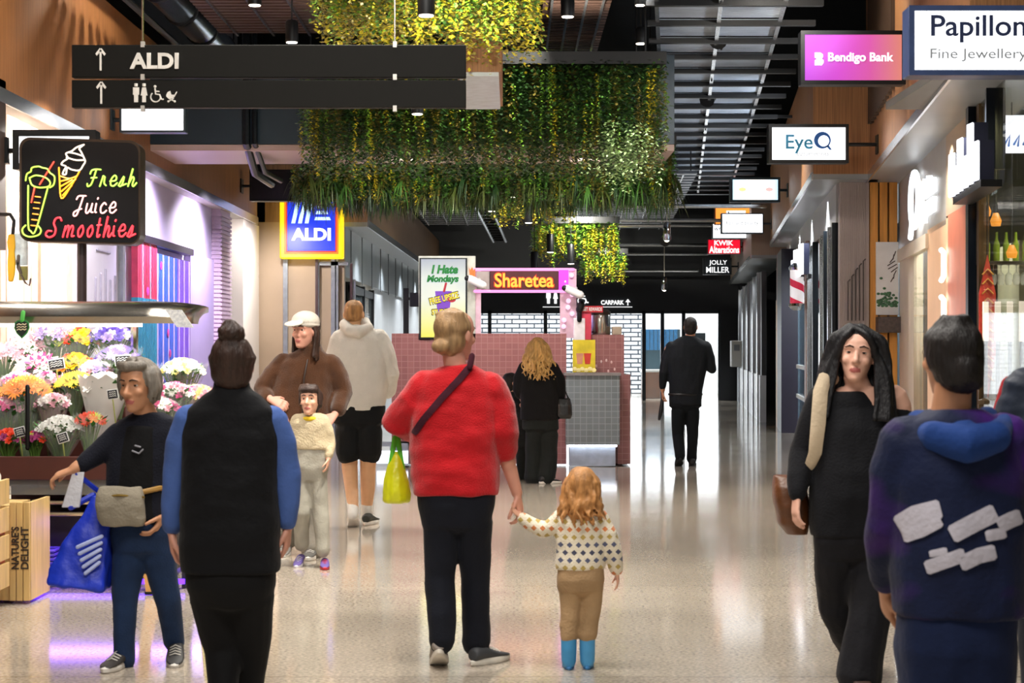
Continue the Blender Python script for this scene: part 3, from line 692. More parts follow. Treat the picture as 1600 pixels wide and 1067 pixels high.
G = {'F': [[(.0,.75),(.1,.95),(.5,1.02),(1,1)], [(.55,1),(.45,.5),(.3,.1),(0,.0),(-.1,.15)], [(.2,.5),(.75,.52)]],
     'r': [[(0,0),(.15,.5),(.2,.62),(.45,.55)], [(.45,.55),(.5,.2),(.8,.05)]], 'e': [[(.0,.3),(.7,.35),(.75,.55),(.45,.65),(.1,.4),(.2,.08),(.6,.02),(1,.2)]],
     's': [[(0,.05),(.5,.6),(.5,.2),(.3,.0),(0,.05)], [(.5,.05),(1,.15)]], 'h': [[(.05,0),(.25,1),(.2,.9),(.05,.1)], [(.05,.1),(.4,.55),(.65,.45),(.6,.1),(.8,.0),(1.1,.2)]],
     'J': [[(-.05,.8),(.1,.98),(.5,1.0),(.9,1)], [(.65,1),(.5,.4),(.3,-.1),(0,-.15),(-.05,.05),(.4,.2),(.7,.25)]], 'u': [[(0,.55),(0,.1),(.25,0),(.6,.25),(.7,.55)], [(.7,.55),(.7,.1),(1,.05)]],
     'i': [[(0,.55),(.05,.1),(.4,.05)], [(.12,.82),(.18,.88)]], 'c': [[(.7,.5),(.4,.6),(.05,.35),(.2,.04),(.6,.02),(.9,.15)]],
     'S': [[(.95,.85),(.8,1),(.5,.95),(.4,.7),(.6,.4),(.55,.1),(.2,-.02),(-.1,.1),(.0,.3),(.3,.3)]], 'm': [[(0,0),(.1,.55)], [(.08,.3),(.3,.58),(.42,.45),(.38,0)], [(.42,.3),(.65,.58),(.8,.45),(.75,.05),(.95,.05)]],
     'o': [[(.4,.58),(.05,.35),(.15,.05),(.45,.02),(.7,.3),(.5,.58),(.4,.55)]], 't': [[(.25,.95),(.15,.1),(.4,.0),(.6,.1)], [(-.05,.6),(.6,.62)]]}
def word(s_, x, y, h, adv, sl=.2):
    out = []
    for ch in s_:
        w_ = adv * {'F': 1.3, 'J': 1.25, 'S': 1.7, 'm': 1.5, 'i': .55, 't': .75}.get(ch, 1); out += let(x, y, h, w_ * .8, G[ch], sl); x += w_
    return out
neon('fresh_lettering', word('Fresh', 137, 291, 26, 14.5), '9fe04a', 2.6)
neon('juice_lettering', word('Juice', 116, 333, 27, 14), 'f7b0a8', 2.4)
neon('smoothies_lettering', word('Smoothies', 73, 370, 30, 14.8, .15), 'f0303a', 2.8, 1.5)
neon('ice_cream_tube', [[(131,226),(120,230),(112,236),(103,240),(106,247),(99,252),(96,257),(103,260),(100,266),(98,272),(103,272),(105,262),(112,265),(124,266),(130,258),(133,252),(130,244),(126,236),(124,232),(131,226)], [(104,246),(118,250),(131,250)], [(108,238),(118,240),(130,244)]], 'f4ddc4', 2.0)
neon('cone_tube', [[(92,262),(93,280),(96,310),(110,292),(124,268)], [(94,275),(108,279),(120,275)], [(95,283),(108,280)], [(95,291),(113,281)], [(96,299),(118,280)], [(98,305),(112,290)]], 'f59a20', 2.4)
neon('glass_tube', [[(44,290),(44,350),(48,361),(56,359),(75,292)], [(40,352),(35,358),(37,366),(47,370),(60,367),(64,360),(60,353)], [(46,278),(56,274),(70,277),(78,284),(76,291),(62,293),(50,289),(46,278)], [(40,282),(42,272),(48,268),(50,262),(60,260),(66,262),(74,264),(78,270),(85,276),(84,288),(78,293)]], 'a9d94a', 2.2)
neon('straw_tube', [[(84,253),(62,288)], [(54,293),(49,316)]], 'ef4534', 2.4)
neon('drink_stripes', [[(55 - i*1.3, 307 + i*9), (63 - i*1.2, 308 + i*9)] for i in range(6)], 'ee8a25', 2.2, 1.1)
m = MB(); q = P(128, 380, Y + .1); m.tube([V((q.x, Y + .1, q.z + .05)), V((q.x, Y + .1, .0))], .035, 12, False); m.build('post', M('brown_post', '2c2022', .4), t)

# end wall lettering and pictograms
Y = 49.95; k = Y / F
t = thing('carpark_lettering', 'white car park lettering with arrow and underline on the dark end wall', 'sign', P(962, 473, Y))
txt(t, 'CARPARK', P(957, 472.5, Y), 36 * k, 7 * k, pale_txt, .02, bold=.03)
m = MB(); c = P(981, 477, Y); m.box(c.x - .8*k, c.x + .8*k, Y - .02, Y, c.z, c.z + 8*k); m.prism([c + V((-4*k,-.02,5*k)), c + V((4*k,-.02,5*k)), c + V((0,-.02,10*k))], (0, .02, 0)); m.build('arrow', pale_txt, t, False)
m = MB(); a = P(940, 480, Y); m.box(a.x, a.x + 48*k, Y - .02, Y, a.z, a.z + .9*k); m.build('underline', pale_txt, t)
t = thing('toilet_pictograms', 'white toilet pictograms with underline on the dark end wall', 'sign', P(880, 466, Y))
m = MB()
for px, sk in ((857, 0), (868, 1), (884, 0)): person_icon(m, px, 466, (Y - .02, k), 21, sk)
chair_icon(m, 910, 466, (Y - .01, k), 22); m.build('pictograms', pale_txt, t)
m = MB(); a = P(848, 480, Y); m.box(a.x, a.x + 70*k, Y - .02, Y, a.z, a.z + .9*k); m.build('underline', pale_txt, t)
# ------------------------------------------------------------------ right hand shop fronts
# near jewellery / sushi fronts (x follows xs1)
def frontbox(name, mat, fx, y0, y1, t, z0, z1, parent=None, off=0, bevel=0):
    m = MB(); m.hexa([(fx(y0)+off,y0,z0),(fx(y1)+off,y1,z0),(fx(y1)+off+t,y1,z0),(fx(y0)+off+t,y0,z0)], [(fx(y0)+off,y0,z1),(fx(y1)+off,y1,z1),(fx(y1)+off+t,y1,z1),(fx(y0)+off+t,y0,z1)])
    return m.build(name, mat, parent, bevel=bevel)
struct(frontbox('window_1', glass('smoky_glass', '4a4a34', .3), xs1, 7.0, 14.55, .03, .1, 3.33), 'tall smoky glass of the nearest right shop')
t = M('navy_mullion', '0d1622', .35, .4)
for i, (yy, zz, w_) in enumerate(((13.5, 2.75, .07), (14.55, 0, .16))):
    struct(frontbox('trim_%d' % (20 + i), t, xs1, yy, yy + w_, .14, zz, 3.4, off=-.06))
struct(frontbox('trim_22', M('bronze_mullion', '6d5536', .3, .6), xs1, 14.3, 14.42, .08, 0, 3.33, off=-.01))
m = MB(); m.box(5.35, 5.5, 6, 15.3, 0, 3.4); struct(m.build('wall_right.001', M('olive_interior', '57522f', .6, 0, .3, 2)), 'olive brown back wall inside the nearest right shop')
m = MB(); m.box(3.0, 5.4, 7, 14.9, 3.36, 3.42); struct(m.build('ceiling.001', M('shop_ceiling', '6b6c66', .5, 0, .1, 2)), 'grey ceiling of the nearest right shop')
for i, (yy, xx) in enumerate(((13.2, 4.2), (12.6, 4.6), (13.7, 4.7))):
    m = MB(); m.tube([(xx, yy, 3.28), (xx, yy + .5, 3.28)], .02, 8)
    tag(m.build('tube_light', E('tube_glow', 'ffffff', 6)), 'short white tube light on the ceiling of the nearest right shop', 'light', 'tube lights inside the nearest right shop')
q = P(1590, 205, 13.9); m = MB(); m.box(q.x - .12, q.x + .3, 13.9, 13.95, q.z - .16, q.z + .12)
t = thing('menu_lightbox', 'white and blue lit panel inside the nearest right shop, at the right edge', 'sign', q)
m.build('lit_face', lit, t); m = MB()
for i in range(3): m.tube([q + V((-.1 + i*.07, -.012, -.1)), q + V((-.06 + i*.07, -.012, -.03)), q + V((-.07 + i*.07, -.012, -.11))], .008, 6)
m.build('lettering', M('cyan_ink', '2f7fe0', .4), t); m = MB(); m.box(q.x + .08, q.x + .1, 13.92, 13.94, q.z + .12, 3.36); m.build('hanger', black, t)
# hanging lamps, scroll banner and display case inside
for i, (px, py, Y) in enumerate(((1556, 345, 14.2), (1581, 395, 14.3), (1540, 330, 14.4))):
    p = P(px, py, Y); t = thing('pendant_lamp', 'small amber pendant lamp inside the nearest right shop', 'pendant lamp', p, 'amber pendants of the nearest right shop')
    m = MB(); m.lathe(p, [(.035, -.04), (.045, 0), (.02, .06)], 12); m.build('shade', E('amber_glow', 'e8942a', 1.5), t); m = MB(); m.tube([p + V((0,0,.05)), V((p.x, p.y, 3.36))], .006, 6, False); m.build('cord', black, t)
a, b = P(1530, 625, 14.25), P(1556, 398, 14.25)
t = thing('scroll_banner', 'tall red and orange patterned banner behind the smoky glass', 'banner', (a + b) / 2)
m = MB(); m.prism([V(((a.x+b.x)/2, 14.25, a.z)), V((b.x, 14.25, a.z + .35)), V((b.x, 14.25, b.z - .3)), V(((a.x+b.x)/2, 14.25, b.z)), V((a.x, 14.25, b.z - .3)), V((a.x, 14.25, a.z + .35))], (0, .02, 0))
m.build('cloth', M('banner_red', 'b5301c', .6, 0, .25, 40), t, False)
m = MB()
for i in range(12):
    z = a.z + .15 + i * (b.z - a.z - .3) / 11; m.tube([((a.x+b.x)/2 - .04, 14.24, z), ((a.x+b.x)/2, 14.24, z + .04), ((a.x+b.x)/2 + .04, 14.24, z)], .006, 6)
m.build('pattern', M('banner_gold', 'd8a24a', .4), t); m = MB(); m.tube([V(((a.x+b.x)/2, 14.26, b.z)), V(((a.x+b.x)/2, 14.26, 3.36))], .006, 6, False); m.build('cord', black, t)
for i in range(4):
    p = P(1540 + i * 19, 500, 14.1 - i * .12); t = thing('display_lamp', 'upright white lantern on the counter of the nearest right shop, %s from the left' % ('first', 'second', 'third', 'fourth')[i], 'lamp', p, 'white lanterns inside the nearest right shop')
    m = MB(); m.box(p.x - .02, p.x + .02, p.y - .015, p.y + .015, p.z - .16, p.z + .14); m.build('shade', E('lantern_glow', 'fff1d8', 1.0), t)
    m = MB(); m.lathe((p.x, p.y, 1.02), [(.06, 0), (.06, .03), (.015, .05), (.015, p.z - 1.18)], 10); m.build('base', M('lantern_brass', '4a3a22', .5, .2), t)
shelf_y = 14.35
t = thing('bottle_shelf', 'dark wall shelf with hanging space inside the nearest right shop, behind the smoky glass', 'shelf', P(1575, 410, shelf_y))
a, b = P(1535, 412, shelf_y), P(1640, 408, shelf_y); m = MB(); m.box(a.x, b.x, shelf_y, shelf_y + .2, a.z, b.z); m.build('shelf_board', M('shelf_dark', '2c2620', .4), t)
m = MB(); m.box(a.x, a.x + .03, shelf_y + .17, shelf_y + .2, b.z, 3.36); m.build('hanger', M('shelf_dark', '2c2620', .4), t); m = MB(); m.box(b.x - .03, b.x, shelf_y + .17, shelf_y + .2, b.z, 3.36); m.build('hanger', M('shelf_dark', '2c2620', .4), t)
for i in range(6):
    p = P(1542 + i * 15, 408, shelf_y + .1); b_ = tag(MB().lathe(p, [(.024, .001), (.026, .02), (.026, .13), (.012, .17), (.011, .22), (.014, .225)], 12).build('bottle', M('bottle_olive', '6f8a24', .15, 0, .25, 6)), 'olive green bottle on the shelf inside the nearest right shop', 'bottle', 'green bottles inside the nearest right shop')
for i in range(8):
    p = P(1540 + i * 12, 413, shelf_y + .08); tag(MB().lathe(p + V((0, 0, -.16)), [(.02, 0), (.03, .03), (.026, .08), (.005, .1), (.004, .15), (.024, .158)], 12).build('wine_glass', glass('rack_glass', 'e8efe8', .35)), 'clear stemmed glass hanging upside down under the bottle shelf', 'glass', 'stemmed glasses under the bottle shelf')
t = thing('display_counter', 'dark glass-topped counter inside the nearest right shop', 'counter', (3.95, 13.6, 0))
m = MB(); m.box(3.72, 4.5, 13.3, 14.3, 0, .98); m.build('body', M('counter_brown', '3a2c1e', .35, 0, .2, 6), t, bevel=.01); m = MB(); m.box(3.7, 4.52, 13.28, 14.32, .98, 1.02); m.build('worktop', M('counter_top', '8c8478', .1), t)
# channel letters standing on the near soffit front: white block letters
t = thing('channel_letters', 'thick white lit block letters standing out above the coral shop front', 'sign', P(1520, 245, 13.4))
for i, (yy, hh, w_) in enumerate(((14.35, .34, .09), (14.1, .22, .07), (13.85, .4, .08), (13.55, .24, .1), (13.25, .44, .08), (12.95, .28, .1))):
    m = MB(); x = xs1(yy) - .2; m.box(x, x + .02, yy, yy + w_ * 1.9, 2.62, 2.62 + hh); m.build('letter', E('letter_glow', 'f6f8ff', 2.0), t, bevel=.01)
    m = MB(); m.box(x + .02, x + .12, yy, yy + w_ * 1.9, 2.62, 2.62 + hh); m.build('letter_return', M('navy_return', '171a2e', .4), t)
m = MB(); m.hexa([(xs1(12.9)-.18,12.9,2.57),(xs1(14.55)-.18,14.55,2.57),(xs1(14.55)-.03,14.55,2.57),(xs1(12.9)-.03,12.9,2.57)], [(xs1(12.9)-.18,12.9,2.62),(xs1(14.55)-.18,14.55,2.62),(xs1(14.55)-.03,14.55,2.62),(xs1(12.9)-.03,12.9,2.62)]); m.build('rail', black, t)
# coral panels then cream front with window
coral = M('coral_panel', 'd97f62', .4, 0, .08, 3); peach = M('peach_panel', 'efc29a', .45, 0, .05, 2)
struct(frontbox('wall_right.002', coral, xs1, 14.75, 16.45, .12, 0, 2.62), 'coral shop front beside the navy mullion')
struct(frontbox('wall_right.003', M('beige_fascia', 'b39f84', .5, 0, .06, 2), xs1, 14.75, 16.6, .1, 2.62, 3.34), 'beige fascia above the coral front')
struct(frontbox('wall_right.004', peach, xs1, 16.45, 18.2, .1, 0, 2.6), 'peach panel of the optician front')
struct(frontbox('wall_right.005', M('grey_fascia', 'a5a29c', .4, 0, .08, 2), xs1, 16.6, 21.4, .1, 2.55, 3.34), 'grey fascia of the optician front')
struct(frontbox('wall_right.006', M('ivory_front', 'e2d5bf', .45, 0, .05, 2), xs1, 19.6, 21.3, .1, 0, 2.55), 'ivory pier of the optician front')
for i, (z0, z1) in enumerate(((2.05, 2.32), (1.55, 1.9), (1.1, 1.45))):
    m = MB(); x = xs1(16.5); m.tube([(x - .03, 16.6, z0), (x - .05, 16.42, z0 + .03), (x - .05, 16.42, z1 - .03), (x - .03, 16.6, z1)], .025, 8)
    tag(m.build('wall_light', E('wall_lamp_glow', 'fff6ea', 2.5)), 'white rounded wall light on the coral front, %s' % ('uppermost', 'middle', 'lowest')[i], 'light', 'white wall lights on the coral front')
struct(frontbox('window_2', glass('display_glass', '8f9384', .35), xs1, 18.2, 19.6, .03, .5, 2.5), 'optician display window')
struct(frontbox('wall_right.007', M('display_back', 'a9ab8c', .5, 0, .15, 2), xs1, 18.2, 19.7, .1, 0, 2.5, off=.9), 'back of the optician display')
struct(frontbox('trim_23', M('ivory_front', 'e2d5bf', .45, 0, .05, 2), xs1, 18.1, 21.3, .08, 2.42, 2.56, off=-.03))
m = MB(); x = xs1(18.9); m.box(x + .15, x + .7, 18.3, 19.5, 1.38, 1.42); m.box(x + .15, x + .7, 18.3, 19.5, .45, .49)
t = thing('display_shelf', 'glass display shelf inside the optician window', 'shelf', (x + .4, 18.9, 1.38)); m.build('shelf_board', M('shelf_white', 'dfe3e2', .3), t)
m = MB(); m.box(x + .68, x + .7, 18.3, 19.5, .0, 1.38); m.build('back_board', M('shelf_white', 'dfe3e2', .3), t)
tag(MB().lathe((x + .35, 18.75, 1.42), [(.06, 0), (.13, .06), (.14, .16), (.1, .25), (.03, .28)], 18).build('round_vase', white), 'round white vase in the optician window', 'vase')
tag(MB().lathe((x + .35, 19.2, 1.42), [(.07, 0), (.08, .1), (.03, .16), (.05, .22), (.02, .3)], 16).build('figurine', M('blue_china', '5d78b8', .3, 0, .5, 14)), 'blue and white china figurine in the optician window', 'figurine')
t = thing('optician_letters', 'white lit logo ring and lettering on the grey fascia of the optician', 'sign', P(1445, 295, 18.6))
x = xs1(18.9); le = E('fascia_letter', 'f4f9ff', 1.7)
m = MB(); c = V((xs1(18.9) - .06, 18.9, 2.95)); m.tube([c + V((.12*.4*math.cos(a), .4*math.cos(a), .28*math.sin(a))) for a in [i*.26 for i in range(25)]], .03, 8); m.tube([c + V((.02,.2,-.2)), c + V((.05,.42,-.36))], .03, 8); m.build('ring', le, t)
txt(t, 'fashion', V((xs1(17.75) - .03, 17.75, 3.0)), 1.0, .2, le, .02, yaw=-90 - 6.8, bold=.02); txt(t, 'eyewear', V((xs1(17.75) - .03, 17.75, 2.76)), 1.0, .2, le, .02, yaw=-90 - 6.8, bold=.02)
# the return wall facing the camera at y = 21.4: timber slats, ribbed pale panel, planted poster
Y = 21.3
pl = lambda px: (px - 800) * Y / F
m = MB(); m.box(pl(1312), pl(1358), Y, Y + .1, 0, 3.34)
for i in range(14): x = pl(1313 + i * 3.3); m.box(x, x + .012, Y - .012, Y, 0, 3.34)
struct(m.build('wall_right.008', M('ribbed_taupe', 'a79b98', .45, 0, .06, 3)), 'pale ribbed panel beside the timber slats')
m = MB(); m.box(pl(1357), pl(1403), Y + .03, Y + .12, 0, 3.4); struct(m.build('wall_right.009', M('slat_backing', '1d1410', .6)), 'dark backing of the timber slats')
m = MB()
for a, b in ((1359, 1371), (1374, 1386), (1389, 1401)): m.box(pl(a), pl(b), Y - .03, Y + .03, 0, 3.4)
struct(m.build('trim_24', M('golden_timber', 'c88a3c', .45, 0, .18, 5, .1, 40, stretch=(6, 6, .4))), 'three golden upright timber slats')
m = MB()
for i, (px, h) in enumerate(((1325, 60), (1331, 68), (1337, 78), (1343, 85), (1349, 92))):
    a = P(px, 500, Y - .03); m.tube([a, P(px, 500 - h, Y - .03), P(px + 3, 497 - h, Y - .03)], .008, 6)
t = thing('line_drawing', 'thin dark line drawing on the pale ribbed panel', 'wall graphic', P(1337, 460, Y)); m.build('drawn_lines', M('line_ink', '544c4a', .5), t)
q0, q1 = P(1369, 492, Y - .06), P(1404, 378, Y - .06)
t = thing('wall_poster', 'tall white misty poster with greenery fixed over the timber slats', 'poster', (q0 + q1) / 2)
m = MB(); m.box(q0.x, q1.x, Y - .06, Y - .03, q0.z, q1.z); m.build('panel', M('misty_white', 'e3e3e6', .4, 0, .08, 4), t)
m = MB()
for i in range(60):
    p = V((random.uniform(q0.x + .02, q1.x - .02), Y - .066, q0.z + .1 + abs(random.gauss(0, .09)))); m.ell(p, (.02, .004, .015), seg=6, rows=4)
m.build('printed_leaves', M('print_green', '3f6a4a', .5, 0, .4, 30), t)
m = MB()
for i in range(9): m.tube([P(1392 + 5*math.sin(i), 440 - i*5, Y - .064), P(1399 - 3*math.cos(i), 433 - i*5, Y - .064)], .006, 5)
m.build('printed_mark', M('line_ink', '544c4a', .5), t)
t = thing('wall_ledge', 'dark stone ledge under the misty poster', 'ledge', P(1385, 505, Y)); m = MB(); a, b = P(1367, 520, Y), P(1405, 495, Y); m.box(a.x, b.x, Y - .2, Y - .03, a.z, b.z); m.build('stone_slab', M('ledge_stone', '4a403c', .5, 0, .4, 25, .3, 30), t, bevel=.01)
# second run: framed glass fronts, barber pole, dark pier, columns (x follows xs2)
struct(frontbox('window_3', tint, xs2, 21.6, 27, .03, .1, 2.9), 'tall dark tinted shop window left of the ribbed panel')
struct(frontbox('wall_right.010', M('shop_back_dark', '59646a', .5, 0, .2, 1), xs2, 21.6, 34.9, .1, 0, 3.2, off=1.2), 'dim back wall inside the barber and neighbour shops')
struct(frontbox('wall_right.011', M('pale_fascia', 'a3a4a4', .4, 0, .05, 2), xs2, 21.5, 34.9, .08, 2.9, 3.34), 'pale fascia over the second run of shop fronts')
for i, yy in enumerate((21.6, 22.4, 23.2, 24.0, 25.6, 27.0)):
    struct(frontbox('trim_%d' % (30 + i), alu if i % 2 else M('dark_frame', '1c2228', .35, .4), xs2, yy, yy + .1, .1, 0, 2.9, off=-.04))
struct(frontbox('wall_right.012', M('speckled_pier', 'a07a66', .5, 0, .5, 30), xs2, 27.1, 27.6, .2, 0, 3.0, off=-.05), 'narrow speckled brown pier by the barber pole')
struct(frontbox('window_4', glass('barber_glass', '9fc4d8', .4), xs2, 27.7, 30.6, .03, .1, 2.9), 'pale blue barber shop window')
m = MB()
for z in (.62, 1.1, 2.1): m.hexa([(xs2(27.7)-.03,27.7,z),(xs2(30.6)-.03,30.6,z),(xs2(30.6),30.6,z),(xs2(27.7),27.7,z)], [(xs2(27.7)-.03,27.7,z+.06),(xs2(30.6)-.03,30.6,z+.06),(xs2(30.6),30.6,z+.06),(xs2(27.7),27.7,z+.06)])
struct(m.build('trim_36', white), 'white glazing bars of the barber window')
struct(frontbox('wall_right.013', M('aubergine_pier', '1a1526', .45, 0, .1, 3), xs2, 31.2, 33.0, .3, 0, 3.1, off=-.25), 'wide aubergine pier left of the barber window')
struct(frontbox('trim_37', M('maroon_strip', '7a1c2c', .4), xs2, 33.0, 33.3, .2, 2.2, 3.1, off=-.25))
struct(frontbox('trim_38', M('golden_timber', 'c88a3c', .45, 0, .18, 5, .1, 40, stretch=(6, 6, .4)), xs2, 33.1, 34.0, .2, 0, 2.3, off=-.24))
struct(frontbox('trim_39', white, xs2, 34.0, 34.2, .2, 0, 2.9, off=-.22))
# star shaped lit letters over the barber shop
t = thing('barber_letters', 'white lit letters on the fascia above the barber pole', 'sign', P(1255, 385, 28.5))
for i, yy in enumerate((26.8, 27.6, 28.4, 29.2)):
    m = MB(); x = xs2(yy) - .12; m.box(x + .02, x + .1, yy, yy + .4, 2.5, 2.95 - .12 * (i % 2)); m.build('letter_return', M('navy_return', '171a2e', .4), t); m = MB(); m.box(x, x + .02, yy, yy + .4, 2.5, 2.95 - .12 * (i % 2)); m.build('letter', E('letter_glow', 'f6f8ff', 2.0), t, bevel=.02)
m = MB(); m.hexa([(xs2(26.6)-.05,26.6,2.44),(xs2(29.8)-.05,29.8,2.44),(xs2(29.8),29.8,2.44),(xs2(26.6),26.6,2.44)], [(xs2(26.6)-.05,26.6,2.5),(xs2(29.8)-.05,29.8,2.5),(xs2(29.8),29.8,2.5),(xs2(26.6),26.6,2.5)]); m.build('rail', black, t)
# barber pole
Y = 27.9; p = P(1245.5, 448, Y); k = Y / F
t = thing('barber_pole', 'red and white striped barber pole with chrome caps on the right', 'barber pole', p)
def stripes(name, a, b, freq, ang, power=.55):
    m = E(name, a, power); nt = m.node_tree; L = nt.links; bs = nt.nodes['Principled BSDF']
    tc = nt.nodes.new('ShaderNodeTexCoord'); sp = nt.nodes.new('ShaderNodeSeparateXYZ'); L.new(tc.outputs['Object'], sp.inputs[0])
    at = nt.nodes.new('ShaderNodeMath'); at.operation = 'ARCTAN2'; L.new(sp.outputs[1], at.inputs[0]); L.new(sp.outputs[0], at.inputs[1])
    m1 = nt.nodes.new('ShaderNodeMath'); m1.operation = 'MULTIPLY_ADD'; L.new(sp.outputs[2], m1.inputs[0]); m1.inputs[1].default_value = freq
    m0 = nt.nodes.new('ShaderNodeMath'); m0.operation = 'MULTIPLY'; L.new(at.outputs[0], m0.inputs[0]); m0.inputs[1].default_value = ang; L.new(m0.outputs[0], m1.inputs[2])
    fr = nt.nodes.new('ShaderNodeMath'); fr.operation = 'FRACT'; L.new(m1.outputs[0], fr.inputs[0])
    g = nt.nodes.new('ShaderNodeMath'); g.operation = 'GREATER_THAN'; g.inputs[1].default_value = .6; L.new(fr.outputs[0], g.inputs[0])
    mx = nt.nodes.new('ShaderNodeMix'); mx.data_type = 'RGBA'; L.new(g.outputs[0], mx.inputs[0]); mx.inputs[6].default_value = rgb(a); mx.inputs[7].default_value = rgb(b)
    L.new(mx.outputs[2], bs.inputs['Base Color']); L.new(mx.outputs[2], bs.inputs['Emission Color']); return m
m = MB(); m.lathe(p, [(11*k, -26*k), (11*k, 26*k)], 24); m.build('striped_cylinder', stripes('pole_stripes', 'f2eeee', 'c22a44', 3.6, 1/(2*math.pi)), t)
for sg, n in ((1, 'top_cap'), (-1, 'bottom_cap')):
    m = MB(); m.lathe(p, sorted([(13*k, sg*26*k), (13.5*k, sg*30*k), (10*k, sg*34*k), (6*k, sg*37*k)], key=lambda q: q[1]), 20); m.build(n, chrome, t)
m = MB()
for z in (-30*k, 30*k): m.tube([p + V((8*k, 0, z)), V((xs2(28) + .02, Y, p.z + z))], .02, 8)
m.build('wall_bracket', chrome, t)
# third run: bakery front with dark panels and white lower panels
struct(frontbox('wall_right.014', M('bakery_dark', '22262a', .4, 0, .15, 2), xs3, 35.6, 49.6, .1, .9, 2.9), 'dark upper panels of the bakery front')
struct(frontbox('wall_right.015', M('bakery_white', 'c7ccd0', .35, 0, .05, 2), xs3, 35.6, 49.6, .12, 0, .9, off=-.03), 'white lower panels of the bakery front')
for i, yy in enumerate((36.2, 38.5, 41.5, 44.5, 47.5)):
    struct(frontbox('trim_%d' % (40 + i), alu, xs3, yy, yy + .22, .1, 0, 2.9, off=-.06))
m = MB(); x = xs3(46); m.box(x - .28, x - .02, 46.0, 46.35, .95, 1.6)
t = thing('wall_box', 'small white box fixed on the far right wall beside the doors', 'box', (x - .1, 46, 1)); m.build('housing', white, t, bevel=.02)
m = MB(); m.box(x - .22, x - .08, 45.985, 46.0, 1.35, 1.5); m.build('display', M('grey_ink', '9aa0a6', .5), t)

# ------------------------------------------------------------------ far doors and the daylight beyond
m = MB()
for x in (-2.3, -1.2, -.6, .9, 2.35, 3.55, 4.05, 4.62, 5.6): m.box(x - .05, x + .05, 49.96, 50.06, 0, 2.42)
m.box(-2.3, 5.6, 49.96, 50.06, 2.34, 2.42)
struct(m.build('door_1', M('door_frame_dark', '20262c', .35, .4)), 'dark frames of the far glass doors')
m = MB(); m.box(-2.3, 5.6, 50.0, 50.02, 0, 2.36); struct(m.build('window_5', glass('door_glass', 'dfeaf0', .12)), 'clear glass of the far doors')
m = MB(); m.box(-9, 12, 57.5, 57.7, -.2, 7); 
brick = M('white_brick', 'dde4ea', .5); nt = brick.node_tree; b_ = nt.nodes.new('ShaderNodeTexBrick'); tc = nt.nodes.new('ShaderNodeTexCoord'); mp = nt.nodes.new('ShaderNodeMapping')
mp.inputs['Rotation'].default_value = (R(90), 0, 0); b_.inputs['Scale'].default_value = 1; b_.inputs['Brick Width'].default_value = .46; b_.inputs['Row Height'].default_value = .135; b_.inputs['Mortar Size'].default_value = .022
b_.inputs['Color1'].default_value = rgb('f2f5f8'); b_.inputs['Color2'].default_value = rgb('dfe6ee'); b_.inputs['Mortar'].default_value = rgb('27303e')
nt.links.new(tc.outputs['Object'], mp.inputs[0]); nt.links.new(mp.outputs[0], b_.inputs[0]); nt.links.new(b_.outputs[0], nt.nodes['Principled BSDF'].inputs['Base Color'])
struct(m.build('wall_outside', brick), 'white brick wall with dark joints outside the far doors')
m = MB(); m.box(4.1, 12, 57.3, 57.5, 0, 6); struct(m.build('wall_outside.001', M('outside_pale', 'eef2f4', .5, 0, .03, 1)), 'pale daylit wall outside the far doors')
t = thing('blue_awning', 'hanging blue strip curtain with a teal panel seen through the far doors', 'awning', (4.05, 53.5, 0))
m = MB()
for i in range(9):
    x = 3.75 + i * .115; m.box(x, x + .095, 53.5, 53.53, 1.35, 1.95)
m.build('strips', M('bright_blue', '2f7fb8', .35, 0, .4, 9, stretch=(8, 1, 1)), t)
m = MB(); m.box(3.72, 4.85, 53.54, 53.6, .5, 1.95); m.build('teal_panel', M('teal_panel', '2d5566', .4), t); m = MB(); m.box(3.72, 4.85, 53.48, 53.54, .72, .8); m.build('pale_band', white, t)
m = MB()
for x in (3.76, 4.8): m.box(x - .03, x + .03, 53.6, 53.65, 0, 1.95)
m.build('leg', black, t)
t = thing('planter_box', 'brown timber planter box outside the far doors', 'planter', (3.8, 52, 0))
m = MB(); m.box(3.66, 4.22, 51.9, 52.5, 0, .74); m.build('box', M('planter_brown', '8a5a3c', .5, 0, .2, 6), t, bevel=.01); m = MB(); m.box(3.62, 4.26, 51.86, 52.54, .74, .8); m.build('rim', white, t)
area('sky_light_outside', (3, 54, 6.5), (0, 0, 0), 12, 6, 2000, (.92, .97, 1))
# shop lamps on the right: warm and white spill
for loc, pw, cl in (((4.6, 13.4, 3.2), 90, (1, .92, .75)), ((4.9, 19.0, 2.9), 60, (1, .95, .85)), ((5.1, 25, 2.8), 120, (.9, .96, 1)), ((5.6, 29.3, 2.8), 160, (.9, .96, 1))):
    area('shop_lamp', loc, (0, 0, 0), .9, .9, pw, cl)
for Yq, f_ in ((13.6, xb1), (16.2, xb1), (18.8, xb1), (23, xb2), (26.5, xb2), (30, xb2), (33.5, xb2), (38, xb3), (43, xb3), (47, xb3)):
    spot('soffit_downlight', (f_(Yq) + .18, Yq, 3.3 if Yq < 35 else 3.1), 110, 120, (1, .95, .88) if Yq < 21 else (.93, .97, 1), rad=.06)
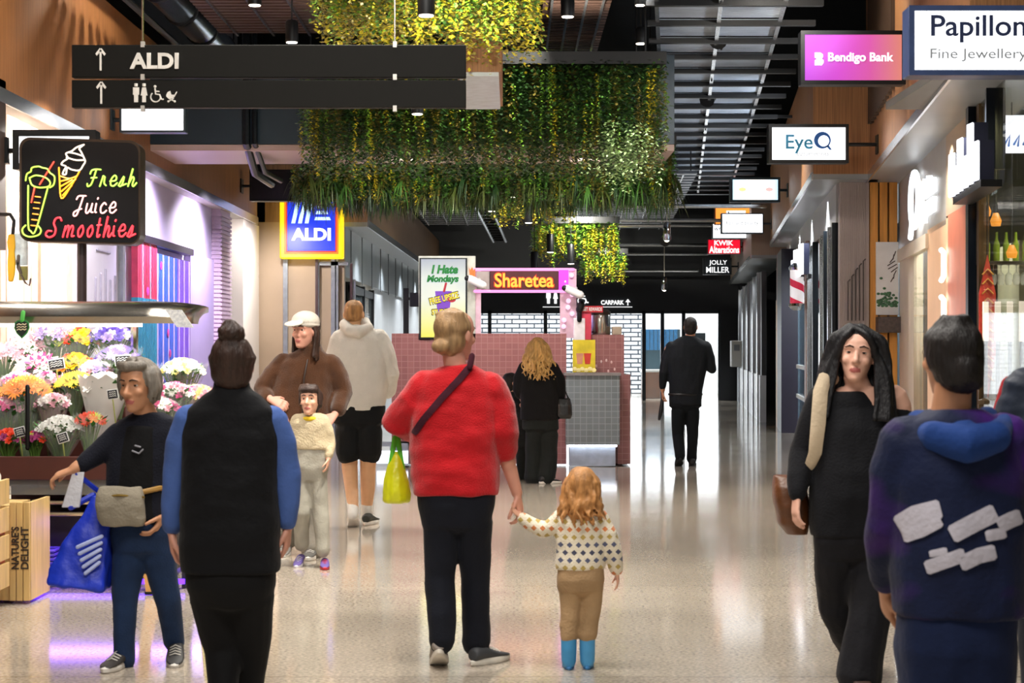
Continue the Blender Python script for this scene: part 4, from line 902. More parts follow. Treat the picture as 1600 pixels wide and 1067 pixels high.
# ------------------------------------------------------------------ bubble tea kiosk in the middle of the mall
def tiles(name, col, grout, size, rough=.25):
    m = M(name, col, rough); nt = m.node_tree; L = nt.links; b = nt.nodes.new('ShaderNodeTexBrick'); tc = nt.nodes.new('ShaderNodeTexCoord'); mp = nt.nodes.new('ShaderNodeMapping')
    mp.inputs['Rotation'].default_value = (R(90), 0, 0); b.inputs['Scale'].default_value = 1; b.inputs['Brick Width'].default_value = size; b.inputs['Row Height'].default_value = size; b.offset = 0
    b.inputs['Mortar Size'].default_value = .004; c = rgb(col)
    b.inputs['Color1'].default_value = c; b.inputs['Color2'].default_value = tuple(x * .86 for x in c[:3]) + (1,); b.inputs['Mortar'].default_value = rgb(grout)
    L.new(tc.outputs['Object'], mp.inputs[0]); L.new(mp.outputs[0], b.inputs[0]); L.new(b.outputs[0], nt.nodes['Principled BSDF'].inputs['Base Color']); return m
YK = 22.7; kk = YK / F
pinkt = tiles('pink_tiles', '9c6866', 'a87876', .075); greyt = tiles('grey_tiles', '7f898c', '98a2a5', .075)
kx = lambda px: (px - 800) * kk
kz = lambda py: CH - (py - HY) * kk
t = thing('drinks_kiosk', 'pink tiled bubble tea kiosk counter with grey tiled front and glowing plinth', 'kiosk', (0, YK + 1, 0))
m = MB(); m.box(kx(612), kx(885), YK, YK + .3, .02, kz(521)); m.build('pink_wall', pinkt, t, False)
m = MB(); m.box(kx(612), kx(640), YK - .35, YK, .02, kz(690)); m.box(kx(588), kx(640), YK - .36, YK, kz(695), kz(690)); m.build('left_plinth', M('plinth_grey', 'a9b4c4', .3, .3), t)
m = MB(); m.box(kx(592), kx(640), YK - .36, YK - .3, .05, .2); m.build('left_glow_strip', E('plinth_glow', 'eaf0ff', 2.2), t)
m = MB(); m.box(kx(915), kx(976), YK + .1, YK + 1.0, .02, kz(523)); m.build('pink_pillar', pinkt, t, False)
m = MB(); m.box(kx(965), kx(985), YK, YK + 3.2, .02, kz(585)); m.build('pink_side_counter', pinkt, t, False)
m = MB(); m.box(kx(883), kx(966), YK - .3, YK + .1, kz(693), kz(586)); m.build('grey_counter_front', greyt, t, False)
m = MB(); m.box(kx(880), kx(968), YK - .33, YK + .12, kz(586), kz(582)); m.build('counter_top', M('grey_top', '8b8684', .3), t)
m = MB(); m.box(kx(889), kx(960), YK - .22, YK + .1, .01, kz(697)); m.build('plinth', M('plinth_grey', 'a9b4c4', .3, .3), t)
m = MB(); m.box(kx(887), kx(962), YK - .28, YK - .24, kz(696), kz(693)); m.build('plinth_glow_strip', E('strip_glow', 'f2f5ff', 7), t)
m = MB()
for i, (px, py) in enumerate(((932, 572), (940, 565), (948, 563), (956, 566), (925, 578), (951, 580), (961, 577))): m.ell((kx(px), YK + .096, kz(py - 0)), (.012, .004, .02), seg=8, rows=5)
m.build('printed_marks', M('pale_pink', 'e3c0bc', .5), t)
# frame over the kiosk: pink lit posts and fascia
t = thing('kiosk_sign', 'pink neon-edged kiosk frame with red and yellow lit tea shop name', 'sign', (kx(815), YK, kz(440)))
pk = E('pink_neon', 'f28fd0', 1.6); pst = M('pale_pink_metal', 'd9b6c6', .3, .2)
for y in (421, 455): m = MB(); m.tube([(kx(742), YK, kz(y)), (kx(896), YK, kz(y))], .018, 8); m.build('neon_edge', pk, t)
for px, wd, y1 in ((745, .05, 521), (888, .1, 528)):
    m = MB(); m.box(kx(px) - wd, kx(px) + wd, YK + .02, YK + .12, kz(y1), kz(420)); m.build('post', pst, t)
m = MB(); m.box(kx(873), kx(888), YK - .03, YK + .02, kz(453), kz(422)); m.build('magenta_panel', E('magenta_glow', 'e03ad8', 1.5), t)
m = MB(); m.box(kx(766), kx(872), YK - .05, YK + .05, kz(453), kz(424)); m.build('sign_board', M('maroon_board', '4a161c', .4), t)
txt(t, 'Sharetea', (kx(819), YK - .06, kz(438)), 92 * kk, 22 * kk, E('amber_letter', 'ffae3a', 1.3), .01, bold=.02)
m = MB(); o = txt(t, 'Sharetea', (kx(819), YK - .052, kz(438)), 95 * kk, 25 * kk, E('red_letter_edge', 'd8281c', .9), .004, bold=.05); o.name = 'letter_edge'
m = MB(); m.box(kx(745), kx(765), YK - .02, YK + .02, kz(452), kz(424)); m.build('mesh_panel', M('mesh_grey', '9a8f8a', .5), t)
for i in range(9):
    m = MB(); m.ell((kx(888) + random.uniform(-.06, .06), YK - .01, kz(430 + i * 10)), (.03, .025, .03), seg=8, rows=5); m.build('bulb', E('pink_bulb', 'f6c6e2', 1.2), t)
for px, py in ((742, 440), (893, 455)):
    c = V((kx(px), YK - .12, kz(py))); q = thing('security_camera', 'white bullet security camera on the %s end of the kiosk frame' % ('left' if px < 800 else 'right'), 'camera', c)
    m = MB(); m.tube([c + V((-.06, 0, .03)), c + V((.1, -.05, -.05))], .05, 12); m.build('camera_body', white, q); m = MB(); m.ell(c + V((-.09, -.02, .035)), (.035, .03, .035)); m.build('lens', black, q)
    m = MB(); m.tube([c + V((.05, 0, 0)), c + V((.06, .14, .04))], .018, 6); m.build('bracket', white, q)
# left poster light box
a, b = V((kx(658), YK - .02, kz(527))), V((kx(730), YK - .02, kz(405)))
t = thing('poster_lightbox', 'tall bright lit poster with green lettering and a purple drink beside the kiosk sign', 'lightbox', (a + b) / 2)
m = MB(); m.box(a.x - .03, b.x + .1, YK, YK + .14, a.z - .03, b.z + .04); m.build('case', M('poster_case', 'c3c6bc', .35, .3), t)
m = MB(); m.box(a.x - .02, b.x, YK - .02, YK, a.z - .02, b.z + .015); m.build('rim', M('dark_frame', '1c2228', .35, .4), t)
m = MB(); m.box(a.x, b.x - .02, YK - .03, YK - .02, a.z, b.z); m.build('lit_poster', E_grad('poster_face', ['f6ee62', 'e9f0c0', 'dfeafa', 'c9dbf8', '4d7bd8'], .72, 2, (-.47, .48)), t)
grn = E('poster_green', '149a3c', .35); yw = E('poster_yellow', 'f2dc3a', .75); rot = -6
txt(t, 'I Hate', (kx(695), YK - .036, kz(421)), 42 * kk, 14 * kk, grn, .004, bold=.05, shear=.2)
txt(t, 'Mondays', (kx(692), YK - .036, kz(437)), 50 * kk, 14 * kk, grn, .004, bold=.05, shear=.2)
for n, (px, py), wd, sz in (('FREE UPSIZE', (694, 466), 46, 10), ('STUDENT', (692, 487), 34, 8)):
    txt(t, n, (kx(px), YK - .042, kz(py)), wd * kk, sz * kk, yw, .003, bold=.03, roll=14 if n[0] == 'F' else 3)
    o = txt(t, n, (kx(px), YK - .039, kz(py)), (wd + 2) * kk, (sz + 2.5) * kk, M('poster_shadow', '3c3a1a', .5), .002, bold=.05, roll=14 if n[0] == 'F' else 3); o.name = 'letter_edge'
m = MB(); m.prism([(kx(684), YK - .034, kz(490)), (kx(702), YK - .034, kz(490)), (kx(706), YK - .034, kz(455)), (kx(680), YK - .034, kz(455))], (0, .003, 0)); m.build('printed_drink', E('poster_purple', '8a4fd0', .6), t, False)
m = MB(); m.tube([(kx(694), YK - .035, kz(455)), (kx(697), YK - .035, kz(443))], .014, 8); m.ell((kx(706), YK - .036, kz(468)), (.05, .003, .035)); m.build('printed_straw', E('poster_red', 'd8404a', .5), t)
m = MB(); m.box(a.x + .05, b.x - .05, YK + .02, YK + .12, kz(521), a.z - .03); m.build('stand', pst, t)
c = V((kx(738), YK - .02, kz(425))); m = MB(); m.prism([c + V((x*kk, 0, z*kk)) for x, z in ((-4,-8),(4,-9),(5,6),(1,2),(0,8),(-3,3),(-5,7))], (0, .03, 0))
q = thing('flame_sign', 'small orange flame-shaped lit sign beside the poster', 'sign', c); m.build('lit_face', E('flame_orange', 'f0622a', 1.6), q, False)
m = MB(); m.tube([c + V((0, .02, -.05)), c + V((.06, .05, -.16))], .012, 6); m.build('bracket', black, q)
# things on the counter
a, b = (kx(894), kz(581)), (kx(929), kz(531)); t = thing('menu_poster', 'yellow drinks poster standing on the grey kiosk counter', 'poster', (kx(911), YK - .2, kz(582)))
m = MB(); m.box(a[0], b[0], YK - .2, YK - .17, a[1], b[1]); m.build('board', M('poster_yellow_print', 'd9c52a', .45, 0, .25, 5), t)
for px, cl in ((905, 'c98a6a'), (917, 'c23a2a')):
    m = MB(); q = V((kx(px), YK - .204, kz(562))); m.prism([q + V((-.03, 0, -.05)), q + V((.03, 0, -.05)), q + V((.045, 0, .08)), q + V((-.045, 0, .08))], (0, .004, 0)); m.build('printed_cup', M('cup_' + cl, cl, .4), t, False)
m = MB()
for i in range(6): m.ell((kx(897 + i * 6), YK - .203, kz(576 + (i % 2) * 2)), (.03, .003, .026), seg=10, rows=5)
m.build('printed_fruit', M('fruit_pale', 'efe39a', .5), t)
t = thing('drink_urn', 'large polished steel drink urn on the pink kiosk pillar', 'urn', (kx(939), YK + .35, kz(523))); c = V((kx(939), YK + .35, kz(523)))
m = MB(); m.lathe(c, [(.13, 0), (.135, .02), (.135, .24), (.128, .26)], 28); m.build('body', steel, t); m = MB(); m.lathe(c, [(.138, .25), (.138, .29), (.1, .315), (.03, .325)], 28); m.build('lid', M('urn_lid', '3c2f28', .3, .5), t)
tag(MB().box(kx(958), kx(973), YK + .2, YK + .35, kz(523), kz(510)).build('napkin_box', M('box_beige', 'b3a690', .5), bevel=.008), 'small beige box beside the steel urn', 'box')
t = thing('cup_dispenser', 'pink and white cup machine with a red topped sign behind the yellow poster', 'dispenser', (kx(917), YK + .02, kz(582)))
m = MB(); m.box(kx(896), kx(914), YK - .05, YK + .09, kz(582), kz(497)); m.build('body', M('machine_white', 'e3dfe2', .35), t, bevel=.01); m = MB(); m.box(kx(909), kx(924), YK + .0, YK + .09, kz(531), kz(488)); m.build('red_panel', M('machine_pink', 'd8405a', .35), t, bevel=.01)
m = MB(); m.box(kx(909), kx(942), YK - .02, YK + .0, kz(488), kz(478)); m.build('header', M('red_header', 'c2202e', .4), t); txt(t, 'GET REWARDS', (kx(925.5), YK - .024, kz(483)), 30 * kk, 6 * kk, white, .002, bold=.03)
m = MB(); m.tube([(kx(905), YK - .06, kz(500)), (kx(905), YK - .06, kz(484))], .03, 10); m.tube([(kx(905), YK - .06, kz(484)), (kx(908), YK - .06, kz(476))], .045, 10); m.build('nozzle', black, t)
# black loudspeaker on a dark post left of the poster
t = thing('wall_speaker', 'black box speaker on a dark post left of the lit poster', 'speaker', P(649, 470, 28))
Y = 28; k = Y / F; a, b = P(640, 479, Y), P(658, 457, Y); m = MB(); m.box(a.x, b.x, Y, Y + .2, a.z, b.z); m.build('housing', M('speaker_black', '22242e', .5), t, bevel=.01)
m = MB(); q = P(634, 570, Y); m.box(q.x - .04, q.x + .04, Y + .05, Y + .13, 0, P(0, 450, Y).z); m.build('post', dark, t); m = MB(); m.box(q.x, a.x + .02, Y + .08, Y + .12, a.z + .1, a.z + .14); m.build('bracket', black, t)
spot('kiosk_light', (.6, 21.2, 3.3), 90, 100, (1, .9, .92), (25, 0, 0)); spot('kiosk_light', (-.8, 21.4, 3.3), 90, 100, (1, .92, .9), (25, 0, 0))
# far left shop windows on the second run
for i, (y0, y1) in enumerate(((30.2, 32.2), (32.8, 34.3))):
    m = MB(); x = -2.6; m.box(x - .04, x, y0, y1, .1, 2.35); struct(m.build('window_%d' % (6 + i), glass('left_glass', '6f7f88', .45)))
m = MB()
for y in (29.9, 32.3, 34.4): m.box(-2.66, -2.56, y, y + .14, 0, 2.5)
m.box(-2.64, -2.57, 29.9, 34.5, 2.33, 2.45); struct(m.build('trim_50', M('dark_frame', '1c2228', .35, .4)), 'dark frames of the far left shop windows')
m = MB(); m.box(-4.2, -4.0, 29.3, 35, 0, 3.3); struct(m.build('wall_left.006', M('left_shop_back', 'b9aa94', .5)), 'back wall of the far left shop')
m = MB(); m.box(-2.66, -2.645, 31.2, 31.9, .9, 1.75); q = tag(m.build('notice_sheet', M('sheet_white', 'e6ebf2', .5, 0, .25, 60)), 'white printed notice inside the far left shop window', 'notice')
area('shop_lamp', (-3.3, 32, 3.1), (0, 0, 0), .8, 2.5, 120, (1, .95, .88))
for Yq in (31, 36, 41, 46): spot('soffit_downlight', (-2.0, Yq, 3.3), 120, 120, (.95, .97, 1), rad=.06)
# ------------------------------------------------------------------ left shop details
XW = -4.08
def LP(px, py, x=XW + .04):
    Y = x * F / (px - CX); return V((x, Y, CH - (py - HY) * Y / F))
# lilac poster between post and blinds
a = LP(137, 560); b = LP(186, 385)
t = thing('shop_poster', 'pale lilac poster with a faint drawing in the left shop window', 'poster', (a + b) / 2)
m = MB(); m.box(XW, XW + .03, a.y, b.y, 1.0, 2.75); m.build('panel', M('poster_lilac', 'c2bfd2', .4, 0, .05, 3), t)
m = MB()
for i in range(5): y = a.y + .35 + i * .22; m.tube([(XW + .036, y, 1.9), (XW + .036, y, 2.12 + .05 * (i % 3))], .014, 6)
m.tube([(XW + .036, a.y + .4, 2.5), (XW + .036, a.y + 1.2, 2.5)], .016, 6); m.tube([(XW + .036, a.y + .4, 2.4), (XW + .036, a.y + 1.0, 2.4)], .012, 6); m.build('printed_lines', M('poster_grey', '9b98b0', .5), t)
m = MB(); m.box(XW, XW + .08, b.y, b.y + .12, 0, 3.3); struct(m.build('trim_51', M('grey_mullion', '8f959b', .3, .6)))
# striped vertical window strips: red and teal at the near end, blue and violet beyond
y0 = 19.7; y1 = 22.9
t = thing('vertical_blind', 'red, teal and blue striped vertical strips in the lilac shop window', 'blind', (-4.02, y0, 0))
m = MB(); m.box(-4.06, -3.94, y0 - .1, y1 + .1, 2.58, 2.66); m.build('head_rail', M('rail_black', '15121c', .4), t)
sr, st, sb, sv, sl = (M('strip_' + c, c, .5) for c in ('c93a5c', '2a8fae', '3a62c8', '7a52c8', 'c3b0de'))
n = 38
for i in range(n):
    y = y0 + (y1 - y0) * i / n; w_ = .046
    if i < 13:
        zt = 1.98 + .0 * i
        m = MB(); m.cur = 0; m.box(-4.04, -3.97, y, y + w_, zt, 2.58); m.cur = 1; m.box(-4.04, -3.97, y, y + w_, .2, zt); m.build('strip', [sl if i % 5 == 3 else sr, st], t)
    else:
        m = MB(); m.box(-4.04, -3.97, y, y + w_, .2, 2.5); m.build('strip', (sl if i % 4 == 1 else (sb if i < 28 else sv)), t)
for px, py in ((252, 415), (231, 455), (263, 520), (266, 552)): MB().ell(LP(px, py, -3.965), (.006, .07, .05), seg=8, rows=5).build('printed_mark', M('mark_magenta', 'c23a9a', .5), t)
# yellow scroll-shaped sign with clear glass jug, hanging at the far left
Y = 13.9; k = Y / F
t = thing('yellow_sign', 'yellow scalloped sign board seen edge-on beside the neon smoothie sign', 'sign', P(18, 404, Y))
m = MB(); m.loft([[P(px + sx, py, Y + sy) for sx, sy in ((-w_, -.05), (w_, -.05), (w_, .05), (-w_, .05))] for px, py, w_ in ((17, 440, 4), (18, 425, 6), (18, 410, 6.5), (18, 398, 5.5), (18, 394, 5), (18, 388, 6), (17.5, 378, 6.5), (18, 366, 5))]); m.build('board', M('sign_mustard', 'd8a81e', .45, 0, .1, 6), t, bevel=.01)
m = MB(); m.box(P(24, 0, Y).x, P(44, 0, Y).x, Y - .03, Y, P(0, 415, Y).z, P(0, 365, Y).z); m.build('printed_panel', M('panel_bluewhite', 'cfdde8', .4, 0, .3, 18), t); m = MB(); m.box(P(31, 0, Y).x, P(44, 0, Y).x, Y - .03, Y, P(0, 438, Y).z, P(0, 416, Y).z); m.build('lower_panel', M('panel_khaki', '8d8a4e', .45), t)
m = MB()
m.tube([P(29, 400, Y - .04), P(28, 418, Y - .04), P(33, 428, Y - .04), P(27, 408, Y - .04)], .012, 6); m.tube([P(33, 430, Y - .04), P(40, 442, Y - .04), P(46, 446, Y - .04), P(48, 436, Y - .04)], .008, 6); m.build('wire', M('wire_grey', '5a5048', .4), t)
m = MB(); m.tube([P(20, 366, Y), P(22, 345, Y), P(16, 335, Y)], .014, 6); m.tube([P(16, 335, Y), V((XL - .3, Y + .3, P(16, 330, Y).z))], .014, 6); m.build('bracket', black, t)
spot('lilac_light', (-3.2, 20.4, 3.25), 420, 140, (.88, .76, 1), (0, 35, 0)); spot('lilac_light', (-3.2, 23.6, 3.25), 420, 140, (.9, .78, 1), (0, 35, 0))
spot('cream_light', (-3.2, 15.5, 3.25), 500, 140, (1, .92, .85), (0, 40, 0)); spot('cream_light', (-3.1, 26.8, 3.25), 160, 140, (1, .95, .92), (10, 30, 0)); spot('cream_light', (-3.5, 27.4, 3.3), 140, 150, (1, .95, .9), (20, 0, 0))
spot('soffit_downlight', (-3.4, 12.5, 3.3), 150, 130, (1, .94, .86)); spot('soffit_downlight', (-3.4, 17.5, 3.3), 120, 130, (1, .95, .9))
# ------------------------------------------------------------------ flower stand, bouquets, tags, crates
Y = 11.2; k = Y / F
t = thing('flower_stand', 'stepped brown flower stand with a curved steel canopy on the left', 'flower stand', (-2.9, 12.3, 0))
brn = M('stand_brown', '4e231b', .45, 0, .12, 5)
pz = lambda py, Yq: CH - (py - HY) * Yq / F
px_ = lambda px, Yq: (px - CX) * Yq / F
xr_ = px_(292, Y); xl_ = px_(-70, Y)
m = MB()                                                        # canopy: rounded steel hood
prof = [(0, 0), (-.02, .04), (.02, .09), (.12, .125), (.3, .14), (.5, .14), (.5, .1), (.3, .08), (.15, .04), (.1, 0)]
z0 = pz(505, Y); rings = []
for i, (x, sh) in enumerate([(xl_, 0)] + [(xr_ - .25 + .25 * math.sin(a), .25 * (1 - math.cos(a))) for a in [j * math.pi / 12 for j in range(7)]]):
    rings.append([(x, Y + sh * 1.2 + py * (1 if sh == 0 else 1), z0 + pzv * (1 - sh * .8)) for py, pzv in prof])
m.loft(rings); m.build('canopy', M('canopy_steel', 'a8a298', .22, 1, .15, 3), t)
m = MB(); m.box(xl_, xr_ - .3, Y + .1, Y + .16, z0 - .02, z0 + .01); m.build('canopy_light', E('canopy_glow', 'fff6ec', 3), t)
XE = -2.12
for i, (y0, y1, z) in enumerate(((Y - .05, Y + .5, .72), (Y + .5, Y + .85, .98), (Y + .85, Y + 1.25, 1.22))):
    m = MB(); m.box(xl_, (px_(296, Y), XE, px_(215, Y + 1.25))[i], y0, y1, .62 if i == 0 else z - .3, z); m.build('tier', brn, t, bevel=.008)
m = MB(); m.box(xl_, px_(296, Y), Y - .1, Y - .05, .66, .80); m.build('front_fascia', brn, t, bevel=.005)
m = MB(); m.box(xl_, px_(215, Y + 1.25), Y + 1.25, Y + 1.33, .1, 1.24); m.build('back_panel', brn, t)
m = MB(); m.box(xl_, px_(296, Y), Y - .08, Y - .05, .57, .66); m.build('glass_strip', glass('strip_glass', '8a8a86', .4), t)
for z in (.52, .45): m = MB(); m.tube([(xl_, Y - .04, z), (px_(292, Y), Y - .04, z)], .012, 8); m.build('rail', M('brass_rail', 'd8cba8', .25, .8), t)
m = MB(); m.box(xl_, XE, Y + .25, Y + 1.2, .05, .44); m.build('base_cabinet', M('stand_dark', '1c1a20', .45), t)
for px in (-40, 285):
    m = MB(); m.box(px_(px, Y), px_(px, Y) + .05, Y - .02, Y + .05, 0, .6); m.build('leg', M('stand_dark', '1c1a20', .45), t)
for px in (-50, 210): m = MB(); m.tube([(px_(px, Y + 1.0), Y + 1.0, 1.2), (px_(px, Y + .4), Y + .4, z0 + .1)], .025, 8); m.build('canopy_post', steel, t)
m = MB(); q = P(42, 700, Y); m.tube([P(43, 700, Y - .02), P(43, 604, Y - .02)], .014, 8); m.build('tag_rail', black, t)
m = MB(); m.prism([P(258, 484, Y - .02), P(284, 484, Y - .02), P(303, 512, Y - .02), P(276, 511, Y - .02)], (0, .006, 0)); c_ = m.build('price_sheet', M('sheet_white', 'e6ebf2', .5, 0, .1, 60), t, False)
m = MB(); m.box(xl_, px_(290, Y), Y - .04, Y - .02, .03, .06); m.build('violet_strip_light', E('violet_glow', '5a2af0', 4), t)
area('violet_wash', (-2.7, Y + .08, .4), (-25, 0, 0), 1.8, .1, 6, (.35, .15, 1))
area('canopy_lamp', (-2.9, Y + .35, z0 - .03), (25, 0, 0), 1.9, .15, 10, (1, .97, .92))

BL = {c: M('bloom_' + c, c, .55, 0, .15, 40) for c in ('f4c81a', 'f2871e', 'e8421e', 'f4f0ea', 'e9a9b9', 'd8468c', '6f55c9', 'b79be0', 'f2e58a', 'c9d84a', 'f6f4ec', 'a83a78')}
stem_m = M('stem_green', '5c7d34', .5, 0, .2, 20); leaf_m = M('bouquet_leaf', '3f7a34', .5, 0, .25, 20)
wrap_c = glass('cellophane', 'f0f2f2', .16, .12); wrap_w = M('paper_wrap', 'd9d4ce', .6, 0, .05, 8); wrap_p = glass('pink_cellophane', 'e9c3cb', .35, .2)
def bloom(m, c, r, kind, up):
    """kind: 0 daisy, 1 full round bloom, 2 lily/star"""
    up = V(up).normalized(); u = up.orthogonal().normalized(); w_ = up.cross(u)
    if kind == 1:
        for ring, (n, rr, tilt) in enumerate(((6, 1, .25), (5, .75, .6), (4, .45, 1.0))):
            for i in range(n):
                a = 6.283 * (i + ring * .4) / n; d = (u * math.cos(a) + w_ * math.sin(a)); s_ = up.cross(d); tip = c + (d * math.cos(tilt) + up * math.sin(tilt)) * r * rr
                m.add([c, c + (tip - c) * .6 + s_ * r * .38, tip + s_ * r * .16, tip - s_ * r * .16, c + (tip - c) * .6 - s_ * r * .38], [(0, 1, 2, 3, 4)])
    else:
        n = 13 if kind == 0 else 6; wd = .13 if kind == 0 else .24
        for i in range(n):
            a = 6.283 * i / n + random.random() * .2; d = (u * math.cos(a) + w_ * math.sin(a)) + up * (.15 if kind == 0 else .45); s_ = up.cross(d).normalized()
            m.add([c, c + d * r * .55 + s_ * r * wd, c + d * r, c + d * r * .55 - s_ * r * wd], [(0, 1, 2, 3)])
def bouquet(px, py, Yb, rpx, kind, cols, label, wrap=None, n=18, hpx=60, br=.035, lean=0, size=1):
    """(px, py): centre of the bloom dome in the photo; hpx: distance down to the base of the wrap"""
    k_ = Yb / F; c = P(px, py, Yb); rr = rpx * k_ * 1.22; hh = hpx * k_; n = int(n * 1.5); br *= 1.12; base = c + V((lean * k_, 0, 0)); base.z = 1.222 if Yb >= Y + .84 else (.982 if Yb >= Y + .5 else .722); hh = c.z - base.z
    t = thing('bouquet', label, 'bouquet', base, 'bouquets on the flower stand')
    ms = [MB() for _ in cols]; st = MB(); lf = MB()
    for i in range(n):
        a = i * 2.4; q = math.sqrt((i + .5) / n); d = V((math.cos(a) * q, math.sin(a) * q * .7, (1 - q * q) * .55))
        p = c + d * rr; up = V((d.x * .9, d.y - .9, d.z + .7)); j = random.randrange(len(cols)); bloom(ms[j], p, br * random.uniform(.85, 1.15), kind, up)
        st.tube([p - V((0, 0, .005)), c + V((d.x * rr * .45, d.y * rr * .4, -hh * .45)), base + V((d.x * .02, d.y * .02, .01))], .004, 5, False)
    for i in range(int(n * 1.2)):
        a = random.uniform(0, 6.28); q = random.uniform(.3, 1.05); p = c + V((math.cos(a) * q * rr, math.sin(a) * q * rr * .7, random.uniform(-.5, .2) * rr)); d = V((math.cos(a), math.sin(a), random.uniform(0, 1))).normalized()
        leafquad(lf, p, d, d.cross(V((0, 0, 1))).normalized(), .06, .016)
    for mm, cc in zip(ms, cols):
        if mm.v: mm.build('blooms', BL[cc], t, False)
    st.build('stems', stem_m, t); lf.build('leaves', leaf_m, t, False)
    if wrap:
        m = MB(); N = 22; rings = []
        for f_, z in ((.14, 0), (.4, .35), (.75, .7), (1.06, 1.0), (1.15, 1.12)):
            rings.append([base + (c - base) * z + V((math.cos(6.283*i/N) * rr * f_ * (1 + (.08 * (i % 2) if z > .9 else 0)), math.sin(6.283*i/N) * rr * f_ * .75, (.03 * (i % 2) if z > .9 else 0))) for i in range(N)])
        m.loft(rings, False); o = m.build('wrap', wrap, t)
    return t
Y3, Y2, Y1 = Y + .98, Y + .62, Y + .22
B = bouquet
B(45, 545, Y3, 26, 2, ['f4f0ea', 'f6f4ec', 'e9a9b9'], 'white and pink lily bouquet at the back left, under the hanging tag', wrap_c, 16, 62, .05)
B(88, 528, Y3, 26, 2, ['f4f0ea', 'f6f4ec', 'b79be0', 'e9a9b9'], 'white lily bouquet under the canopy, second from the left at the back', wrap_c, 18, 66, .05)
B(122, 535, Y3, 27, 1, ['f4c81a', 'e8421e', 'c9d84a', 'f2871e'], 'red, yellow and lime mixed bouquet at the back of the stand', wrap_c, 24, 70, .036)
B(118, 572, Y2 + .15, 20, 1, ['f2871e', 'e8421e', 'f4c81a'], 'orange gerbera bouquet below the red and yellow one', wrap_c, 14, 60, .042)
B(172, 530, Y3, 28, 1, ['6f55c9', '6f55c9', 'f4f0ea', 'b79be0'], 'deep violet and white bouquet at the back right under the canopy', wrap_c, 26, 68, .036)
B(185, 560, Y2 + .1, 27, 0, ['b79be0', '6f55c9'], 'pale violet bouquet with long green stems behind the walking grey-haired woman', wrap_c, 26, 60, .03)
B(8, 560, Y3 - .1, 24, 2, ['f4f0ea', 'e9a9b9', 'c9d84a'], 'green and white foliage bouquet cut by the left edge of the photo', wrap_c, 14, 60, .045)
B(30, 600, Y2, 24, 1, ['e9a9b9', 'd8468c', 'f4f0ea'], 'small pink and white bouquet in the middle row at the left', wrap_c, 20, 62, .028)
B(72, 598, Y2 + .05, 20, 1, ['e9a9b9', 'a83a78', 'f4f0ea'], 'dusky pink bouquet in the middle row, second from the left', wrap_c, 16, 60, .026)
B(118, 600, Y2 - .06, 23, 0, ['f4c81a', 'f4c81a'], 'tall yellow daisy bunch in clear wrap in the middle of the stand', wrap_c, 26, 64, .034)
B(40, 612, Y1 + .14, 28, 0, ['f4c81a', 'f2871e'], 'yellow and orange gerbera bouquet at the front left', wrap_c, 20, 80, .05)
B(82, 632, Y1 + .1, 20, 1, ['e9a9b9', 'e9a9b9', 'f4f0ea'], 'pale pink rose bouquet beside the front gerberas', wrap_p, 18, 60, .026)
B(165, 606, Y1 + .2, 30, 1, ['f4f0ea', 'f6f4ec'], 'white bouquet in a grey-white paper wrap behind the grey-haired woman', wrap_w, 14, 84, .03, -12)
B(285, 582, Y2, 28, 1, ['f6f4ec', 'f2e58a', 'f4f0ea'], 'cream and white bouquet at the right end of the stand', wrap_c, 34, 70, .026)
B(272, 618, Y1 + .15, 26, 1, ['e9a9b9', 'f4f0ea', 'd8468c'], 'pink and white bouquet low at the right end, beside the dark vest', wrap_c, 30, 66, .024)
B(308, 622, Y1 + .25, 26, 1, ['d8468c', 'e9a9b9', 'f2e58a'], 'magenta pink bouquet at the far right end of the stand', wrap_p, 30, 64, .024)
B(96, 672, Y1 - .12, 30, 1, ['f4f0ea', 'f6f4ec'], 'white bouquet in frosted wrap at the front middle', wrap_c, 26, 52, .024)
B(140, 660, Y1 - .12, 18, 0, ['f2871e', 'e8421e', 'c9d84a'], 'small orange and green bouquet at the front, next to the frosted white one', wrap_c, 12, 46, .034)
B(12, 688, Y1 - .14, 22, 1, ['e8421e', 'a83a78'], 'dark red posy at the front left corner', None, 16, 30, .026)
B(60, 575, Y2 + .2, 24, 2, ['f4f0ea', 'f6f4ec', 'd8468c'], 'white lily bouquet with a few magenta blooms, behind the small dusky pink one', wrap_c, 16, 56, .048)
B(150, 580, Y2 + .05, 20, 1, ['f4f0ea', 'b79be0', 'e9a9b9'], 'white and lilac bouquet between the yellow daisies and the violet bunch', wrap_c, 20, 56, .03)
B(8, 640, Y1 + .12, 22, 1, ['e9a9b9', 'd8468c', 'f4f0ea'], 'pink carnation bouquet at the left edge beside the front gerberas', wrap_c, 20, 66, .03)
B(225, 600, Y1 + .3, 22, 1, ['f4f0ea', 'e9a9b9', 'f2e58a'], 'pale mixed bouquet mostly hidden behind the head of the grey-haired person', wrap_c, 20, 66, .028)
B(250, 640, Y1 + .05, 24, 1, ['d8468c', 'f4f0ea', 'e9a9b9'], 'pink and cream bouquet low beside the shoulder of the grey-haired person', wrap_c, 24, 66, .026)
B(55, 688, Y1 - .14, 16, 1, ['a83a78', 'e8421e', 'c9d84a'], 'small dark red and green posy between two tilted price tags', None, 14, 28, .024)
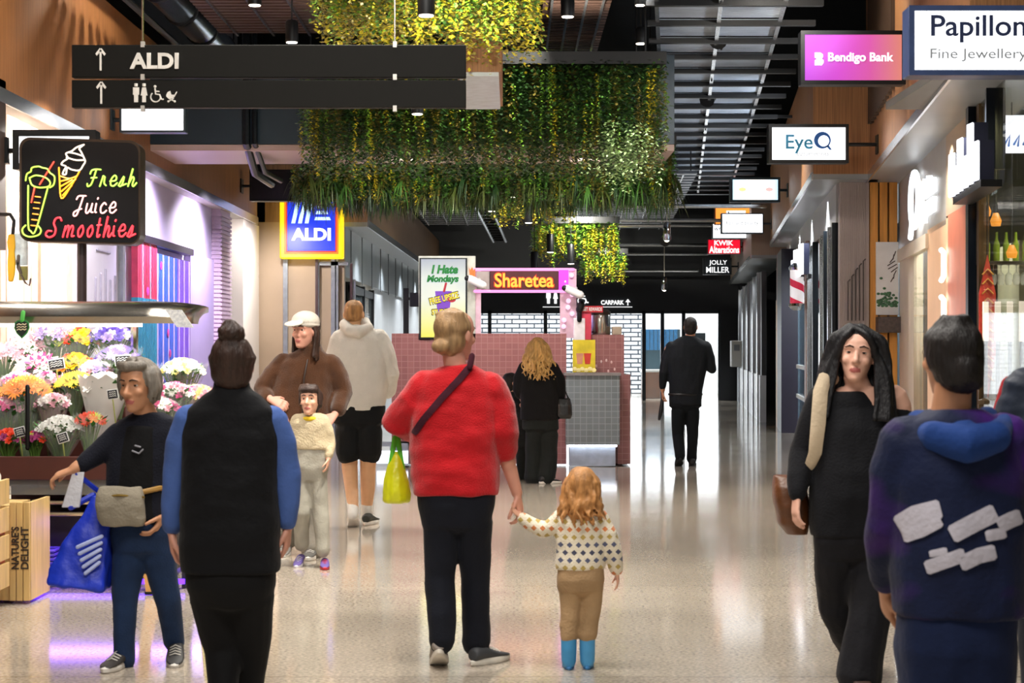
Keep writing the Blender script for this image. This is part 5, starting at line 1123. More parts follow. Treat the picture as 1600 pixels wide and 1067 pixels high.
# price tags
for i, (px, py, Yq, rl, lb) in enumerate(((88, 569, Y2 - .1, 10, 'black price tag with white edge before the orange gerberas'), (192, 563, Y2 - .1, 4, 'black price tag with white edge on the violet bouquet'), (31, 675, Y1 - .22, 15, 'small tilted black price tag at the front left'), (98, 684, Y1 - .26, 18, 'small tilted black price tag on the frosted white bouquet'), (176, 616, Y1 - .06, 8, 'grey price tag on the paper-wrapped white bouquet'))):
    k_ = Yq / F; c = P(px, py, Yq); t = thing('price_tag', lb, 'price tag', c, 'price tags of the flower stand'); rm = Matrix.Rotation(R(-rl), 3, 'Y'); w_, h_ = (13, 8.5) if i < 2 else (9, 8)
    def slab(m, wq, hq, d0, d1): m.hexa([c + rm @ V((x*k_, d, z*k_)) for x, z, d in ((-wq,-hq,d0),(wq,-hq,d0),(wq,-hq,d1),(-wq,-hq,d1))], [c + rm @ V((x*k_, d, z*k_)) for x, z, d in ((-wq,hq,d0),(wq,hq,d0),(wq,hq,d1),(-wq,hq,d1))]); return m
    slab(MB(), w_, h_, 0, .004).build('border', white, t, bevel=.003); slab(MB(), w_ - 1.6, h_ - 1.6, -.003, 0).build('face', M('tag_black', '23242a', .5), t)
    m = MB()
    for j in range(3):
        z = 3.4 - j * 3.2; m.tube([c + rm @ V((x * k_, -.005, (z + (1.2 if q % 2 else -.6)) * k_)) for q, x in enumerate([-w_ + 4 + u * (2 * w_ - 8) / 6 for u in range(7)])], .0022, 5)
    m.build('chalk_marks', M('chalk', 'e8e8e4', .7), t); m = MB(); m.tube([c + V((0, .004, -h_ * k_)), c + V((.01, .05, -.2))], .004, 5); m.build('stake', M('stake_green', 'a9b060', .5), t)
# heart shaped green grower sign hanging from the canopy
Yq = Y - .08; k_ = Yq / F; c = P(34, 512, Yq); t = thing('grower_sign', 'green heart-shaped hanging sign with a black face under the canopy', 'sign', c)
heart = [(0,-17),(-8,-9),(-12,0),(-11,8),(-6,12),(0,10),(6,12),(11,8),(12,0),(8,-9)]
m = MB(); m.prism([c + V((x*k_, 0, z*k_)) for x, z in heart], (0, .01, 0)); m.build('backing', M('sign_green', '2f8a46', .5), t, False)
m = MB(); m.prism([c + V((x*k_*.84, -.004, z*k_*.84)) for x, z in heart], (0, .004, 0)); m.build('face', M('sign_blackgreen', '1f2a22', .5), t, False)
m = MB()
for j in range(3): m.tube([c + V((x * k_, -.006, (5 - j * 4 + (1 if q % 2 else -.6)) * k_)) for q, x in enumerate((-7, -4, -1, 2, 5, 7))], .0035, 5)
m.build('painted_lettering', M('sign_cream', 'e9d9b4', .5), t)
m = MB(); m.tube([c + V((0, .005, 11*k_)), c + V((.0, .03, 24*k_))], .014, 6); m.build('leaf_hook', M('sign_leaf', '4fb04a', .5), t)
# crates at the left edge
cw = M('crate_wood', 'c9a86c', .55, 0, .18, 5, .1, 40, stretch=(5, 5, .6))
Yq = 10.5; a, b = P(15, 925, Yq), P(47, 785, Yq); t = thing('wooden_crate', 'pale upright wooden crate with stencilled black lettering beside the flower stand', 'crate', (a.x - .1, Yq + .3, 0))
for i in range(3):
    w_ = (b.x - a.x) / 3; m = MB(); m.box(a.x + w_ * i, a.x + w_ * (i + 1) - .004, Yq, Yq + .02, .02, b.z); m.build('front_board', cw, t, bevel=.002)
m = MB(); m.box(b.x - .02, b.x, Yq + .02, Yq + .45, .02, b.z); m.build('side_board', cw, t); m = MB(); m.box(a.x - .2, a.x, Yq + .02, Yq + .45, .02, b.z - .02); m.build('body', cw, t)
for n, px in (("NATURE'S", 23.5), ('DELIGHT', 38.5)):
    o = txt(t, n, (0, 0, 0), .24, .045, M('stencil_black', '2a2018', .6), .002, bold=.02); off = wloc(t)
    me = o.data; c = P(px, 856, Yq - .003); mm = Matrix.Rotation(R(-90), 3, 'Y')
    for v in me.vertices: v.co = mm @ (v.co + off) + c - off
Yq = 10.1; a, b = P(-80, 960, Yq), P(-7, 738, Yq); t = thing('crate_cart', 'wooden crate cart with a wheel at the left edge, holding produce', 'cart', (a.x, Yq + .2, 0))
for i in range(4):
    z0_ = .12 + i * .155; m = MB(); m.box(a.x, b.x, Yq, Yq + .02, z0_, z0_ + .135); m.build('slat', cw, t, bevel=.002); m = MB(); m.box(b.x - .02, b.x, Yq + .02, Yq + .28, z0_, z0_ + .135); m.build('side_slat', cw, t, bevel=.002)
m = MB(); m.box(b.x - .04, b.x + .012, Yq - .015, Yq + .04, .1, .78); m.build('corner_post', M('post_wood', 'a88452', .55, 0, .2, 6), t)
m = MB(); m.box(a.x + .01, b.x - .02, Yq + .02, Yq + .26, .12, .55); m.build('lining', M('orange_net', 'c96a2a', .6, 0, .3, 18), t)
m = MB(); m.tube([(b.x - .06, Yq - .03, .06), (b.x - .06, Yq + .02, .06)], .06, 18, False); m.build('wheel', black, t); m = MB(); m.tube([(b.x - .06, Yq + .02, .06), (b.x - .06, Yq + .02, .14)], .014, 6); m.build('fork', steel, t)
m = MB(); m.box(a.x + .02, b.x - .03, Yq + .03, Yq + .25, .55, .77); tag(m.build('paper_sack', M('sack_white', 'e3e3df', .6, 0, .08, 20, .2, 40), bevel=.03), 'white sack standing in the crate cart at the left edge', 'sack')
# violet basket and an easel leg under the stand
Yq = Y + .06; a, b = P(50, 912, Yq), P(84, 852, Yq); t = thing('wire_basket', 'violet woven basket under the flower stand', 'basket', ((a.x + b.x) / 2, Yq, 0))
for i in range(9):
    z = .02 + i * (b.z - .03) / 9; m = MB(); m.tube([(a.x, Yq, z), (b.x, Yq, z), (b.x, Yq + .18, z), (a.x, Yq + .18, z), (a.x, Yq, z)], .009, 6); m.build('weave', M('basket_violet', '6a5ac0', .5), t)
m = MB(); m.box(a.x + .01, b.x - .01, Yq + .01, Yq + .17, .01, b.z - .04); m.build('liner', M('liner_blue', '2a2470', .6), t)
Yq = Y - .3; t = thing('easel', 'pale timber A-frame easel standing behind the grey-haired woman', 'easel', P(236, 927, Yq))
wd = M('easel_pine', 'd9a45e', .5, 0, .15, 6)
def bar(m, p, q, w_, d_): m.hexa([p + V((-w_,-d_,0)), p + V((w_,-d_,0)), p + V((w_,d_,0)), p + V((-w_,d_,0))], [q + V((-w_,-d_,0)), q + V((w_,-d_,0)), q + V((w_,d_,0)), q + V((-w_,d_,0))]); return m
bar(MB(), P(238, 924, Yq), P(220, 790, Yq + .05), .036, .014).build('leg', wd, t); bar(MB(), P(236, 912, Yq + .22), P(221, 790, Yq + .08), .03, .014).build('leg', wd, t)
m = MB(); m.box(P(222, 0, Yq).x, P(246, 0, Yq).x, Yq + .02, Yq + .05, pz(903, Yq), pz(890, Yq)); m.build('cross_bar', wd, t); bar(MB(), P(238.6, 928.5, Yq), P(238, 924, Yq), .042, .018).build('foot', black, t)
# ------------------------------------------------------------------ figure builder
def skin(name, col): return M(name, col, .5, 0, .05, 20, .05, 120, spec=.4)
lips_m = M('lip_tone', 'b0605a', .45); eyew = M('eye_white', 'c9beb4', .3); iris = M('iris_dark', '2a1c14', .15)
def cloth(name, col, bump=.35, bscale=70, rough=.85, var=.14, sheen=.04): return M(name, col, rough, 0, var, 7, bump, bscale, spec=.2, sheen=sheen)
class Fig:
    def __init__(s, label, Y, base_px, group=None, hs=1.0, vox=.006):
        s.Y = Y; s.k = Y / F; s.root = thing('person', label, 'person', (((base_px - CX) * s.k), Y, 0), group); s.hs = hs; s.vox = vox
        s.body = MB()
    def j(s, px, py, dy=0): p = P(px, py, s.Y); return V((p.x, p.y + dy, p.z))
    def set_head(s, px, py, dy=0, yaw=0, pitch=0, roll=0, scale=1.0, neck=None, neck_r=.052):
        s.H = Matrix.Translation(s.j(px, py, dy)) @ Matrix.Rotation(R(yaw), 4, 'Z') @ Matrix.Rotation(R(pitch), 4, 'X') @ Matrix.Rotation(R(roll), 4, 'Y') @ Matrix.Scale(scale, 4)
        s.hscale = scale; m = s.body
        rows = [(-.116,.016,.074,.05),(-.108,.030,.086,.0),(-.088,.044,.089,-.03),(-.062,.055,.09,-.055),(-.03,.064,.091,-.078),(0,.070,.092,-.092),(.03,.0735,.094,-.098),(.06,.073,.09,-.097),(.085,.065,.074,-.086),(.105,.045,.048,-.06),(.114,.016,.018,-.03)]
        rings = []
        for z, w_, f_, b_ in rows:
            ring = []; cy = (f_ + b_) / 2 if z < -.1 else 0.0
            for i in range(24):
                a = 6.2832 * i / 24; c, q = math.cos(a), math.sin(a)
                ring.append(s.H @ V((w_ * math.copysign(abs(c) ** .85, c), (f_ * q if q > 0 else -b_ * q) if z >= -.1 else cy + (f_ - b_) / 2 * q, z)))
            rings.append(ring)
        m.loft(rings); rot = s.H.to_3x3().normalized(); h = lambda x, y, z: s.H @ V((x, y, z)); sc = scale
        m.tube([h(0,.086,.018), h(0,.1,-.005), h(0,.112,-.026)], [.008*sc,.0105*sc,.0145*sc], 10)
        for sg in (-1, 1):
            m.ell(h(sg*.012,.098,-.031), [.0085*sc]*3, seg=8, rows=6)
            m.ell(h(sg*.078,-.006,-.006), (.009*sc,.02*sc,.031*sc), rot, 10, 7)
            m.ell(h(sg*.036,.066,-.022), (.024*sc,.022*sc,.022*sc), rot, 10, 7)
            m.tube([h(sg*.012,.088,.03), h(sg*.03,.087,.034), h(sg*.05,.074,.028)], [.0075*sc,.008*sc,.006*sc], 8)
        m.ell(h(0,.088,-.06), (.024*sc,.009*sc,.006*sc), rot, 12, 7); m.ell(h(0,.087,-.071), (.02*sc,.009*sc,.006*sc), rot, 12, 7); m.ell(h(0,.078,-.098), (.02*sc,.014*sc,.014*sc), rot, 12, 7)
        if neck is not None:
            m.tube([h(0,-.022,-.03), h(0,-.018,-.09), neck, neck + V((0,0,-.06))], [neck_r*sc, neck_r*sc, neck_r*1.08*sc, neck_r*1.3*sc], 16)
    def torso(s, mb, rows, k=1.0, kd=1.0, e=2.4, yaw=0):
        rings = []; ca, sa = math.cos(R(yaw)), math.sin(R(yaw))
        for px, py, rx, ry, *dy in rows:
            c = s.j(px, py, dy[0] if dy else 0); w_ = rx * s.k * k; d_ = ry * kd; ring = []
            for i in range(28):
                a = 6.2832 * i / 28; q, r_ = math.cos(a), math.sin(a)
                x = w_ * math.copysign(abs(q) ** (2 / e), q); y = d_ * math.copysign(abs(r_) ** (2 / e), r_); ring.append(c + V((x * ca - y * sa, x * sa + y * ca, 0)))
            rings.append(ring)
        mb.loft(rings)
    def limb(s, mb, pts, radii, seg=14): mb.tube([s.j(*p) for p in pts], radii, seg)
    def hand(s, w_, d, n, side=1, k=1.0, curl=.5):
        m = s.body; d = d.normalized(); n = (n - d * n.dot(d)).normalized(); t = d.cross(n).normalized() * side; rings = []
        for q, a, b in ((-.01,.024,.019),(.015,.03,.018),(.045,.038,.016),(.075,.041,.0145),(.092,.039,.011)):
            rings.append([w_ + d * q * k + t * math.cos(6.2832*i/16) * a * k + n * math.sin(6.2832*i/16) * b * k for i in range(16)])
        m.loft(rings)
        def rot(v, a): return v * math.cos(a) + t.cross(v) * math.sin(a) * (1 if t.cross(d).dot(n) > 0 else -1)
        for i, L in enumerate((.072, .081, .076, .06)):
            p = w_ + d * .086 * k + t * (1.5 - i) * .0215 * k; v = (d + t * (1.5 - i) * .06).normalized(); pts = [p - d * .01]; a = 0
            for f_, c_ in ((.45, .6), (.32, .95), (.23, .7)):
                a += curl * c_; p = p + rot(v, a) * L * f_ * k; pts.append(p)
            m.tube(pts, [.0098*k, .0092*k, .0085*k, .0075*k], 9)
        p = w_ + d * .022 * k + t * .026 * k; pts = [p]
        for v, L in (((d * .75 + t * .75 + n * .35), .042), ((d * .9 + t * .35 + n * .5), .034), ((d * .9 + t * .1 + n * .6), .026)): p = p + v.normalized() * L * k; pts.append(p)
        m.tube(pts, [.0135*k, .0115*k, .0105*k, .0085*k], 9)
    def finish_body(s, mat, face=True, eye=True, brow='2a1d16'):
        Hi = s.H.inverted()
        def paint(c):
            q = Hi @ V(c); return 1 if face and q.y > .07 and abs(q.x) < .024 and -.0775 < q.z < -.0535 and (q.x/.025)**2 + ((q.z+.0655)/.011)**2 < 1 else 0
        me = fuse(s.body, s.vox, 3)
        if face:
            for v_ in me.vertices:
                q = Hi @ v_.co
                if q.y > .03:
                    for sg in (-1, 1):
                        r2 = ((q.x - sg*.031)/.017)**2 + ((q.z - .012)/.012)**2
                        if r2 < 6: v_.co = s.H @ (q + V((0, -.009 * math.exp(-r2), 0))); q = Hi @ v_.co
        mi = [paint(f.center) for f in me.polygons]; off = s.root.location
        for v_ in me.vertices: v_.co -= off
        o = finish(me, 'body', [mat, lips_m], s.root, True, angle=180, mi=mi)
        if face and eye:
            for sg in (-1, 1):
                m = MB(); c = s.H @ V((sg*.031, .0695, .012)); r_ = .0125 * s.hscale; rot = s.H.to_3x3().normalized() @ Matrix.Rotation(R(-90), 3, 'X')
                m.ell(c, (r_, r_, r_), rot, 14, 14); fwd = s.H.to_3x3().normalized() @ V((0, 1, 0))
                for i, f_ in enumerate(m.f):
                    q = sum((m.v[a] for a in f_), V((0,0,0))) / len(f_); m.mi[i] = 1 if (q - c).normalized().dot(fwd) > .82 else 0
                m.build('eye', [eyew, iris], s.root); m = MB()
                for lo, hi in ((.22, 1.0), (-1.0, -.5)):                       # upper and lower lid
                    rr = []
                    for i in range(6):
                        z = lo + (hi - lo) * i / 5; q_ = math.sqrt(max(0, 1 - z * z)); rr.append([s.H @ V((sg*.031 + (q_ + .02) * .0137 * math.cos(6.2832*k_/14), .0695 + (q_ + .02) * .0137 * math.sin(6.2832*k_/14), .012 + z * .0137)) for k_ in range(14)])
                    m.loft(rr)
                m.build('eyelids', mat, s.root)
                m = MB(); m.tube([s.H @ V((sg*.014,.0955,.034)), s.H @ V((sg*.03,.096,.039)), s.H @ V((sg*.05,.083,.032))], [.003,.0035,.002], 6); m.build('eyebrow', M('brow_' + brow, brow, .8), s.root)
        return o
    def garment(s, name, mb, mat, fold=(.009, 7, 4.5), vox=None, smooth=5, parent=None):
        return fused(mb, name, mat, parent or s.root, vox or max(s.vox * 1.4, .008), smooth, fold)
    def shoe(s, px, py, yaw=0, L=.27, col='2a2a2c', sole='e6e4de', pitch=0, dy=0, h=.085, w_=.047, boot=0):
        """(px, py): where the heel meets the floor; yaw 0 points away from the camera"""
        c = s.j(px, py, dy); c.z = .001; q = L / .27; pv = .19 * q if pitch > 0 else 0                     # pitch > 0: heel lifted, turning on the ball of the foot
        mt = Matrix.Translation(c) @ Matrix.Rotation(R(yaw), 4, 'Z') @ Matrix.Translation((0, pv, 0)) @ Matrix.Rotation(R(-pitch), 4, 'X') @ Matrix.Translation((0, -pv, 0))
        up = [(0,.03,.02,h*.9),(.02,.036,.02,h*1.05),(.07,.04,.02,h*1.1),(.12,.044,.02,h*.85),(.17,w_,.02,h*.62),(.22,w_*.95,.02,h*.5),(.255,.034,.02,h*.4),(.268,.015,.02,h*.3)]
        m = MB(); m.loft([[mt @ V((a*q*math.cos(6.2832*i/16), y*q, (z0 + (z1 - z0) * (.5 + .5 * math.sin(6.2832*i/16)) * 1.0) * q)) for i in range(16)] for y, a, z0, z1 in up])
        if boot: m.tube([mt @ V((0, .055*q, .035)), mt @ V((0, .045*q, .09)), mt @ V((0, .045*q, boot))], [.034, .036, .037], 14)
        o = fused(m, 'shoe', M('shoe_' + col, col, .6, 0, .1, 12), s.root, .006, 3)
        sl = MB(); n = 20
        def lp(z, g): return [mt @ V((w_ * q * g * (1 - .25 * (math.sin(6.2832*i/n) < 0)) * math.cos(6.2832*i/n), (.134 + .142 * g * math.sin(6.2832*i/n)) * q, z * q)) for i in range(n)]
        sl.loft([lp(0, .96), lp(.006, 1.02), lp(.022, 1.02), lp(.03, .9)]); sl.build('sole', M('sole_' + sole, sole, .6), o)
        if not boot:
            m = MB()
            for i in range(4): y = .11 + i * .022; m.tube([mt @ V((-.026*q, y*q, h*.8*q - i*.006)), mt @ V((0, (y+.005)*q, h*.98*q - i*.0075)), mt @ V((.026*q, y*q, h*.8*q - i*.006))], .003, 5)
            m.build('laces', M('laces_' + sole, sole, .7), o)
        return o
    def hips(s, mb, rows, *_): rows = [list(r) for r in rows]; rows[-2][3] *= .86; rows[-1][2] *= .55; rows[-1][3] *= .5; rows[-1][1] -= (rows[-1][1] - rows[-2][1]) * .35; s.torso(mb, rows)
    def hair(s, name, mb, mat, vox=.006, fold=(.006, 28, 7), smooth=3, parent=None): return fused(mb, name, mat, parent or s.root, vox, smooth, fold)
    def h(s, x, y, z): return s.H @ V((x, y, z))
    def cap(s, mb, g=1.0, back=-.02):
        rot = s.H.to_3x3().normalized(); sc = s.hscale * g
        mb.ell(s.h(0, back - .002, .038), (.084*sc, .103*sc, .09*sc), rot, 20, 14); mb.ell(s.h(0, -.042, -.02), (.08*sc, .068*sc, .085*sc), rot, 20, 12)
def hairmat(name, col): return M(name, col, .5, 0, .35, 14, .5, 70, stretch=(3, 3, .35), spec=.4)
def lock(mb, pts, r0, r1, wave=0, freq=5, ph=0, seg=6):
    out = []; n = 14; rad = []
    P_ = [V(p) for p in pts]
    for i in range(n + 1):
        u = i / n * (len(P_) - 1); a = min(int(u), len(P_) - 2); q = P_[a].lerp(P_[a + 1], u - a); f_ = i / n
        out.append(q + V((math.sin(ph + f_ * freq * 2) * wave * f_, math.cos(ph * 1.7 + f_ * freq * 2) * wave * f_, 0))); rad.append(r0 + (r1 - r0) * f_)
    mb.tube(out, rad, seg)
UP, AWAY, NEAR = V((0, 0, 1)), V((0, 1, 0)), V((0, -1, 0))
from mathutils.bvhtree import BVHTree
def drape_on(o):
    off = wloc(o); return BVHTree.FromPolygons([v.co + off for v in o.data.vertices], [tuple(p.vertices) for p in o.data.polygons])
def band(mb, bvh, f, st, half, lift=.006):
    """a flat band of the given half width laid on a garment along photo points st"""
    pts = [V((x, y, 0)) for x, y in st]; fine = []
    for a, b in zip(pts, pts[1:]):
        n = max(2, int((b - a).length / 4)); fine += [a.lerp(b, i / n) for i in range(n)]
    fine.append(pts[-1]); rings = []
    for i, q in enumerate(fine):
        d = (fine[min(i + 1, len(fine) - 1)] - fine[max(i - 1, 0)]).normalized(); nrm = V((-d.y, d.x, 0)); w_ = half / f.k * (.75 if i in (0, len(fine) - 1) else 1); ring = []
        for s_, lf in ((-1, lift), (0, lift * 1.3), (1, lift), (1, -.004), (-1, -.004)):
            p = q + nrm * s_ * w_; o_ = V((0, 0, CH)); tgt = P(p.x, p.y, f.Y); hit = bvh.ray_cast(o_, (tgt - o_).normalized())
            h = hit[0] if hit[0] else tgt; dirn = (tgt - o_).normalized(); ring.append(h - dirn * lf)
        rings.append(ring)
    mb.loft(rings)
# ------------------------------------------------------------------ people
sk1, sk2, sk3 = skin('skin_light', 'd9a58a'), skin('skin_rosy', 'cf9580'), skin('skin_tan', 'c08a68')
rnd = random.Random(3)
# --- woman in the red jumper, seen from behind, holding a child's hand
f = Fig('person seen from behind in a bright red jumper, holding a child by the hand', 8.45, 715)
f.set_head(712, 524, .02, -38, 0, 0, .98, f.j(714, 588, 0))
T = [(714,572,22,.07),(713,583,52,.085),(712,600,70,.105),(711,640,71,.125),(710,690,69,.135),(711,735,70,.14),(713,772,66,.135),(713,800,62,.13),(713,828,52,.115)]
f.torso(f.body, T[1:-2], .84, .86)
AL = [(653,612,.0),(622,655,.02),(640,672,.2),(668,668,.3)]; AR = [(772,612,0),(790,660,-.01),(786,702,.03),(797,735,.05),(808,772,.05)]
f.limb(f.body, AL, [.052,.044,.036,.026]); f.limb(f.body, AR, [.052,.044,.042,.034,.026])
f.hand(f.j(808,774,.05), V((.2,0,-1)), V((-1,.3,0)), -1, .95, .7); f.hand(f.j(670,668,.31), V((.4,1,0)), V((0,0,-1)), 1, .95, 1.0)
LL = [(692,800,0),(688,900,.01),(688,1000,-.06)]; LR = [(742,800,0),(743,900,.05),(743,1005,.1)]
for L_ in (LL, LR): f.limb(f.body, L_, [0.070,0.043,0.036])
f.finish_body(sk2)
red = cloth('red_wool', 'b80c18', .5, 160, .9, .12, .3); m = MB(); f.torso(m, T[:7], 1, 1)
f.limb(m, [(662,602,0),(645,628,0),(622,658,.04),(640,673,.17),(652,672,.22)], [.075,.077,.075,.062,.05]); f.limb(m, [(766,606,0),(780,640,0),(787,676,-.01),(788,703,.02)], [.078,.077,.072,.06])
jo = f.garment('jumper', m, red, (.011, 6, 9)); navy = cloth('navy_denim', '12151f', .25, 120, .8, .2)
m = MB(); f.hips(m, [(713,752,63,.128),(713,790,60,.125),(713,822,54,.115),(713,838,44,.1)], 1, 1)
f.limb(m, [(690,815,0),(688,900,.01),(690,960,-.03),(691,1000,-.05)], [.086,.071,.066,.06]); f.limb(m, [(742,815,0),(743,900,.05),(743,960,.08),(743,1008,.1)], [.086,.07,.066,.069])
f.garment('trousers', m, navy, (.007, 8, 5))
f.shoe(688, 1032, 3, .26, '8a8078', 'd9d2c6', 24, -.13); f.shoe(738, 1022, -38, .26, '3c3e42', 'e6e0d4', 0, .02)
m = MB(); f.cap(m, .98); m.ell(f.h(0,-.105,-.05), (.046,.035,.036)); 
for i in range(26): a = -1.4 + i * .112; lock(m, [f.h(.08*math.sin(a)*.9, -.03-.05*math.cos(a), .1), f.h(.086*math.sin(a), -.085*math.cos(a)-.01, .03), f.h(.03*math.sin(a), -.1, -.05)], .012, .008)
f.hair('hair', m, hairmat('hair_ash_blonde', '9a7a55'))
m = MB(); S_ = [(738,556,-.075),(735,572,-.09),(718,592,-.115),(690,622,-.133),(662,655,-.125),(646,678,-.08)]
band(m, drape_on(jo), f, [(q[0], q[1]) for q in S_[1:]], .016, .008); m.tube([f.j(*q) for q in S_[:2]], .014, 8, flat=(V((0,1,0)), .4))
bag = tag(m.build('bag_strap', cloth('strap_plum', '3a1220', .2)), 'dark plum bag strap worn diagonally across the red jumper', 'bag strap')
red_f = f
# yellow carrier bag
c = f.j(617, 735, .12); t = thing('carrier_bag', 'bright yellow plastic carrier bag with green handles beside the red jumper', 'bag', f.j(617, 789, .12)); k = f.k
m = MB(); N = 24; rings = []
for py, w_, d in ((789,17,.045),(786,21,.06),(770,22,.07),(750,19,.06),(732,14,.045),(716,9,.03),(708,5,.02)):
    q = f.j(617, py, .12); rings.append([q + V((w_*k*math.cos(6.2832*i/N)*(1+.06*math.sin(5*i)), d*math.sin(6.2832*i/N)*(1+.1*math.sin(3*i)), 0)) for i in range(N)])
m.loft(rings); fused(m, 'bag_body', M('bag_yellow', 'e3e61e', .35, 0, .08, 9, .3, 40), t, .007, 3, (.006, 18, 9))
for sg in (-1, 1): m = MB(); m.tube([f.j(617+sg*9,735,.1), f.j(617+sg*6,708,.1), f.j(617+sg*2,686,.12)], [.014,.011,.013], 8, flat=(V((0,1,0)), .3)); m.build('handle', M('bag_green', '5ac82e', .4), t)

# --- small child in a patterned knit
f = Fig('small child from behind in a cream patterned knit jumper and blue boots', 8.4, 910)
f.set_head(909, 765, .0, -6, 0, 0, .82, f.j(908, 798, 0), .042)
T = [(908,792,18,.05),(907,800,30,.065),(906,815,37,.08),(906,845,38,.085),(907,875,39,.088),(907,888,38,.086),(907,905,36,.085),(907,922,30,.075)]
f.torso(f.body, T[1:-2], .85, .85); AL = [(878,812,0),(852,828,.02),(818,814,.05)]; AR = [(938,812,0),(955,850,-.01),(964,892,.01)]
f.limb(f.body, AL, [.032,.026,.019]); f.limb(f.body, AR, [.032,.026,.02]); f.hand(f.j(816,811,.05), V((-.7,0,.6)), V((.5,-.2,.3)), 1, .56, .6); f.hand(f.j(964,893,.01), V((.1,0,-1)), V((-1,0,0)), 1, .56, .4)
LL = [(892,905,0),(892,955,.0),(889,1000,-.015)]; LR = [(924,905,0),(923,955,.01),(918,1003,-.008)]
for L_ in (LL, LR): f.limb(f.body, L_, [0.043,0.030,0.025])
f.finish_body(sk1)
def knit():
    m = cloth('patterned_knit', 'e6dcc6', .5, 120, .9, .04, .2); nt = m.node_tree; L = nt.links; b = nt.nodes['Principled BSDF']
    tc = nt.nodes.new('ShaderNodeTexCoord'); sp = nt.nodes.new('ShaderNodeSeparateXYZ'); L.new(tc.outputs['Object'], sp.inputs[0])
    def mth(op, a, b_=None, c=None):
        n = nt.nodes.new('ShaderNodeMath'); n.operation = op
        for i, v in enumerate((a, b_, c)):
            if v is None: continue
            if isinstance(v, (int, float)): n.inputs[i].default_value = v
            else: L.new(v, n.inputs[i])
        return n.outputs[0]
    ry = mth('MULTIPLY', sp.outputs[2], 29); row = mth('FLOOR', ry); off = mth('MULTIPLY', row, .5)
    cx = mth('ABSOLUTE', mth('SUBTRACT', mth('FRACT', mth('MULTIPLY_ADD', sp.outputs[0], 25, off)), .5)); cy = mth('ABSOLUTE', mth('SUBTRACT', mth('FRACT', ry), .5))
    dot = mth('LESS_THAN', mth('ADD', cx, mth('MULTIPLY', cy, .9)), .34)
    wn = nt.nodes.new('ShaderNodeTexWhiteNoise'); wn.noise_dimensions = '1D'; L.new(row, wn.inputs['W']); r = nt.nodes.new('ShaderNodeValToRGB'); r.color_ramp.interpolation = 'CONSTANT'
    cs = ['d0804e', 'c9b04a', '5a5f7a', 'd98a6a', 'b8a05a', '4a4c60']
    while len(r.color_ramp.elements) < 6: r.color_ramp.elements.new(.5)
    for i, c in enumerate(cs): r.color_ramp.elements[i].position = i / 6; r.color_ramp.elements[i].color = rgb(c)
    L.new(wn.outputs['Value'], r.inputs[0]); mx = nt.nodes.new('ShaderNodeMix'); mx.data_type = 'RGBA'; src = b.inputs['Base Color'].links[0].from_socket
    L.new(dot, mx.inputs[0]); L.new(src, mx.inputs[6]); L.new(r.outputs[0], mx.inputs[7]); L.new(mx.outputs[2], b.inputs['Base Color']); return m
m = MB(); f.torso(m, T[:6]); f.limb(m, [(880,808,0),(864,822,.01),(850,828,.02),(828,818,.04),(818,812,.05)], [.045,.043,.041,.034,.03]); f.limb(m, [(936,808,0),(950,835,-.01),(958,862,-.01),(964,888,.01)], [.046,.043,.04,.034])
f.garment('jumper', m, knit(), (.006, 10, 10), .007)
m = MB(); f.hips(m, [(907,880,36.5,.083),(907,905,37,.088),(907,922,34,.082),(907,932,26,.07)]); f.limb(m, [(892,915,0),(892,950,.0),(890,980,-.012),(889,992,-.015)], [.056,.05,.045,.042]); f.limb(m, [(924,915,0),(923,950,.01),(920,980,-.005),(918,992,-.008)], [.056,.05,.045,.042])
f.garment('trousers', m, cloth('beige_cord', 'a88a66', .4, 90), (.006, 10, 12), .007)
bl = 'boot'
f.shoe(889, 1037, 2, .15, '3d8fc4', '3d7fb8', 0, -.04, .07, .05, .175); f.shoe(917, 1045, -4, .15, '4a9ad0', '3d7fb8', 0, -.03, .07, .05, .175)
m = MB(); f.cap(m, 1.04, -.016)
for i in range(70):
    a = -2.0 + 4.0 * i / 69 + rnd.uniform(-.05, .05); x, y = .088*math.sin(a), -.09*math.cos(a) - .012; q = rnd.uniform(.8, 1.15)
    lock(m, [f.h(x*.3, y*.3, .115), f.h(x, y, .05), f.h(x*1.1*q, y*1.08*q - .005, -.06), f.h(x*1.2*q, y*1.1*q - .008, rnd.uniform(-.2, -.13))], .0105, .005, .02, 6, rnd.uniform(0, 6))
f.hair('hair', m, hairmat('hair_honey', 'b07c48'), .006, (.004, 30, 12), 1)

# --- woman with a bun and dark vest, nearest on the left, seen from behind
f = Fig('person with a hair bun, seen from behind, black vest over blue sleeves', 7.34, 365)
f.set_head(363, 570, .0, 4, 4, 0, 1.0, f.j(363, 622, 0), .055)
T = [(362,606,26,.07),(362,618,46,.085),(361,640,70,.1),(361,680,78,.12),(360,740,76,.13),(359,800,77,.14),(359,850,79,.145),(360,893,78,.142),(361,915,70,.135),(362,940,58,.12)]
f.torso(f.body, T[1:-2], .84, .86); AL = [(288,660,0),(268,740,.03),(264,830,.07)]; AR = [(435,660,0),(452,740,.02),(447,822,.06)]
f.limb(f.body, AL, [.045,.036,.027]); f.limb(f.body, AR, [.045,.036,.027]); f.hand(f.j(264,832,.07), V((.05,.2,-1)), V((1,.1,0)), 1, 1, .6); f.hand(f.j(446,824,.06), V((-.05,.2,-1)), V((-1,.1,0)), -1, 1, .6)
LL = [(335,920,0),(345,1020,.06),(358,1105,-.12)]; LR = [(390,920,0),(388,1020,.08),(380,1112,.14)]
for L_ in (LL, LR): f.limb(f.body, L_, [0.074,0.046,0.037])
f.finish_body(sk2)
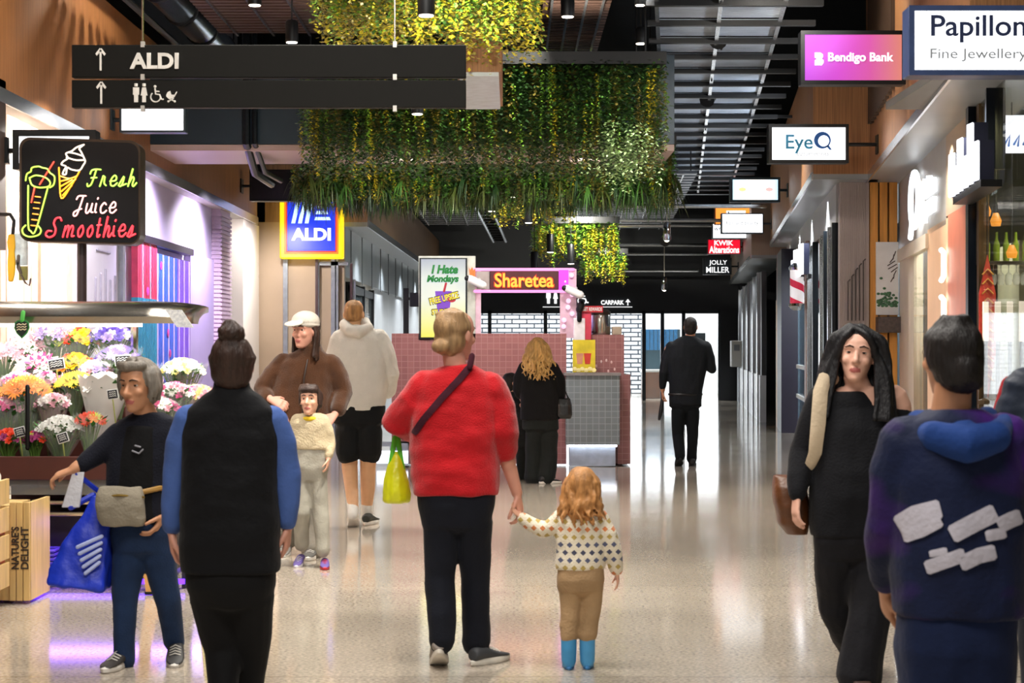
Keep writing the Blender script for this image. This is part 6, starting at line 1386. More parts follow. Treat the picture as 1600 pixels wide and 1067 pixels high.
sh = cloth('blue_shirt', '45609f', .25, 60, .75); m = MB(); f.torso(m, T[2:6], .9, .9); f.limb(m, [(298,655,0),(280,695,.01),(270,742,.03),(266,790,.05),(264,822,.065)], [.062,.055,.05,.048,.045]); f.limb(m, [(426,655,0),(442,695,.01),(449,742,.02),(449,790,.04),(447,815,.055)], [.062,.055,.05,.048,.045])
f.garment('shirt', m, sh, (.009, 8, 5)); m = MB(); f.torso(m, T[:8], 1, 1.02); m.tube([f.j(362,612,0), f.j(362,598,.0)], [.075,.07], 18)
f.garment('vest', m, cloth('black_quilt', '08090d', .3, 40, .8, .1), (.006, 6, 9))
m = MB(); f.hips(m, [(360,870,72,.13),(361,915,70,.135),(362,945,60,.12),(363,960,48,.1)]); f.limb(m, [(333,930,0),(345,1020,.06),(352,1075,-.04),(358,1112,-.12)], [.097,.075,.06,.052]); f.limb(m, [(392,930,0),(388,1020,.08),(384,1075,.12),(380,1114,.14)], [.097,.075,.06,.052])
f.garment('trousers', m, cloth('black_leggings', '08080a', .1, 60, .8), (.004, 8, 5))
f.shoe(357, 1125, 4, .25, '17171a', '2a2a2c', 22, -.2); f.shoe(380, 1124, -6, .25, '17171a', '2a2a2c', 0, .07)
m = MB(); f.cap(m, 1.0); m.ell(f.h(0,-.06,.135), (.042,.042,.04)); 
for i in range(30): a = -2.2 + i * .15; lock(m, [f.h(.06*math.sin(a), -.09*math.cos(a)*.9 - .01, -.05), f.h(.086*math.sin(a), -.085*math.cos(a)-.022, .03), f.h(.03*math.sin(a), -.05-.03*math.cos(a), .12)], .011, .009)
for i in range(8): a = i * .785; lock(m, [f.h(.04*math.cos(a), -.06+.04*math.sin(a), .12), f.h(.046*math.cos(a+.6), -.06+.046*math.sin(a+.6), .14), f.h(.012*math.cos(a+1.2), -.06+.012*math.sin(a+1.2), .175)], .014, .01)
f.hair('hair', m, hairmat('hair_brown', '33211a'))
# yellow floor sign half hidden behind her legs
Y = 9.5; k = Y / F; t = thing('floor_sign', 'yellow folding floor sign half hidden behind the legs of the person in the vest', 'floor sign', P(366, 985, Y))
for sg in (-1, 1):
    m = MB(); m.hexa([P(313, 985, Y + sg*.13 - .01), P(420, 985, Y + sg*.13 - .01), P(420, 985, Y + sg*.13 + .01), P(313, 985, Y + sg*.13 + .01)], [P(330, 815, Y - .01 + sg*.012), P(403, 815, Y - .01 + sg*.012), P(403, 815, Y + .01 + sg*.012), P(330, 815, Y + .01 + sg*.012)]); m.build('panel', M('caution_yellow', 'd8c21a', .4), t, bevel=.004)

# --- grey-haired woman walking towards us on the left with a blue bag
f = Fig('grey-haired person in dark cardigan and jeans beside the flower stand', 8.5, 230)
f.set_head(221, 602, -.06, 158, -6, 0, .98, f.j(230, 655, 0))
T = [(231,644,22,.07),(230,655,44,.08),(227,672,54,.095),(222,710,54,.11),(219,750,52,.115),(219,790,52,.12),(220,820,52,.122),(222,850,50,.12),(224,872,40,.105)]
f.torso(f.body, T[1:-2], .84, .86); AL = [(182,680,0),(150,712,-.05),(124,730,-.1)]; AR = [(270,680,0),(280,745,.03),(262,800,-.06)]
f.limb(f.body, AL, [.046,.038,.026]); f.limb(f.body, AR, [.046,.038,.026]); f.hand(f.j(123,731,-.1), V((-1,0,-.35)), V((.2,.2,-1)), -1, .95, .75); f.hand(f.j(261,802,-.06), V((-.5,-.5,-1)), V((-1,0,.3)), -1, .95, .6)
LL = [(204,850,0),(198,930,-.03),(197,1020,-.04)]; LR = [(246,850,0),(258,930,.04),(266,1008,.12)]
for L_ in (LL, LR): f.limb(f.body, L_, [0.066,0.041,0.032])
f.finish_body(sk3)
m = MB(); f.torso(m, T[:7]); f.limb(m, [(190,676,0),(172,694,-.02),(150,712,-.05),(134,724,-.08)], [.058,.056,.05,.042]); f.limb(m, [(264,672,0),(276,705,.02),(281,745,.03),(268,790,-.03)], [.058,.056,.05,.042])
f.garment('cardigan', m, cloth('navy_knit', '12141f', .4, 110), (.008, 8, 6))
m = MB(); f.torso(m, [(226,664,26,.05,-.055),(222,700,28,.055,-.068),(219,760,30,.06,-.072),(219,812,34,.065,-.068)]); o = f.garment('top', m, cloth('black_top', '0a0a0c', .2), (.004, 10, 6))
m = MB(); m.tube([f.j(216,702,-.13), f.j(226,706,-.13), f.j(232,700,-.13)], .004, 5); m.tube([f.j(220,694,-.128), f.j(228,696,-.128)], .004, 5); m.build('chest_print', M('print_grey', '8c8c94', .6), o)
jeans = cloth('blue_jeans', '1d3050', .3, 110, .8, .25)
m = MB(); f.hips(m, [(220,805,50,.116),(221,835,51,.12),(223,860,46,.115),(224,876,36,.1)]); f.limb(m, [(203,858,0),(198,930,-.03),(197,985,-.035),(197,1030,-.04)], [.08,.062,.053,.05]); f.limb(m, [(246,858,0),(258,930,.04),(263,975,.09),(266,1012,.12)], [.08,.062,.053,.049])
f.garment('jeans', m, jeans, (.006, 9, 7))
f.shoe(197, 1036, 168, .25, '2a2522', 'd9d4cc', 0, .02); f.shoe(266, 1024, 188, .25, '1d1c1e', 'c9c4bc', 6, .16)
m = MB(); f.cap(m, 1.02, -.016)
for i in range(60):
    a = -2.1 + 4.2 * i / 59; x, y = .088*math.sin(a), -.09*math.cos(a) - .01; lock(m, [f.h(x*.3, y*.3 + .02, .125), f.h(x*1.02, y, .06), f.h(x*1.08, y*1.05, -.01), f.h(x*.95, y*1.0, rnd.uniform(-.07, -.03))], .013, .008, .006, 3, rnd.uniform(0, 6))
m.tube([f.h(-.06,.05,.1), f.h(0,.085,.1), f.h(.06,.055,.1)], [.02,.022,.02], 8)
f.hair('hair', m, hairmat('hair_grey', '7a736a'), .006, (.004, 30, 12), 1)
t = thing('waist_bag', 'grey-beige pouch bag worn at the waist of the grey-haired person', 'bag', f.j(200, 815, -.16)); m = MB(); f.torso(m, [(203,817,32,.035,-.155),(201,805,37,.045,-.155),(199,785,38,.048,-.155),(198,768,36,.045,-.15),(199,757,32,.032,-.145)], e=3.2)
fused(m, 'pouch', cloth('taupe_canvas', '8c8474', .4, 90), t, .007, 3, (.005, 12, 12)); m = MB(); m.tube([f.j(166,772,-.17), f.j(200,768,-.202), f.j(236,772,-.17)], .005, 6); m.build('zip', M('zip_brass', 'a98c4a', .3, .8), t)
m = MB(); m.tube([f.j(232,765,-.14), f.j(256,760,-.1), f.j(272,764,-.0)], .012, 6, flat=(V((0,1,0)), .4)); m.build('strap', M('strap_tan', '9a7434', .6), t)
t = thing('shopping_bag', 'large royal blue shopping bag with a white strap swinging at the left', 'bag', f.j(130, 915, -.06)); blue = M('bag_royal_blue', '1230b4', .45, 0, .15, 5, .4, 25)
m = MB(); rings = []
for a, b in (((86,905),(172,918)), ((90,880),(175,890)), ((112,840),(178,845)), ((138,795),(180,800)), ((148,770),(172,773))):
    w_ = .09 * (a[1] - 765) / 140 + .02; p, q = f.j(a[0], a[1], -.06), f.j(b[0], b[1], -.06); rings.append([p + V((0,-w_,0)), p.lerp(q,.33) + V((0,-w_*1.2,0)), p.lerp(q,.66) + V((0,-w_*1.2,0)), q + V((0,-w_,0)), q + V((0,w_,0)), p.lerp(q,.5) + V((0,w_*1.1,0)), p + V((0,w_,0))])
m.loft(rings); fused(m, 'bag_body', blue, t, .008, 4, (.014, 9, 7))
m = MB(); m.hexa([f.j(104,790,-.1), f.j(132,790,-.1), f.j(132,790,-.085), f.j(104,790,-.085)], [f.j(122,735,-.11), f.j(140,735,-.11), f.j(140,735,-.095), f.j(122,735,-.095)]); m.build('white_strap', cloth('strap_white', 'd3d4dc', .3), t, bevel=.004)
m = MB(); m.tube([f.j(118,790,-.09), f.j(150,772,-.06)], .014, 8); m.tube([f.j(128,738,-.1), f.j(165,775,-.02)], .012, 8); m.build('handle', blue, t)
m = MB()
for i in range(5): m.tube([f.j(136 + i*3, 848 + i*10, -.185), f.j(172 - i, 832 + i*10, -.175)], .009, 6)
m.build('printed_lettering', M('print_pale', 'a9b4e0', .6), t)

# --- woman in brown fleece and white cap, facing us
f = Fig('person in a brown fleece jacket and white cap walking towards us behind a small child', 12.9, 470)
f.set_head(478, 518, -.05, 150, 0, 0, 1.0, f.j(484, 560, 0))
T = [(484,546,18,.08),(482,554,32,.09),(479,566,46,.105),(474,595,48,.125),(472,630,50,.135),(472,660,50,.14),(472,675,42,.13),(472,695,40,.12),(472,712,30,.1)]
f.torso(f.body, T[1:-2], .8, .8); AL = [(434,572,0),(414,608,-.03),(425,622,-.14)]; AR = [(523,572,0),(534,612,0),(527,645,-.12)]
f.limb(f.body, AL, [.048,.04,.026]); f.limb(f.body, AR, [.048,.04,.026]); f.hand(f.j(526,647,-.13), V((-.5,-.3,-.5)), V((-.5,0,-.7)), -1, .95, .7); f.hand(f.j(427,623,-.15), V((.8,-.2,-.3)), V((0,.6,-.5)), 1, .95, .7)
LL = [(455,700,0),(454,770,-.05),(449,838,.12)]; LR = [(487,700,0),(488,775,-.02),(490,850,-.08)]
for L_ in (LL, LR): f.limb(f.body, L_, [0.070,0.043,0.034])
f.finish_body(sk2)
m = MB(); f.torso(m, T[:6], 1, 1); f.limb(m, [(442,568,0),(426,586,-.01),(412,610,-.03),(420,621,-.1)], [.074,.072,.068,.055]); f.limb(m, [(516,568,0),(530,590,0),(536,614,0),(530,638,-.09)], [.074,.072,.068,.055]); m.tube([f.j(486,556,-.0), f.j(486,546,-.02)], [.1,.085], 18)
o = f.garment('jacket', m, cloth('brown_fleece', '4a2a12', .7, 180, .95, .2, .3), (.01, 8, 7)); m = MB(); m.tube([f.j(484,562,-.135), f.j(479,590,-.155), f.j(476,664,-.165)], .006, 6); m.build('zip', M('zip_dark', '2a1a10', .4), o)
m = MB(); f.hips(m, [(472,655,44,.125),(472,690,42,.125),(472,708,36,.11),(472,720,28,.09)]); f.limb(m, [(455,706,0),(454,770,-.05),(451,812,.05),(448,842,.12)], [.088,.082,.08,.082]); f.limb(m, [(487,706,0),(488,775,-.02),(489,820,-.05),(490,856,-.08)], [.088,.084,.082,.084])
f.garment('trousers', m, cloth('stone_trousers', '8d877c', .3, 80), (.009, 8, 7))
f.shoe(447, 853, 176, .26, '8a8680', 'd6d2ca', 10, .2); f.shoe(490, 866, 178, .26, '5a5854', 'ece8e0', 0, -.02)
m = MB(); f.cap(m, .98, -.03)
for i in range(44):
    a = -1.75 + 3.5 * i / 43; x, y = .084*math.sin(a), -.08*math.cos(a) - .01; lock(m, [f.h(x*.7, y*.7, .08), f.h(x*1.05, y, .0), f.h(x*1.12, y*1.0 + .012, -.1), f.h(x*1.15, y*.95 + .02, rnd.uniform(-.21, -.16))], .014, .009, .008, 3, rnd.uniform(0, 6))
f.hair('hair', m, hairmat('hair_dark_brown', '2e1a10'), .008, (.004, 30, 12), 1)
m = MB(); rot = f.H.to_3x3().normalized(); m.ell(f.h(0,-.006,.07), (.093,.112,.075), rot, 22, 12); m.ell(f.h(0,-.006,.045), (.093,.112,.03), rot, 22, 8)
m.loft([[f.h(.075*math.cos(6.2832*i/18), .085 + .045 + .05*math.sin(6.2832*i/18), .05 + dz - .02*math.sin(6.2832*i/18)) for i in range(18)] for dz in (0, .012)])
cp = fused(m, 'cap', cloth('white_cap', 'cfc8bc', .3, 90), f.root, .006, 2)

# --- child walking in front of her
f = Fig('child in a beige top with a yellow collar, before the brown fleece', 12.3, 484)
f.set_head(485, 626, -.02, 172, 6, 0, .84, f.j(486, 652, 0), .042)
T = [(486,645,14,.055),(486,650,24,.065),(485,662,29,.08),(485,685,30,.085),(485,702,30,.088),(485,716,29,.085),(485,740,28,.085),(485,752,22,.07)]
f.torso(f.body, T[1:-2], .85, .85); AL = [(462,660,0),(452,690,.0),(453,716,-.05)]; AR = [(508,660,0),(516,690,0),(514,716,-.05)]
for A_, sd in ((AL, 1), (AR, -1)): f.limb(f.body, A_, [.032,.027,.02]); f.hand(f.j(*A_[-1]), V((.1*sd,-.2,-1)), V((sd,0,0)), sd, .62, .5)
LL = [(474,742,0),(473,800,-.04),(470,850,.06)]; LR = [(497,742,0),(502,800,-.03),(507,858,-.08)]
for L_ in (LL, LR): f.limb(f.body, L_, [0.048,0.031,0.025])
f.finish_body(sk1)
m = MB(); f.torso(m, T[:5], 1.05, 1.05); f.limb(m, [(466,656,0),(456,676,0),(452,694,0),(453,712,-.04)], [.045,.043,.038,.032]); f.limb(m, [(504,656,0),(513,676,0),(516,694,0),(514,712,-.04)], [.045,.043,.038,.032])
o = f.garment('jumper', m, cloth('beige_stripe_knit', 'b8a88a', .5, 90), (.006, 10, 10)); m = MB(); m.tube([f.j(486+15*math.cos(a), 651-3*math.sin(a), .068*math.sin(a)) for a in [i*.4 for i in range(17)]], .016, 8); m.build('collar', cloth('yellow_collar', 'd8b92e', .3), o)
m = MB(); f.hips(m, [(485,698,28,.082),(485,730,29,.088),(485,750,25,.08),(485,757,20,.07)]); f.limb(m, [(474,748,0),(473,800,-.04),(470,852,.05)], [.062,.054,.05]); f.limb(m, [(497,748,0),(502,800,-.03),(506,858,-.07)], [.062,.054,.05])
f.garment('trousers', m, cloth('grey_sweatpants', '989488', .3, 80), (.006, 10, 8))
f.shoe(469, 868, 174, .19, '5a4a8a', 'c9c4cc', 6, .12); f.shoe(508, 876, 186, .19, '5a4a8c', 'b02a34', 0, -.02)
m = MB(); f.cap(m, 1.0, -.014)
for i in range(36): a = -1.9 + 3.8 * i / 35; x, y = .084*math.sin(a), -.085*math.cos(a) - .012; lock(m, [f.h(x*.3, y*.3 + .01, .12), f.h(x, y, .06), f.h(x*1.02, y, rnd.uniform(-.05, 0))], .013, .009)
m.tube([f.h(-.058,.055,.082), f.h(-.03,.08,.078), f.h(0,.088,.082), f.h(.03,.08,.078), f.h(.058,.055,.082)], [.022]*5, 8); m.tube([f.h(-.05,.05,.1), f.h(0,.075,.105), f.h(.05,.05,.1)], [.025]*3, 8)
f.hair('hair', m, hairmat('hair_brown', '33211a'), .007, (.004, 30, 12), 1)

# --- tall man in a white hoodie and black shorts
f = Fig('tall person in an off-white hoodie, black shorts and white socks walking away', 15.1, 562)
f.set_head(553, 491, 0, -8, 4, 0, 1.02, f.j(556, 522, 0), .058)
T = [(558,508,18,.08),(559,516,30,.095),(560,530,40,.11),(562,560,44,.13),(563,595,43,.135),(562,625,42,.135),(561,642,40,.13),(561,665,38,.125),(561,684,30,.11)]
f.torso(f.body, T[1:-2], .84, .84); AL = [(526,536,0),(524,580,.05),(534,612,.2)]; AR = [(598,538,0),(610,580,.03),(600,615,.18)]
f.limb(f.body, AL, [.055,.045,.03]); f.limb(f.body, AR, [.055,.045,.03]); f.hand(f.j(533,613,.21), V((.3,1,-.2)), V((1,0,-.2)), 1, 1, .6); f.hand(f.j(600,616,.19), V((-.3,1,-.2)), V((-1,0,-.2)), -1, 1, .6)
LL = [(545,665,0),(546,730,.02),(556,790,-.26)]; LR = [(577,665,0),(574,735,.05),(571,805,.1)]
f.limb(f.body, LL + [(555,800,-.3)], [.078,.066,.044,.038]); f.limb(f.body, [LR[0], LR[1], (574,765,.05), LR[2], (571,815,.1)], [.078,.064,.06,.04,.037])
f.finish_body(skin('skin_warm', 'c99a72'))
hood = cloth('offwhite_fleece', 'cdc8c0', .4, 60, .9, .06); m = MB(); f.torso(m, T[:7], 1, 1.04); f.limb(m, [(530,530,0),(524,555,.01),(522,585,.05),(530,608,.16)], [.085,.082,.075,.06]); f.limb(m, [(592,530,0),(604,555,.01),(610,582,.03),(603,612,.15)], [.085,.082,.076,.062])
m.tube([f.j(538,508,-.03), f.j(548,517,-.13), f.j(562,519,-.14), f.j(577,512,-.06), f.j(570,504,.04), f.j(550,502,.05), f.j(538,508,-.03)], .045, 12); f.garment('hoodie', m, hood, (.013, 6, 5))
m = MB(); f.hips(m, [(561,634,41,.135),(561,660,41,.135),(561,680,36,.12)]); f.limb(m, [(544,672,0),(544,708,.01)], [.105,.1]); f.limb(m, [(578,672,0),(577,708,.03)], [.105,.1]); f.garment('shorts', m, cloth('black_shorts', '101113', .2, 60), (.008, 8, 5))
for pts, lb in (([(551,766,-.12),(556,792,-.27),(556,800,-.3)], 0), ([(572,790,.08),(571,805,.1),(571,815,.1)], 1)):
    m = MB(); f.limb(m, pts, [.05,.046,.044]); fused(m, 'sock', cloth('white_sock', 'd9d6cf', .3, 90), f.root, .008, 3)
f.shoe(556, 812, 4, .29, 'cfc9c0', 'e6e2da', 42, -.3, .085); f.shoe(571, 822, -14, .29, '2a2c26', 'e2ded6', 0, .0)
m = MB(); rot = f.H.to_3x3().normalized(); m.ell(f.h(0,-.016,.035), (.0775,.0985,.085), rot, 20, 12); m.ell(f.h(0,-.035,-.01), (.074,.07,.06), rot, 20, 10); f.hair('hair', m, hairmat('hair_sandy', '9a6f42'), .008, (.002, 40, 30))

# --- blonde woman at the kiosk
f = Fig('person with long curly blonde hair in a loose black top at the kiosk', 19.8, 845, vox=.008)
f.set_head(840, 546, .02, 8, 0, 0, 1.0, f.j(841, 570, 0))
T = [(841,560,10,.07),(841,565,20,.085),(841,576,29,.11),(842,600,30,.125),(843,630,30,.13),(844,656,31,.135),(845,668,29,.13),(846,682,24,.11)]
f.torso(f.body, T[1:-2], .84, .84); AL = [(815,576,0),(810,608,.02),(818,630,.18)]; AR = [(868,576,0),(874,610,.0),(874,640,.06)]
f.limb(f.body, AL, [.045,.038,.026]); f.limb(f.body, AR, [.045,.038,.026]); f.hand(f.j(818,631,.19), V((.3,1,0)), V((0,0,-1)), 1, .92, .6); f.hand(f.j(874,641,.06), V((0,.2,-1)), V((-1,0,0)), -1, .92, .9)
LL = [(833,676,0),(832,712,.0),(832,742,.0)]; LR = [(858,676,0),(856,712,.02),(850,745,-.05)]
for L_ in (LL, LR): f.limb(f.body, L_, [0.070,0.041,0.034])
f.finish_body(sk1)
m = MB(); f.torso(m, T[:6]); f.limb(m, [(820,574,0),(811,592,.01),(810,608,.02),(813,616,.08)], [.07,.068,.064,.06]); f.limb(m, [(863,574,0),(873,592,0),(875,610,.0),(875,620,.02)], [.07,.068,.064,.06]); f.garment('top', m, cloth('black_jersey', '0b0b0d', .2, 60), (.008, 7, 5), .01)
m = MB(); f.hips(m, [(844,648,28,.125),(845,670,29,.13),(846,684,26,.12)]); f.limb(m, [(834,678,0),(833,715,.0),(833,746,.0)], [.095,.09,.095]); f.limb(m, [(858,678,0),(857,715,.01),(853,746,-.04)], [.098,.095,.1]); f.garment('trousers', m, cloth('charcoal_wide', '1a1d1c', .2, 60), (.01, 8, 4), .01)
f.shoe(832, 752, -20, .25, '1d1d1f', 'c9c6c0', 0, .04); f.shoe(843, 757, -62, .26, '1a1a1c', 'dedad2', 0, -.12)
m = MB(); f.cap(m, 1.05, -.018)
for i in range(90):
    a = -2.0 + 4.0 * rnd.random(); x, y = .1*math.sin(a), -.098*math.cos(a) - .012; q = rnd.uniform(.9, 1.3)
    lock(m, [f.h(x*.3, y*.3, .118), f.h(x, y, .05), f.h(x*1.25*q, y*1.12*q, -.1), f.h(x*1.35*q, y*1.25*q - .02, rnd.uniform(-.33, -.22))], .012, .008, .034, 7, rnd.uniform(0, 6))
f.hair('hair', m, hairmat('hair_blonde', 'c29a5c'), .007, (.003, 30, 12), 1)
t = thing('handbag', 'black quilted handbag on the arm of the blonde person', 'bag', f.j(881, 655, .02)); m = MB(); f.torso(m, [(882,654,10,.09),(881,648,13,.1),(881,632,12.5,.09),(880,622,11,.06)], e=3.5); fused(m, 'bag_body', M('black_leather', '141416', .25, 0, .2, 30, .4, 60), t, .008, 2)
m = MB(); m.tube([f.j(872,624,.02), f.j(873,606,.01), f.j(880,604,.02), f.j(889,624,.02)], .008, 6); m.build('handle', M('black_leather', '141416', .25), t); m = MB(); m.box(f.j(879,0).x, f.j(884,0).x, f.Y - .09, f.Y - .075, f.j(0,640).z, f.j(0,633).z); m.build('clasp', chrome, t)

# --- dark-haired child beside her
f = Fig('dark-haired child in a black puffer jacket beside the blonde person', 20.3, 822, vox=.008)
f.set_head(800, 598, 0, -70, 8, 0, .9, f.j(803, 617, 0), .045)
T = [(804,612,10,.07),(805,617,17,.085),(808,628,19,.1),(813,650,19,.11),(817,672,19,.115),(819,688,18,.11),(820,700,15,.1)]
f.torso(f.body, T[1:-2], .8, .8); AR = [(820,628,-.02),(828,648,-.06),(834,664,-.04)]; AL = [(795,628,.02),(800,650,.05),(812,662,.1)]
f.limb(f.body, AL, [.035,.03,.022]); f.limb(f.body, AR, [.035,.03,.022]); f.hand(f.j(834,665,-.04), V((.6,.2,-.4)), V((0,0,-1)), 1, .7, .6); f.hand(f.j(812,662,.1), V((.6,.4,-.2)), V((0,0,-1)), 1, .7, .6)
LL = [(814,695,0),(815,722,0),(812,742,.02)]; LR = [(826,695,0),(826,722,.02),(826,744,.0)]
for L_ in (LL, LR): f.limb(f.body, L_, [0.049,0.031,0.025])
f.finish_body(sk1)
m = MB(); f.torso(m, T[:6]); f.limb(m, [(816,626,-.02),(825,642,-.05),(829,652,-.06),(832,661,-.04)], [.055,.052,.048,.04]); f.limb(m, [(798,626,.02),(799,642,.04),(806,656,.08)], [.055,.052,.045]); f.garment('puffer_jacket', m, cloth('black_puffer', '0e0f12', .2, 40, .5), (.012, 5, 16), .009)
m = MB(); f.hips(m, [(819,682,17,.105),(820,698,17,.11),(820,706,14,.1)]); f.limb(m, [(814,700,0),(815,722,0),(813,745,.02)], [.068,.058,.052]); f.limb(m, [(826,700,0),(826,722,.02),(826,746,.0)], [.068,.058,.052]); f.garment('trousers', m, cloth('charcoal_wide', '1a1d1c', .2, 60), (.006, 8, 6), .009)
f.shoe(811, 748, -60, .2, '222226', 'b9b6b0', 0, .05); f.shoe(824, 750, -50, .2, '222226', 'b9b6b0', 0, .0)
m = MB(); f.cap(m, 1.0, -.016); f.hair('hair', m, hairmat('hair_black', '15100e'), .008, (.006, 26, 14))

# --- man in black walking away down the mall
f = Fig('person in black shirt and trousers walking away down the mall with a teal clipboard', 22.6, 1075, vox=.008)
f.set_head(1079, 511, 0, -10, 4, 0, 1.02, f.j(1077, 532, 0), .058)
T = [(1077,525,9,.075),(1076,530,20,.09),(1075,540,32,.115),(1074,560,33,.13),(1073,585,29,.13),(1072,605,27,.13),(1071,618,26,.128),(1071,632,25,.125),(1071,645,20,.11)]
f.torso(f.body, T[1:-2], .86, .86); AL = [(1045,545,0),(1038,580,.0),(1036,610,.06)]; AR = [(1106,546,0),(1111,574,.0),(1096,566,.22)]
f.limb(f.body, AL, [.055,.045,.03]); f.limb(f.body, AR, [.055,.045,.03]); f.hand(f.j(1036,612,.06), V((0,.2,-1)), V((1,0,0)), 1, 1, .9); f.hand(f.j(1095,565,.24), V((-.5,.6,.4)), V((0,0,1)), -1, 1, .6)
LL = [(1061,640,0),(1060,680,.04),(1061,703,-.06)]; LR = [(1082,640,0),(1083,680,.05),(1082,716,.08)]
for L_ in (LL, LR): f.limb(f.body, L_, [0.072,0.044,0.038])
f.finish_body(sk3)
m = MB(); f.torso(m, T[:8]); f.limb(m, [(1049,542,0),(1041,562,0),(1037,582,.0),(1036,604,.05)], [.072,.068,.06,.046]); f.limb(m, [(1102,542,0),(1109,560,0),(1112,576,.0),(1102,570,.14)], [.072,.068,.062,.048]); f.garment('shirt', m, cloth('black_shirt', '11161b', .25, 60, .7), (.009, 8, 5), .01)
m = MB(); f.hips(m, [(1071,612,25,.122),(1071,635,26,.125),(1071,648,21,.11)]); f.limb(m, [(1060,642,0),(1060,680,.04),(1062,712,-.08)], [.092,.07,.064]); f.limb(m, [(1082,642,0),(1083,680,.05),(1082,718,.08)], [.092,.07,.064]); f.garment('trousers', m, cloth('black_trousers', '0e1216', .15, 60), (.007, 8, 4), .01)
m = MB(); m.tube([f.j(1071+25*math.cos(a), 616, .124*math.sin(a)) for a in [i*.35 for i in range(19)]], .018, 8); m.build('belt', M('belt_black', '0a0a0b', .35), f.root)
f.shoe(1062, 722, 3, .29, '121315', '1c1c1e', 24, -.16); f.shoe(1082, 727, -5, .29, '121315', '1c1c1e', 0, .0)
m = MB(); f.cap(m, .96, -.018); f.hair('hair', m, hairmat('hair_black', '15100e'), .008, (.004, 30, 20))
t = thing('clipboard', 'dark teal clipboard held in front of the person in black', 'clipboard', f.j(1094, 565, .3)); m = MB(); a, b = f.j(1084, 566, .28), f.j(1106, 520, .28); m.box(a.x, b.x, a.y, a.y + .012, a.z, b.z); m.build('board', M('clip_teal', '2a4450', .4), t); m = MB(); m.box((a.x+b.x)/2 - .04, (a.x+b.x)/2 + .04, a.y + .012, a.y + .03, b.z - .05, b.z - .01); m.build('clip', chrome, t)
tag(MB().tube([f.j(1036, 622, .08), f.j(1034, 640, .09), f.j(1031, 655, .08)], [.02, .026, .018], 10).build('folded_umbrella', M('umbrella_black', '15161a', .5)), 'short dark folded umbrella in the left hand of the person in black', 'umbrella')

# --- woman with long black hair walking towards us on the right
f = Fig('person with long black hair in a black one-shoulder top, walking towards us', 8.1, 1335)
f.set_head(1336, 556, -.04, 168, 3, -4, 1.0, f.j(1344, 612, 0), .052)
T = [(1345,602,30,.06),(1344,612,54,.075),(1342,632,67,.1),(1340,668,70,.125),(1338,700,66,.135),(1337,735,68,.15),(1336,775,70,.155),(1334,810,66,.145),(1333,840,62,.135),(1333,872,50,.12)]
f.torso(f.body, [(1345,604,36,.06)] + T[1:-2], .86, .88); AL = [(1278,634,0),(1256,705,.02),(1243,768,-.06)]; AR = [(1404,634,0),(1416,710,.03),(1412,775,-.05)]
f.limb(f.body, AL, [.052,.042,.028]); f.limb(f.body, [(1396,622,0)] + AR, [.062,.056,.042,.028]); f.hand(f.j(1242,770,-.06), V((-.1,-.1,-1)), V((1,.2,0)), -1, .98, .5); f.hand(f.j(1412,777,-.05), V((0,-.1,-1)), V((-1,.2,0)), 1, .98, .5)
LL = [(1310,860,0),(1318,955,.1),(1362,1030,.28)]; LR = [(1358,860,0),(1350,960,-.08),(1334,1052,-.12)]
for L_ in (LL, LR): f.limb(f.body, L_, [0.074,0.046,0.037])
f.finish_body(skin('skin_fair', 'e0ae98'))
blk = cloth('black_rib', '101116', .3, 90, .8, .12)
m = MB(); f.torso(m, [(1338,640,68,.104),(1340,668,71,.13),(1338,700,68,.14),(1337,735,70,.156),(1336,775,72,.16),(1334,812,69,.15),(1333,838,66,.142)])
f.torso(m, [(1318,612,42,.078),(1326,626,58,.092),(1336,642,66,.1)]); f.limb(m, [(1286,620,0),(1270,660,.01),(1255,706,.02),(1246,748,-.03),(1243,768,-.06)], [.068,.064,.057,.05,.042]); f.limb(m, [(1404,652,0),(1412,680,.02),(1418,712,.03),(1414,770,-.04)], [.066,.064,.056,.043])
f.garment('top', m, blk, (.006, 8, 6))
m = MB(); f.hips(m, [(1334,815,62,.138),(1333,845,64,.14),(1333,870,58,.13),(1333,888,46,.11)]); f.limb(m, [(1308,866,0),(1314,950,.1),(1340,1005,.2),(1364,1034,.28)], [.1,.088,.08,.084]); f.limb(m, [(1358,866,0),(1354,950,-.06),(1342,1010,-.1),(1336,1052,-.12)], [.102,.096,.09,.098])
f.garment('trousers', m, cloth('black_wide_trousers', '15151a', .3, 50, .8), (.013, 7, 4))
f.shoe(1336, 1066, 178, .25, '3a2620', '4a3a30', 0, .0); f.shoe(1368, 1044, 172, .25, '141316', '222224', 14, .36)
m = MB(); f.cap(m, 1.04, -.02)
for i in range(110):
    a = -1.9 + 3.8 * i / 109; o_ = rnd.uniform(.95, 1.25); x, y = .09*math.sin(a)*o_, -.085*math.cos(a)*o_ - .008; L_ = rnd.uniform(-.24, -.17) + (-.06 if x < 0 else 0)
    lock(m, [f.h(x*.25 + .014, y*.4 + .02, .125), f.h(x*1.02, y + .018, .075), f.h(x*1.3, y*1.0 + .004, -.03), f.h(x*1.45, y*1.0 + .02, -.13), f.h(x*1.5 - .02, y*.95 + .04, L_ - .05)], .016, .011, .01, 2.5, rnd.uniform(0, 6))
for sg in (-1, 1):
    for q in range(5):
        o_ = q * .006; lock(m, [f.h(.014 + sg*.004, .045 - o_, .118), f.h(sg*.042, .085 - o_*1.5, .088), f.h(sg*.07, .06 - o_, .045), f.h(sg*(.083 + o_), .035, -.02), f.h(sg*(.088 + o_*2), .045, -.1), f.h(sg*(.1 + o_*2), .06, -.2), f.h(sg*(.1 + o_*2), .075, -.27)], .015, .011, .006, 2, q)
f.hair('hair', m, hairmat('hair_blueblack', '0c0b10'), .006, (.003, 30, 8), 2)
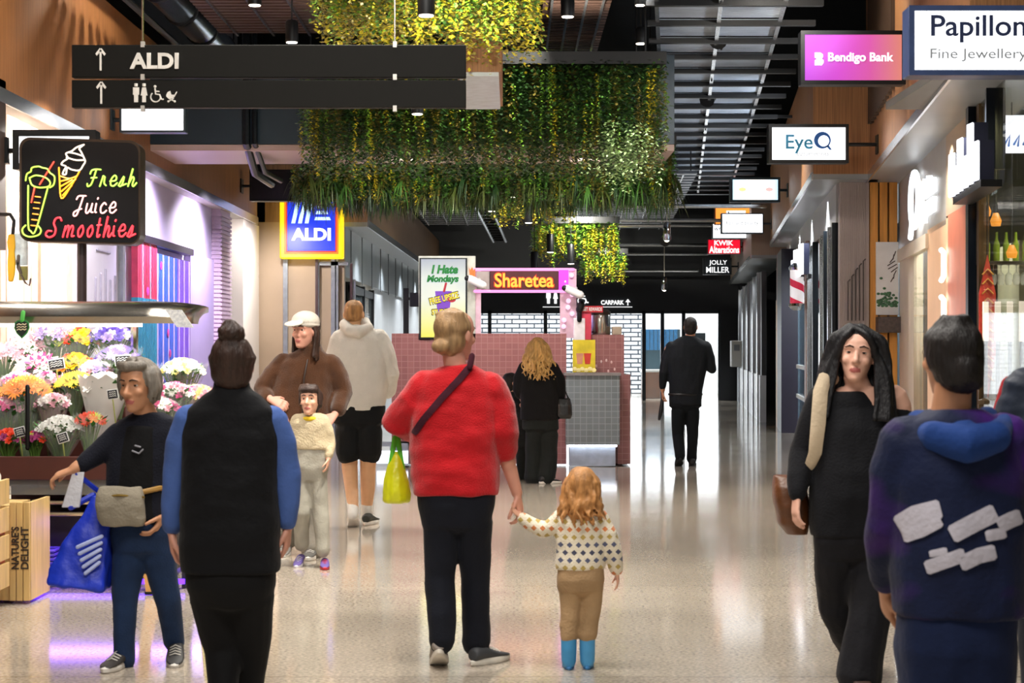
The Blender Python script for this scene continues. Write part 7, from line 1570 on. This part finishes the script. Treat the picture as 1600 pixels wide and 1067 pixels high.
t = thing('shoulder_bag', 'brown leather shoulder bag with a wide cream strap on the black-haired person', 'bag', f.j(1240, 835, .08)); lea = M('brown_leather', '5c3518', .4, 0, .25, 8, .3, 60)
m = MB(); f.torso(m, [(1250,838,16,.05,.09),(1244,820,24,.08,.09),(1240,790,27,.09,.09),(1238,762,26,.08,.09),(1238,745,24,.04,.09)], e=3); fused(m, 'bag_body', lea, t, .008, 3, (.006, 10, 10))
m = MB(); m.tube([f.j(1300,592,-.02), f.j(1284,592,-.07), f.j(1276,612,-.1), f.j(1272,660,-.11), f.j(1268,705,-.1), f.j(1258,750,.02)], [.03,.033,.034,.034,.03,.02], 10, flat=(V((0,1,0)), .3)); m.build('strap', cloth('cream_strap', 'cdbba0', .3), t)

# --- person in the blue and purple varsity jacket, nearest on the right, seen from behind
f = Fig('dark-haired person from behind in a navy hooded jacket with white lettering', 5.2, 1495)
f.set_head(1486, 560, .0, 14, 3, 0, .94, f.j(1486, 638, 0), .055)
T = [(1488,640,40,.085),(1489,655,72,.105),(1492,690,98,.125),(1495,750,104,.145),(1497,830,104,.155),(1496,900,104,.16),(1495,960,100,.155),(1494,1000,96,.15),(1494,1060,92,.145),(1494,1110,70,.12)]
f.torso(f.body, T[1:-2], .82, .86); AL = [(1404,700,0),(1398,820,.05),(1404,930,.18)]; AR = [(1582,700,0),(1596,820,.03),(1590,940,.1)]
f.limb(f.body, AL, [.052,.042,.028]); f.limb(f.body, AR, [.052,.042,.028]); f.hand(f.j(1404,934,.19), V((.2,.5,-1)), V((1,.2,0)), 1, 1, .6); f.hand(f.j(1590,944,.11), V((-.1,.3,-1)), V((-1,.2,0)), -1, 1, .6)
for L_ in ([(1460,1070,0),(1458,1210,.03),(1456,1325,-.05)], [(1530,1070,0),(1532,1210,.06),(1534,1330,.1)]): f.limb(f.body, L_, [0.074,0.046,0.037])
f.finish_body(sk3)
def varsity():
    m = cloth('navy_varsity', '0c1736', .3, 60, .7, .2); nt = m.node_tree; L = nt.links; b = nt.nodes['Principled BSDF']; tc = nt.nodes.new('ShaderNodeTexCoord'); n = nt.nodes.new('ShaderNodeTexNoise'); n.inputs['Scale'].default_value = 2.3
    mp = nt.nodes.new('ShaderNodeMapping'); mp.inputs['Scale'].default_value = (1, .2, 1.6); mp.inputs['Location'].default_value = (.3, 0, .45); L.new(tc.outputs['Object'], mp.inputs[0]); L.new(mp.outputs[0], n.inputs[0])
    r = nt.nodes.new('ShaderNodeValToRGB'); r.color_ramp.elements[0].position = .5; r.color_ramp.elements[1].position = .6; r.color_ramp.elements[0].color = (0, 0, 0, 1); r.color_ramp.elements[1].color = (1, 1, 1, 1); L.new(n.outputs[0], r.inputs[0])
    mx = nt.nodes.new('ShaderNodeMix'); mx.data_type = 'RGBA'; src = b.inputs['Base Color'].links[0].from_socket; L.new(r.outputs[0], mx.inputs[0]); L.new(src, mx.inputs[6]); mx.inputs[7].default_value = rgb('3a1466'); L.new(mx.outputs[2], b.inputs['Base Color']); return m
m = MB(); f.torso(m, T[:7]); f.limb(m, [(1420,690,0),(1404,745,.02),(1398,820,.05),(1402,915,.16)], [.082,.08,.073,.052]); f.limb(m, [(1568,690,0),(1588,745,.01),(1597,820,.03),(1591,925,.1)], [.082,.08,.073,.052])
o = f.garment('jacket', m, varsity(), (.01, 6, 5)); m = MB()
m.tube([f.j(1430,668,.02), f.j(1448,680,-.1), f.j(1490,690,-.15), f.j(1540,680,-.11), f.j(1566,662,-.02)], [.03,.048,.056,.048,.03], 14); m.tube([f.j(1440,655,.06), f.j(1490,676,-.12), f.j(1550,652,.04)], [.03,.04,.03], 12)
f.garment('hood', m, cloth('blue_hood', '1b3a78', .3, 60), (.008, 8, 8), parent=None)
bvh = drape_on(o)
wl = cloth('white_letters', 'b9b6c2', .3, 80); m = MB()
for st, r_ in (([(1402,822),(1430,805),(1470,795)],.028), ([(1410,838),(1440,828),(1470,812)],.02), ([(1486,836),(1520,818),(1556,800)],.026), ([(1560,822),(1580,812),(1596,806)],.022), ([(1540,838),(1572,832)],.016), ([(1446,888),(1480,876),(1508,866)],.02), ([(1500,882),(1530,868),(1556,862)],.022), ([(1452,866),(1480,860)],.01)):
    band(m, bvh, f, st, r_)
m.build('lettering', wl, o)
m = MB(); f.hips(m, [(1495,940,92,.14),(1494,1010,94,.15),(1494,1080,86,.14),(1494,1110,70,.12)]); f.limb(m, [(1458,1085,0),(1458,1210,.03),(1456,1335,-.04)], [.105,.085,.075]); f.limb(m, [(1532,1085,0),(1532,1210,.06),(1534,1335,.1)], [.105,.085,.075]); f.garment('trousers', m, cloth('navy_trousers', '0f1c3c', .2, 60), (.01, 7, 5))
f.shoe(1456, 1350, 2, .26, '2a2a30', 'd6d2ca', 0, -.1); f.shoe(1534, 1352, -4, .26, '2a2a30', 'd6d2ca', 0, .05)
m = MB(); f.cap(m, .96, -.018); m.ell(f.h(0,-.07,-.03), (.06,.055,.07))
for i in range(34): a = -2.1 + i * .127; lock(m, [f.h(.03*math.sin(a), -.04*math.cos(a)-.02, .122), f.h(.076*math.sin(a), -.08*math.cos(a)-.012, .06), f.h(.078*math.sin(a), -.085*math.cos(a)-.02, -.01), f.h(.05*math.sin(a), -.09, -.075)], .011, .008)
f.hair('hair', m, hairmat('hair_near_black', '120c0b'))

# --- person at the right edge in a dark puffer with a red edge
f = Fig('person in a dark puffer jacket with red sleeve edge at the right photo edge', 6.6, 1655)
f.set_head(1660, 520, 0, 10, 0, 0, 1.0, f.j(1660, 585, 0))
T = [(1660,580,30,.08),(1660,592,60,.1),(1660,615,80,.12),(1660,680,86,.14),(1660,760,84,.145),(1660,830,82,.145),(1660,870,72,.135),(1660,905,58,.12)]
f.torso(f.body, T[1:-2], .82, .84); AL = [(1588,620,0),(1590,700,.04),(1606,770,.1)]; AR = [(1732,620,0),(1742,700,.02),(1740,775,.05)]
f.limb(f.body, AL, [.052,.042,.028]); f.limb(f.body, AR, [.052,.042,.028]); f.hand(f.j(1606,772,.1), V((.1,.3,-1)), V((1,0,0)), 1, 1, .5); f.hand(f.j(1740,777,.05), V((0,.3,-1)), V((-1,0,0)), -1, 1, .5)
for x in (1632, 1690): f.limb(f.body, [(x,870,0),(x,1010,.03),(x,1150,0),(x,1165,0)], [.09,.062,.043,.037])
f.finish_body(sk3)
m = MB(); f.torso(m, T[:6]); f.limb(m, [(1604,606,0),(1592,650,.01),(1588,702,.04),(1602,762,.1)], [.082,.08,.072,.055]); f.limb(m, [(1718,606,0),(1736,650,.01),(1744,702,.02),(1741,765,.05)], [.082,.08,.072,.055])
o = f.garment('puffer_jacket', m, cloth('slate_puffer', '1f2736', .2, 40, .5), (.01, 4, 16)); m = MB(); f.limb(m, [(1584,600,.06),(1572,650,.07),(1570,690,.1)], [.03,.034,.03]); fused(m, 'red_panel', cloth('red_panel', '9a1c22', .3), o, .008, 3)
m = MB(); f.hips(m, [(1660,820,76,.135),(1660,870,74,.135),(1660,905,62,.12)])
for x in (1632, 1690): f.limb(m, [(x,885,0),(x,1010,.03),(x,1155,0)], [.1,.082,.07])
f.garment('trousers', m, navy, (.008, 7, 5)); f.shoe(1632, 1178, 3, .26, '222226', 'c9c6c0', 0, -.05); f.shoe(1690, 1178, -3, .26, '222226', 'c9c6c0', 0, -.05)
m = MB(); f.cap(m, 1.0); f.hair('hair', m, hairmat('hair_brown', '33211a'))
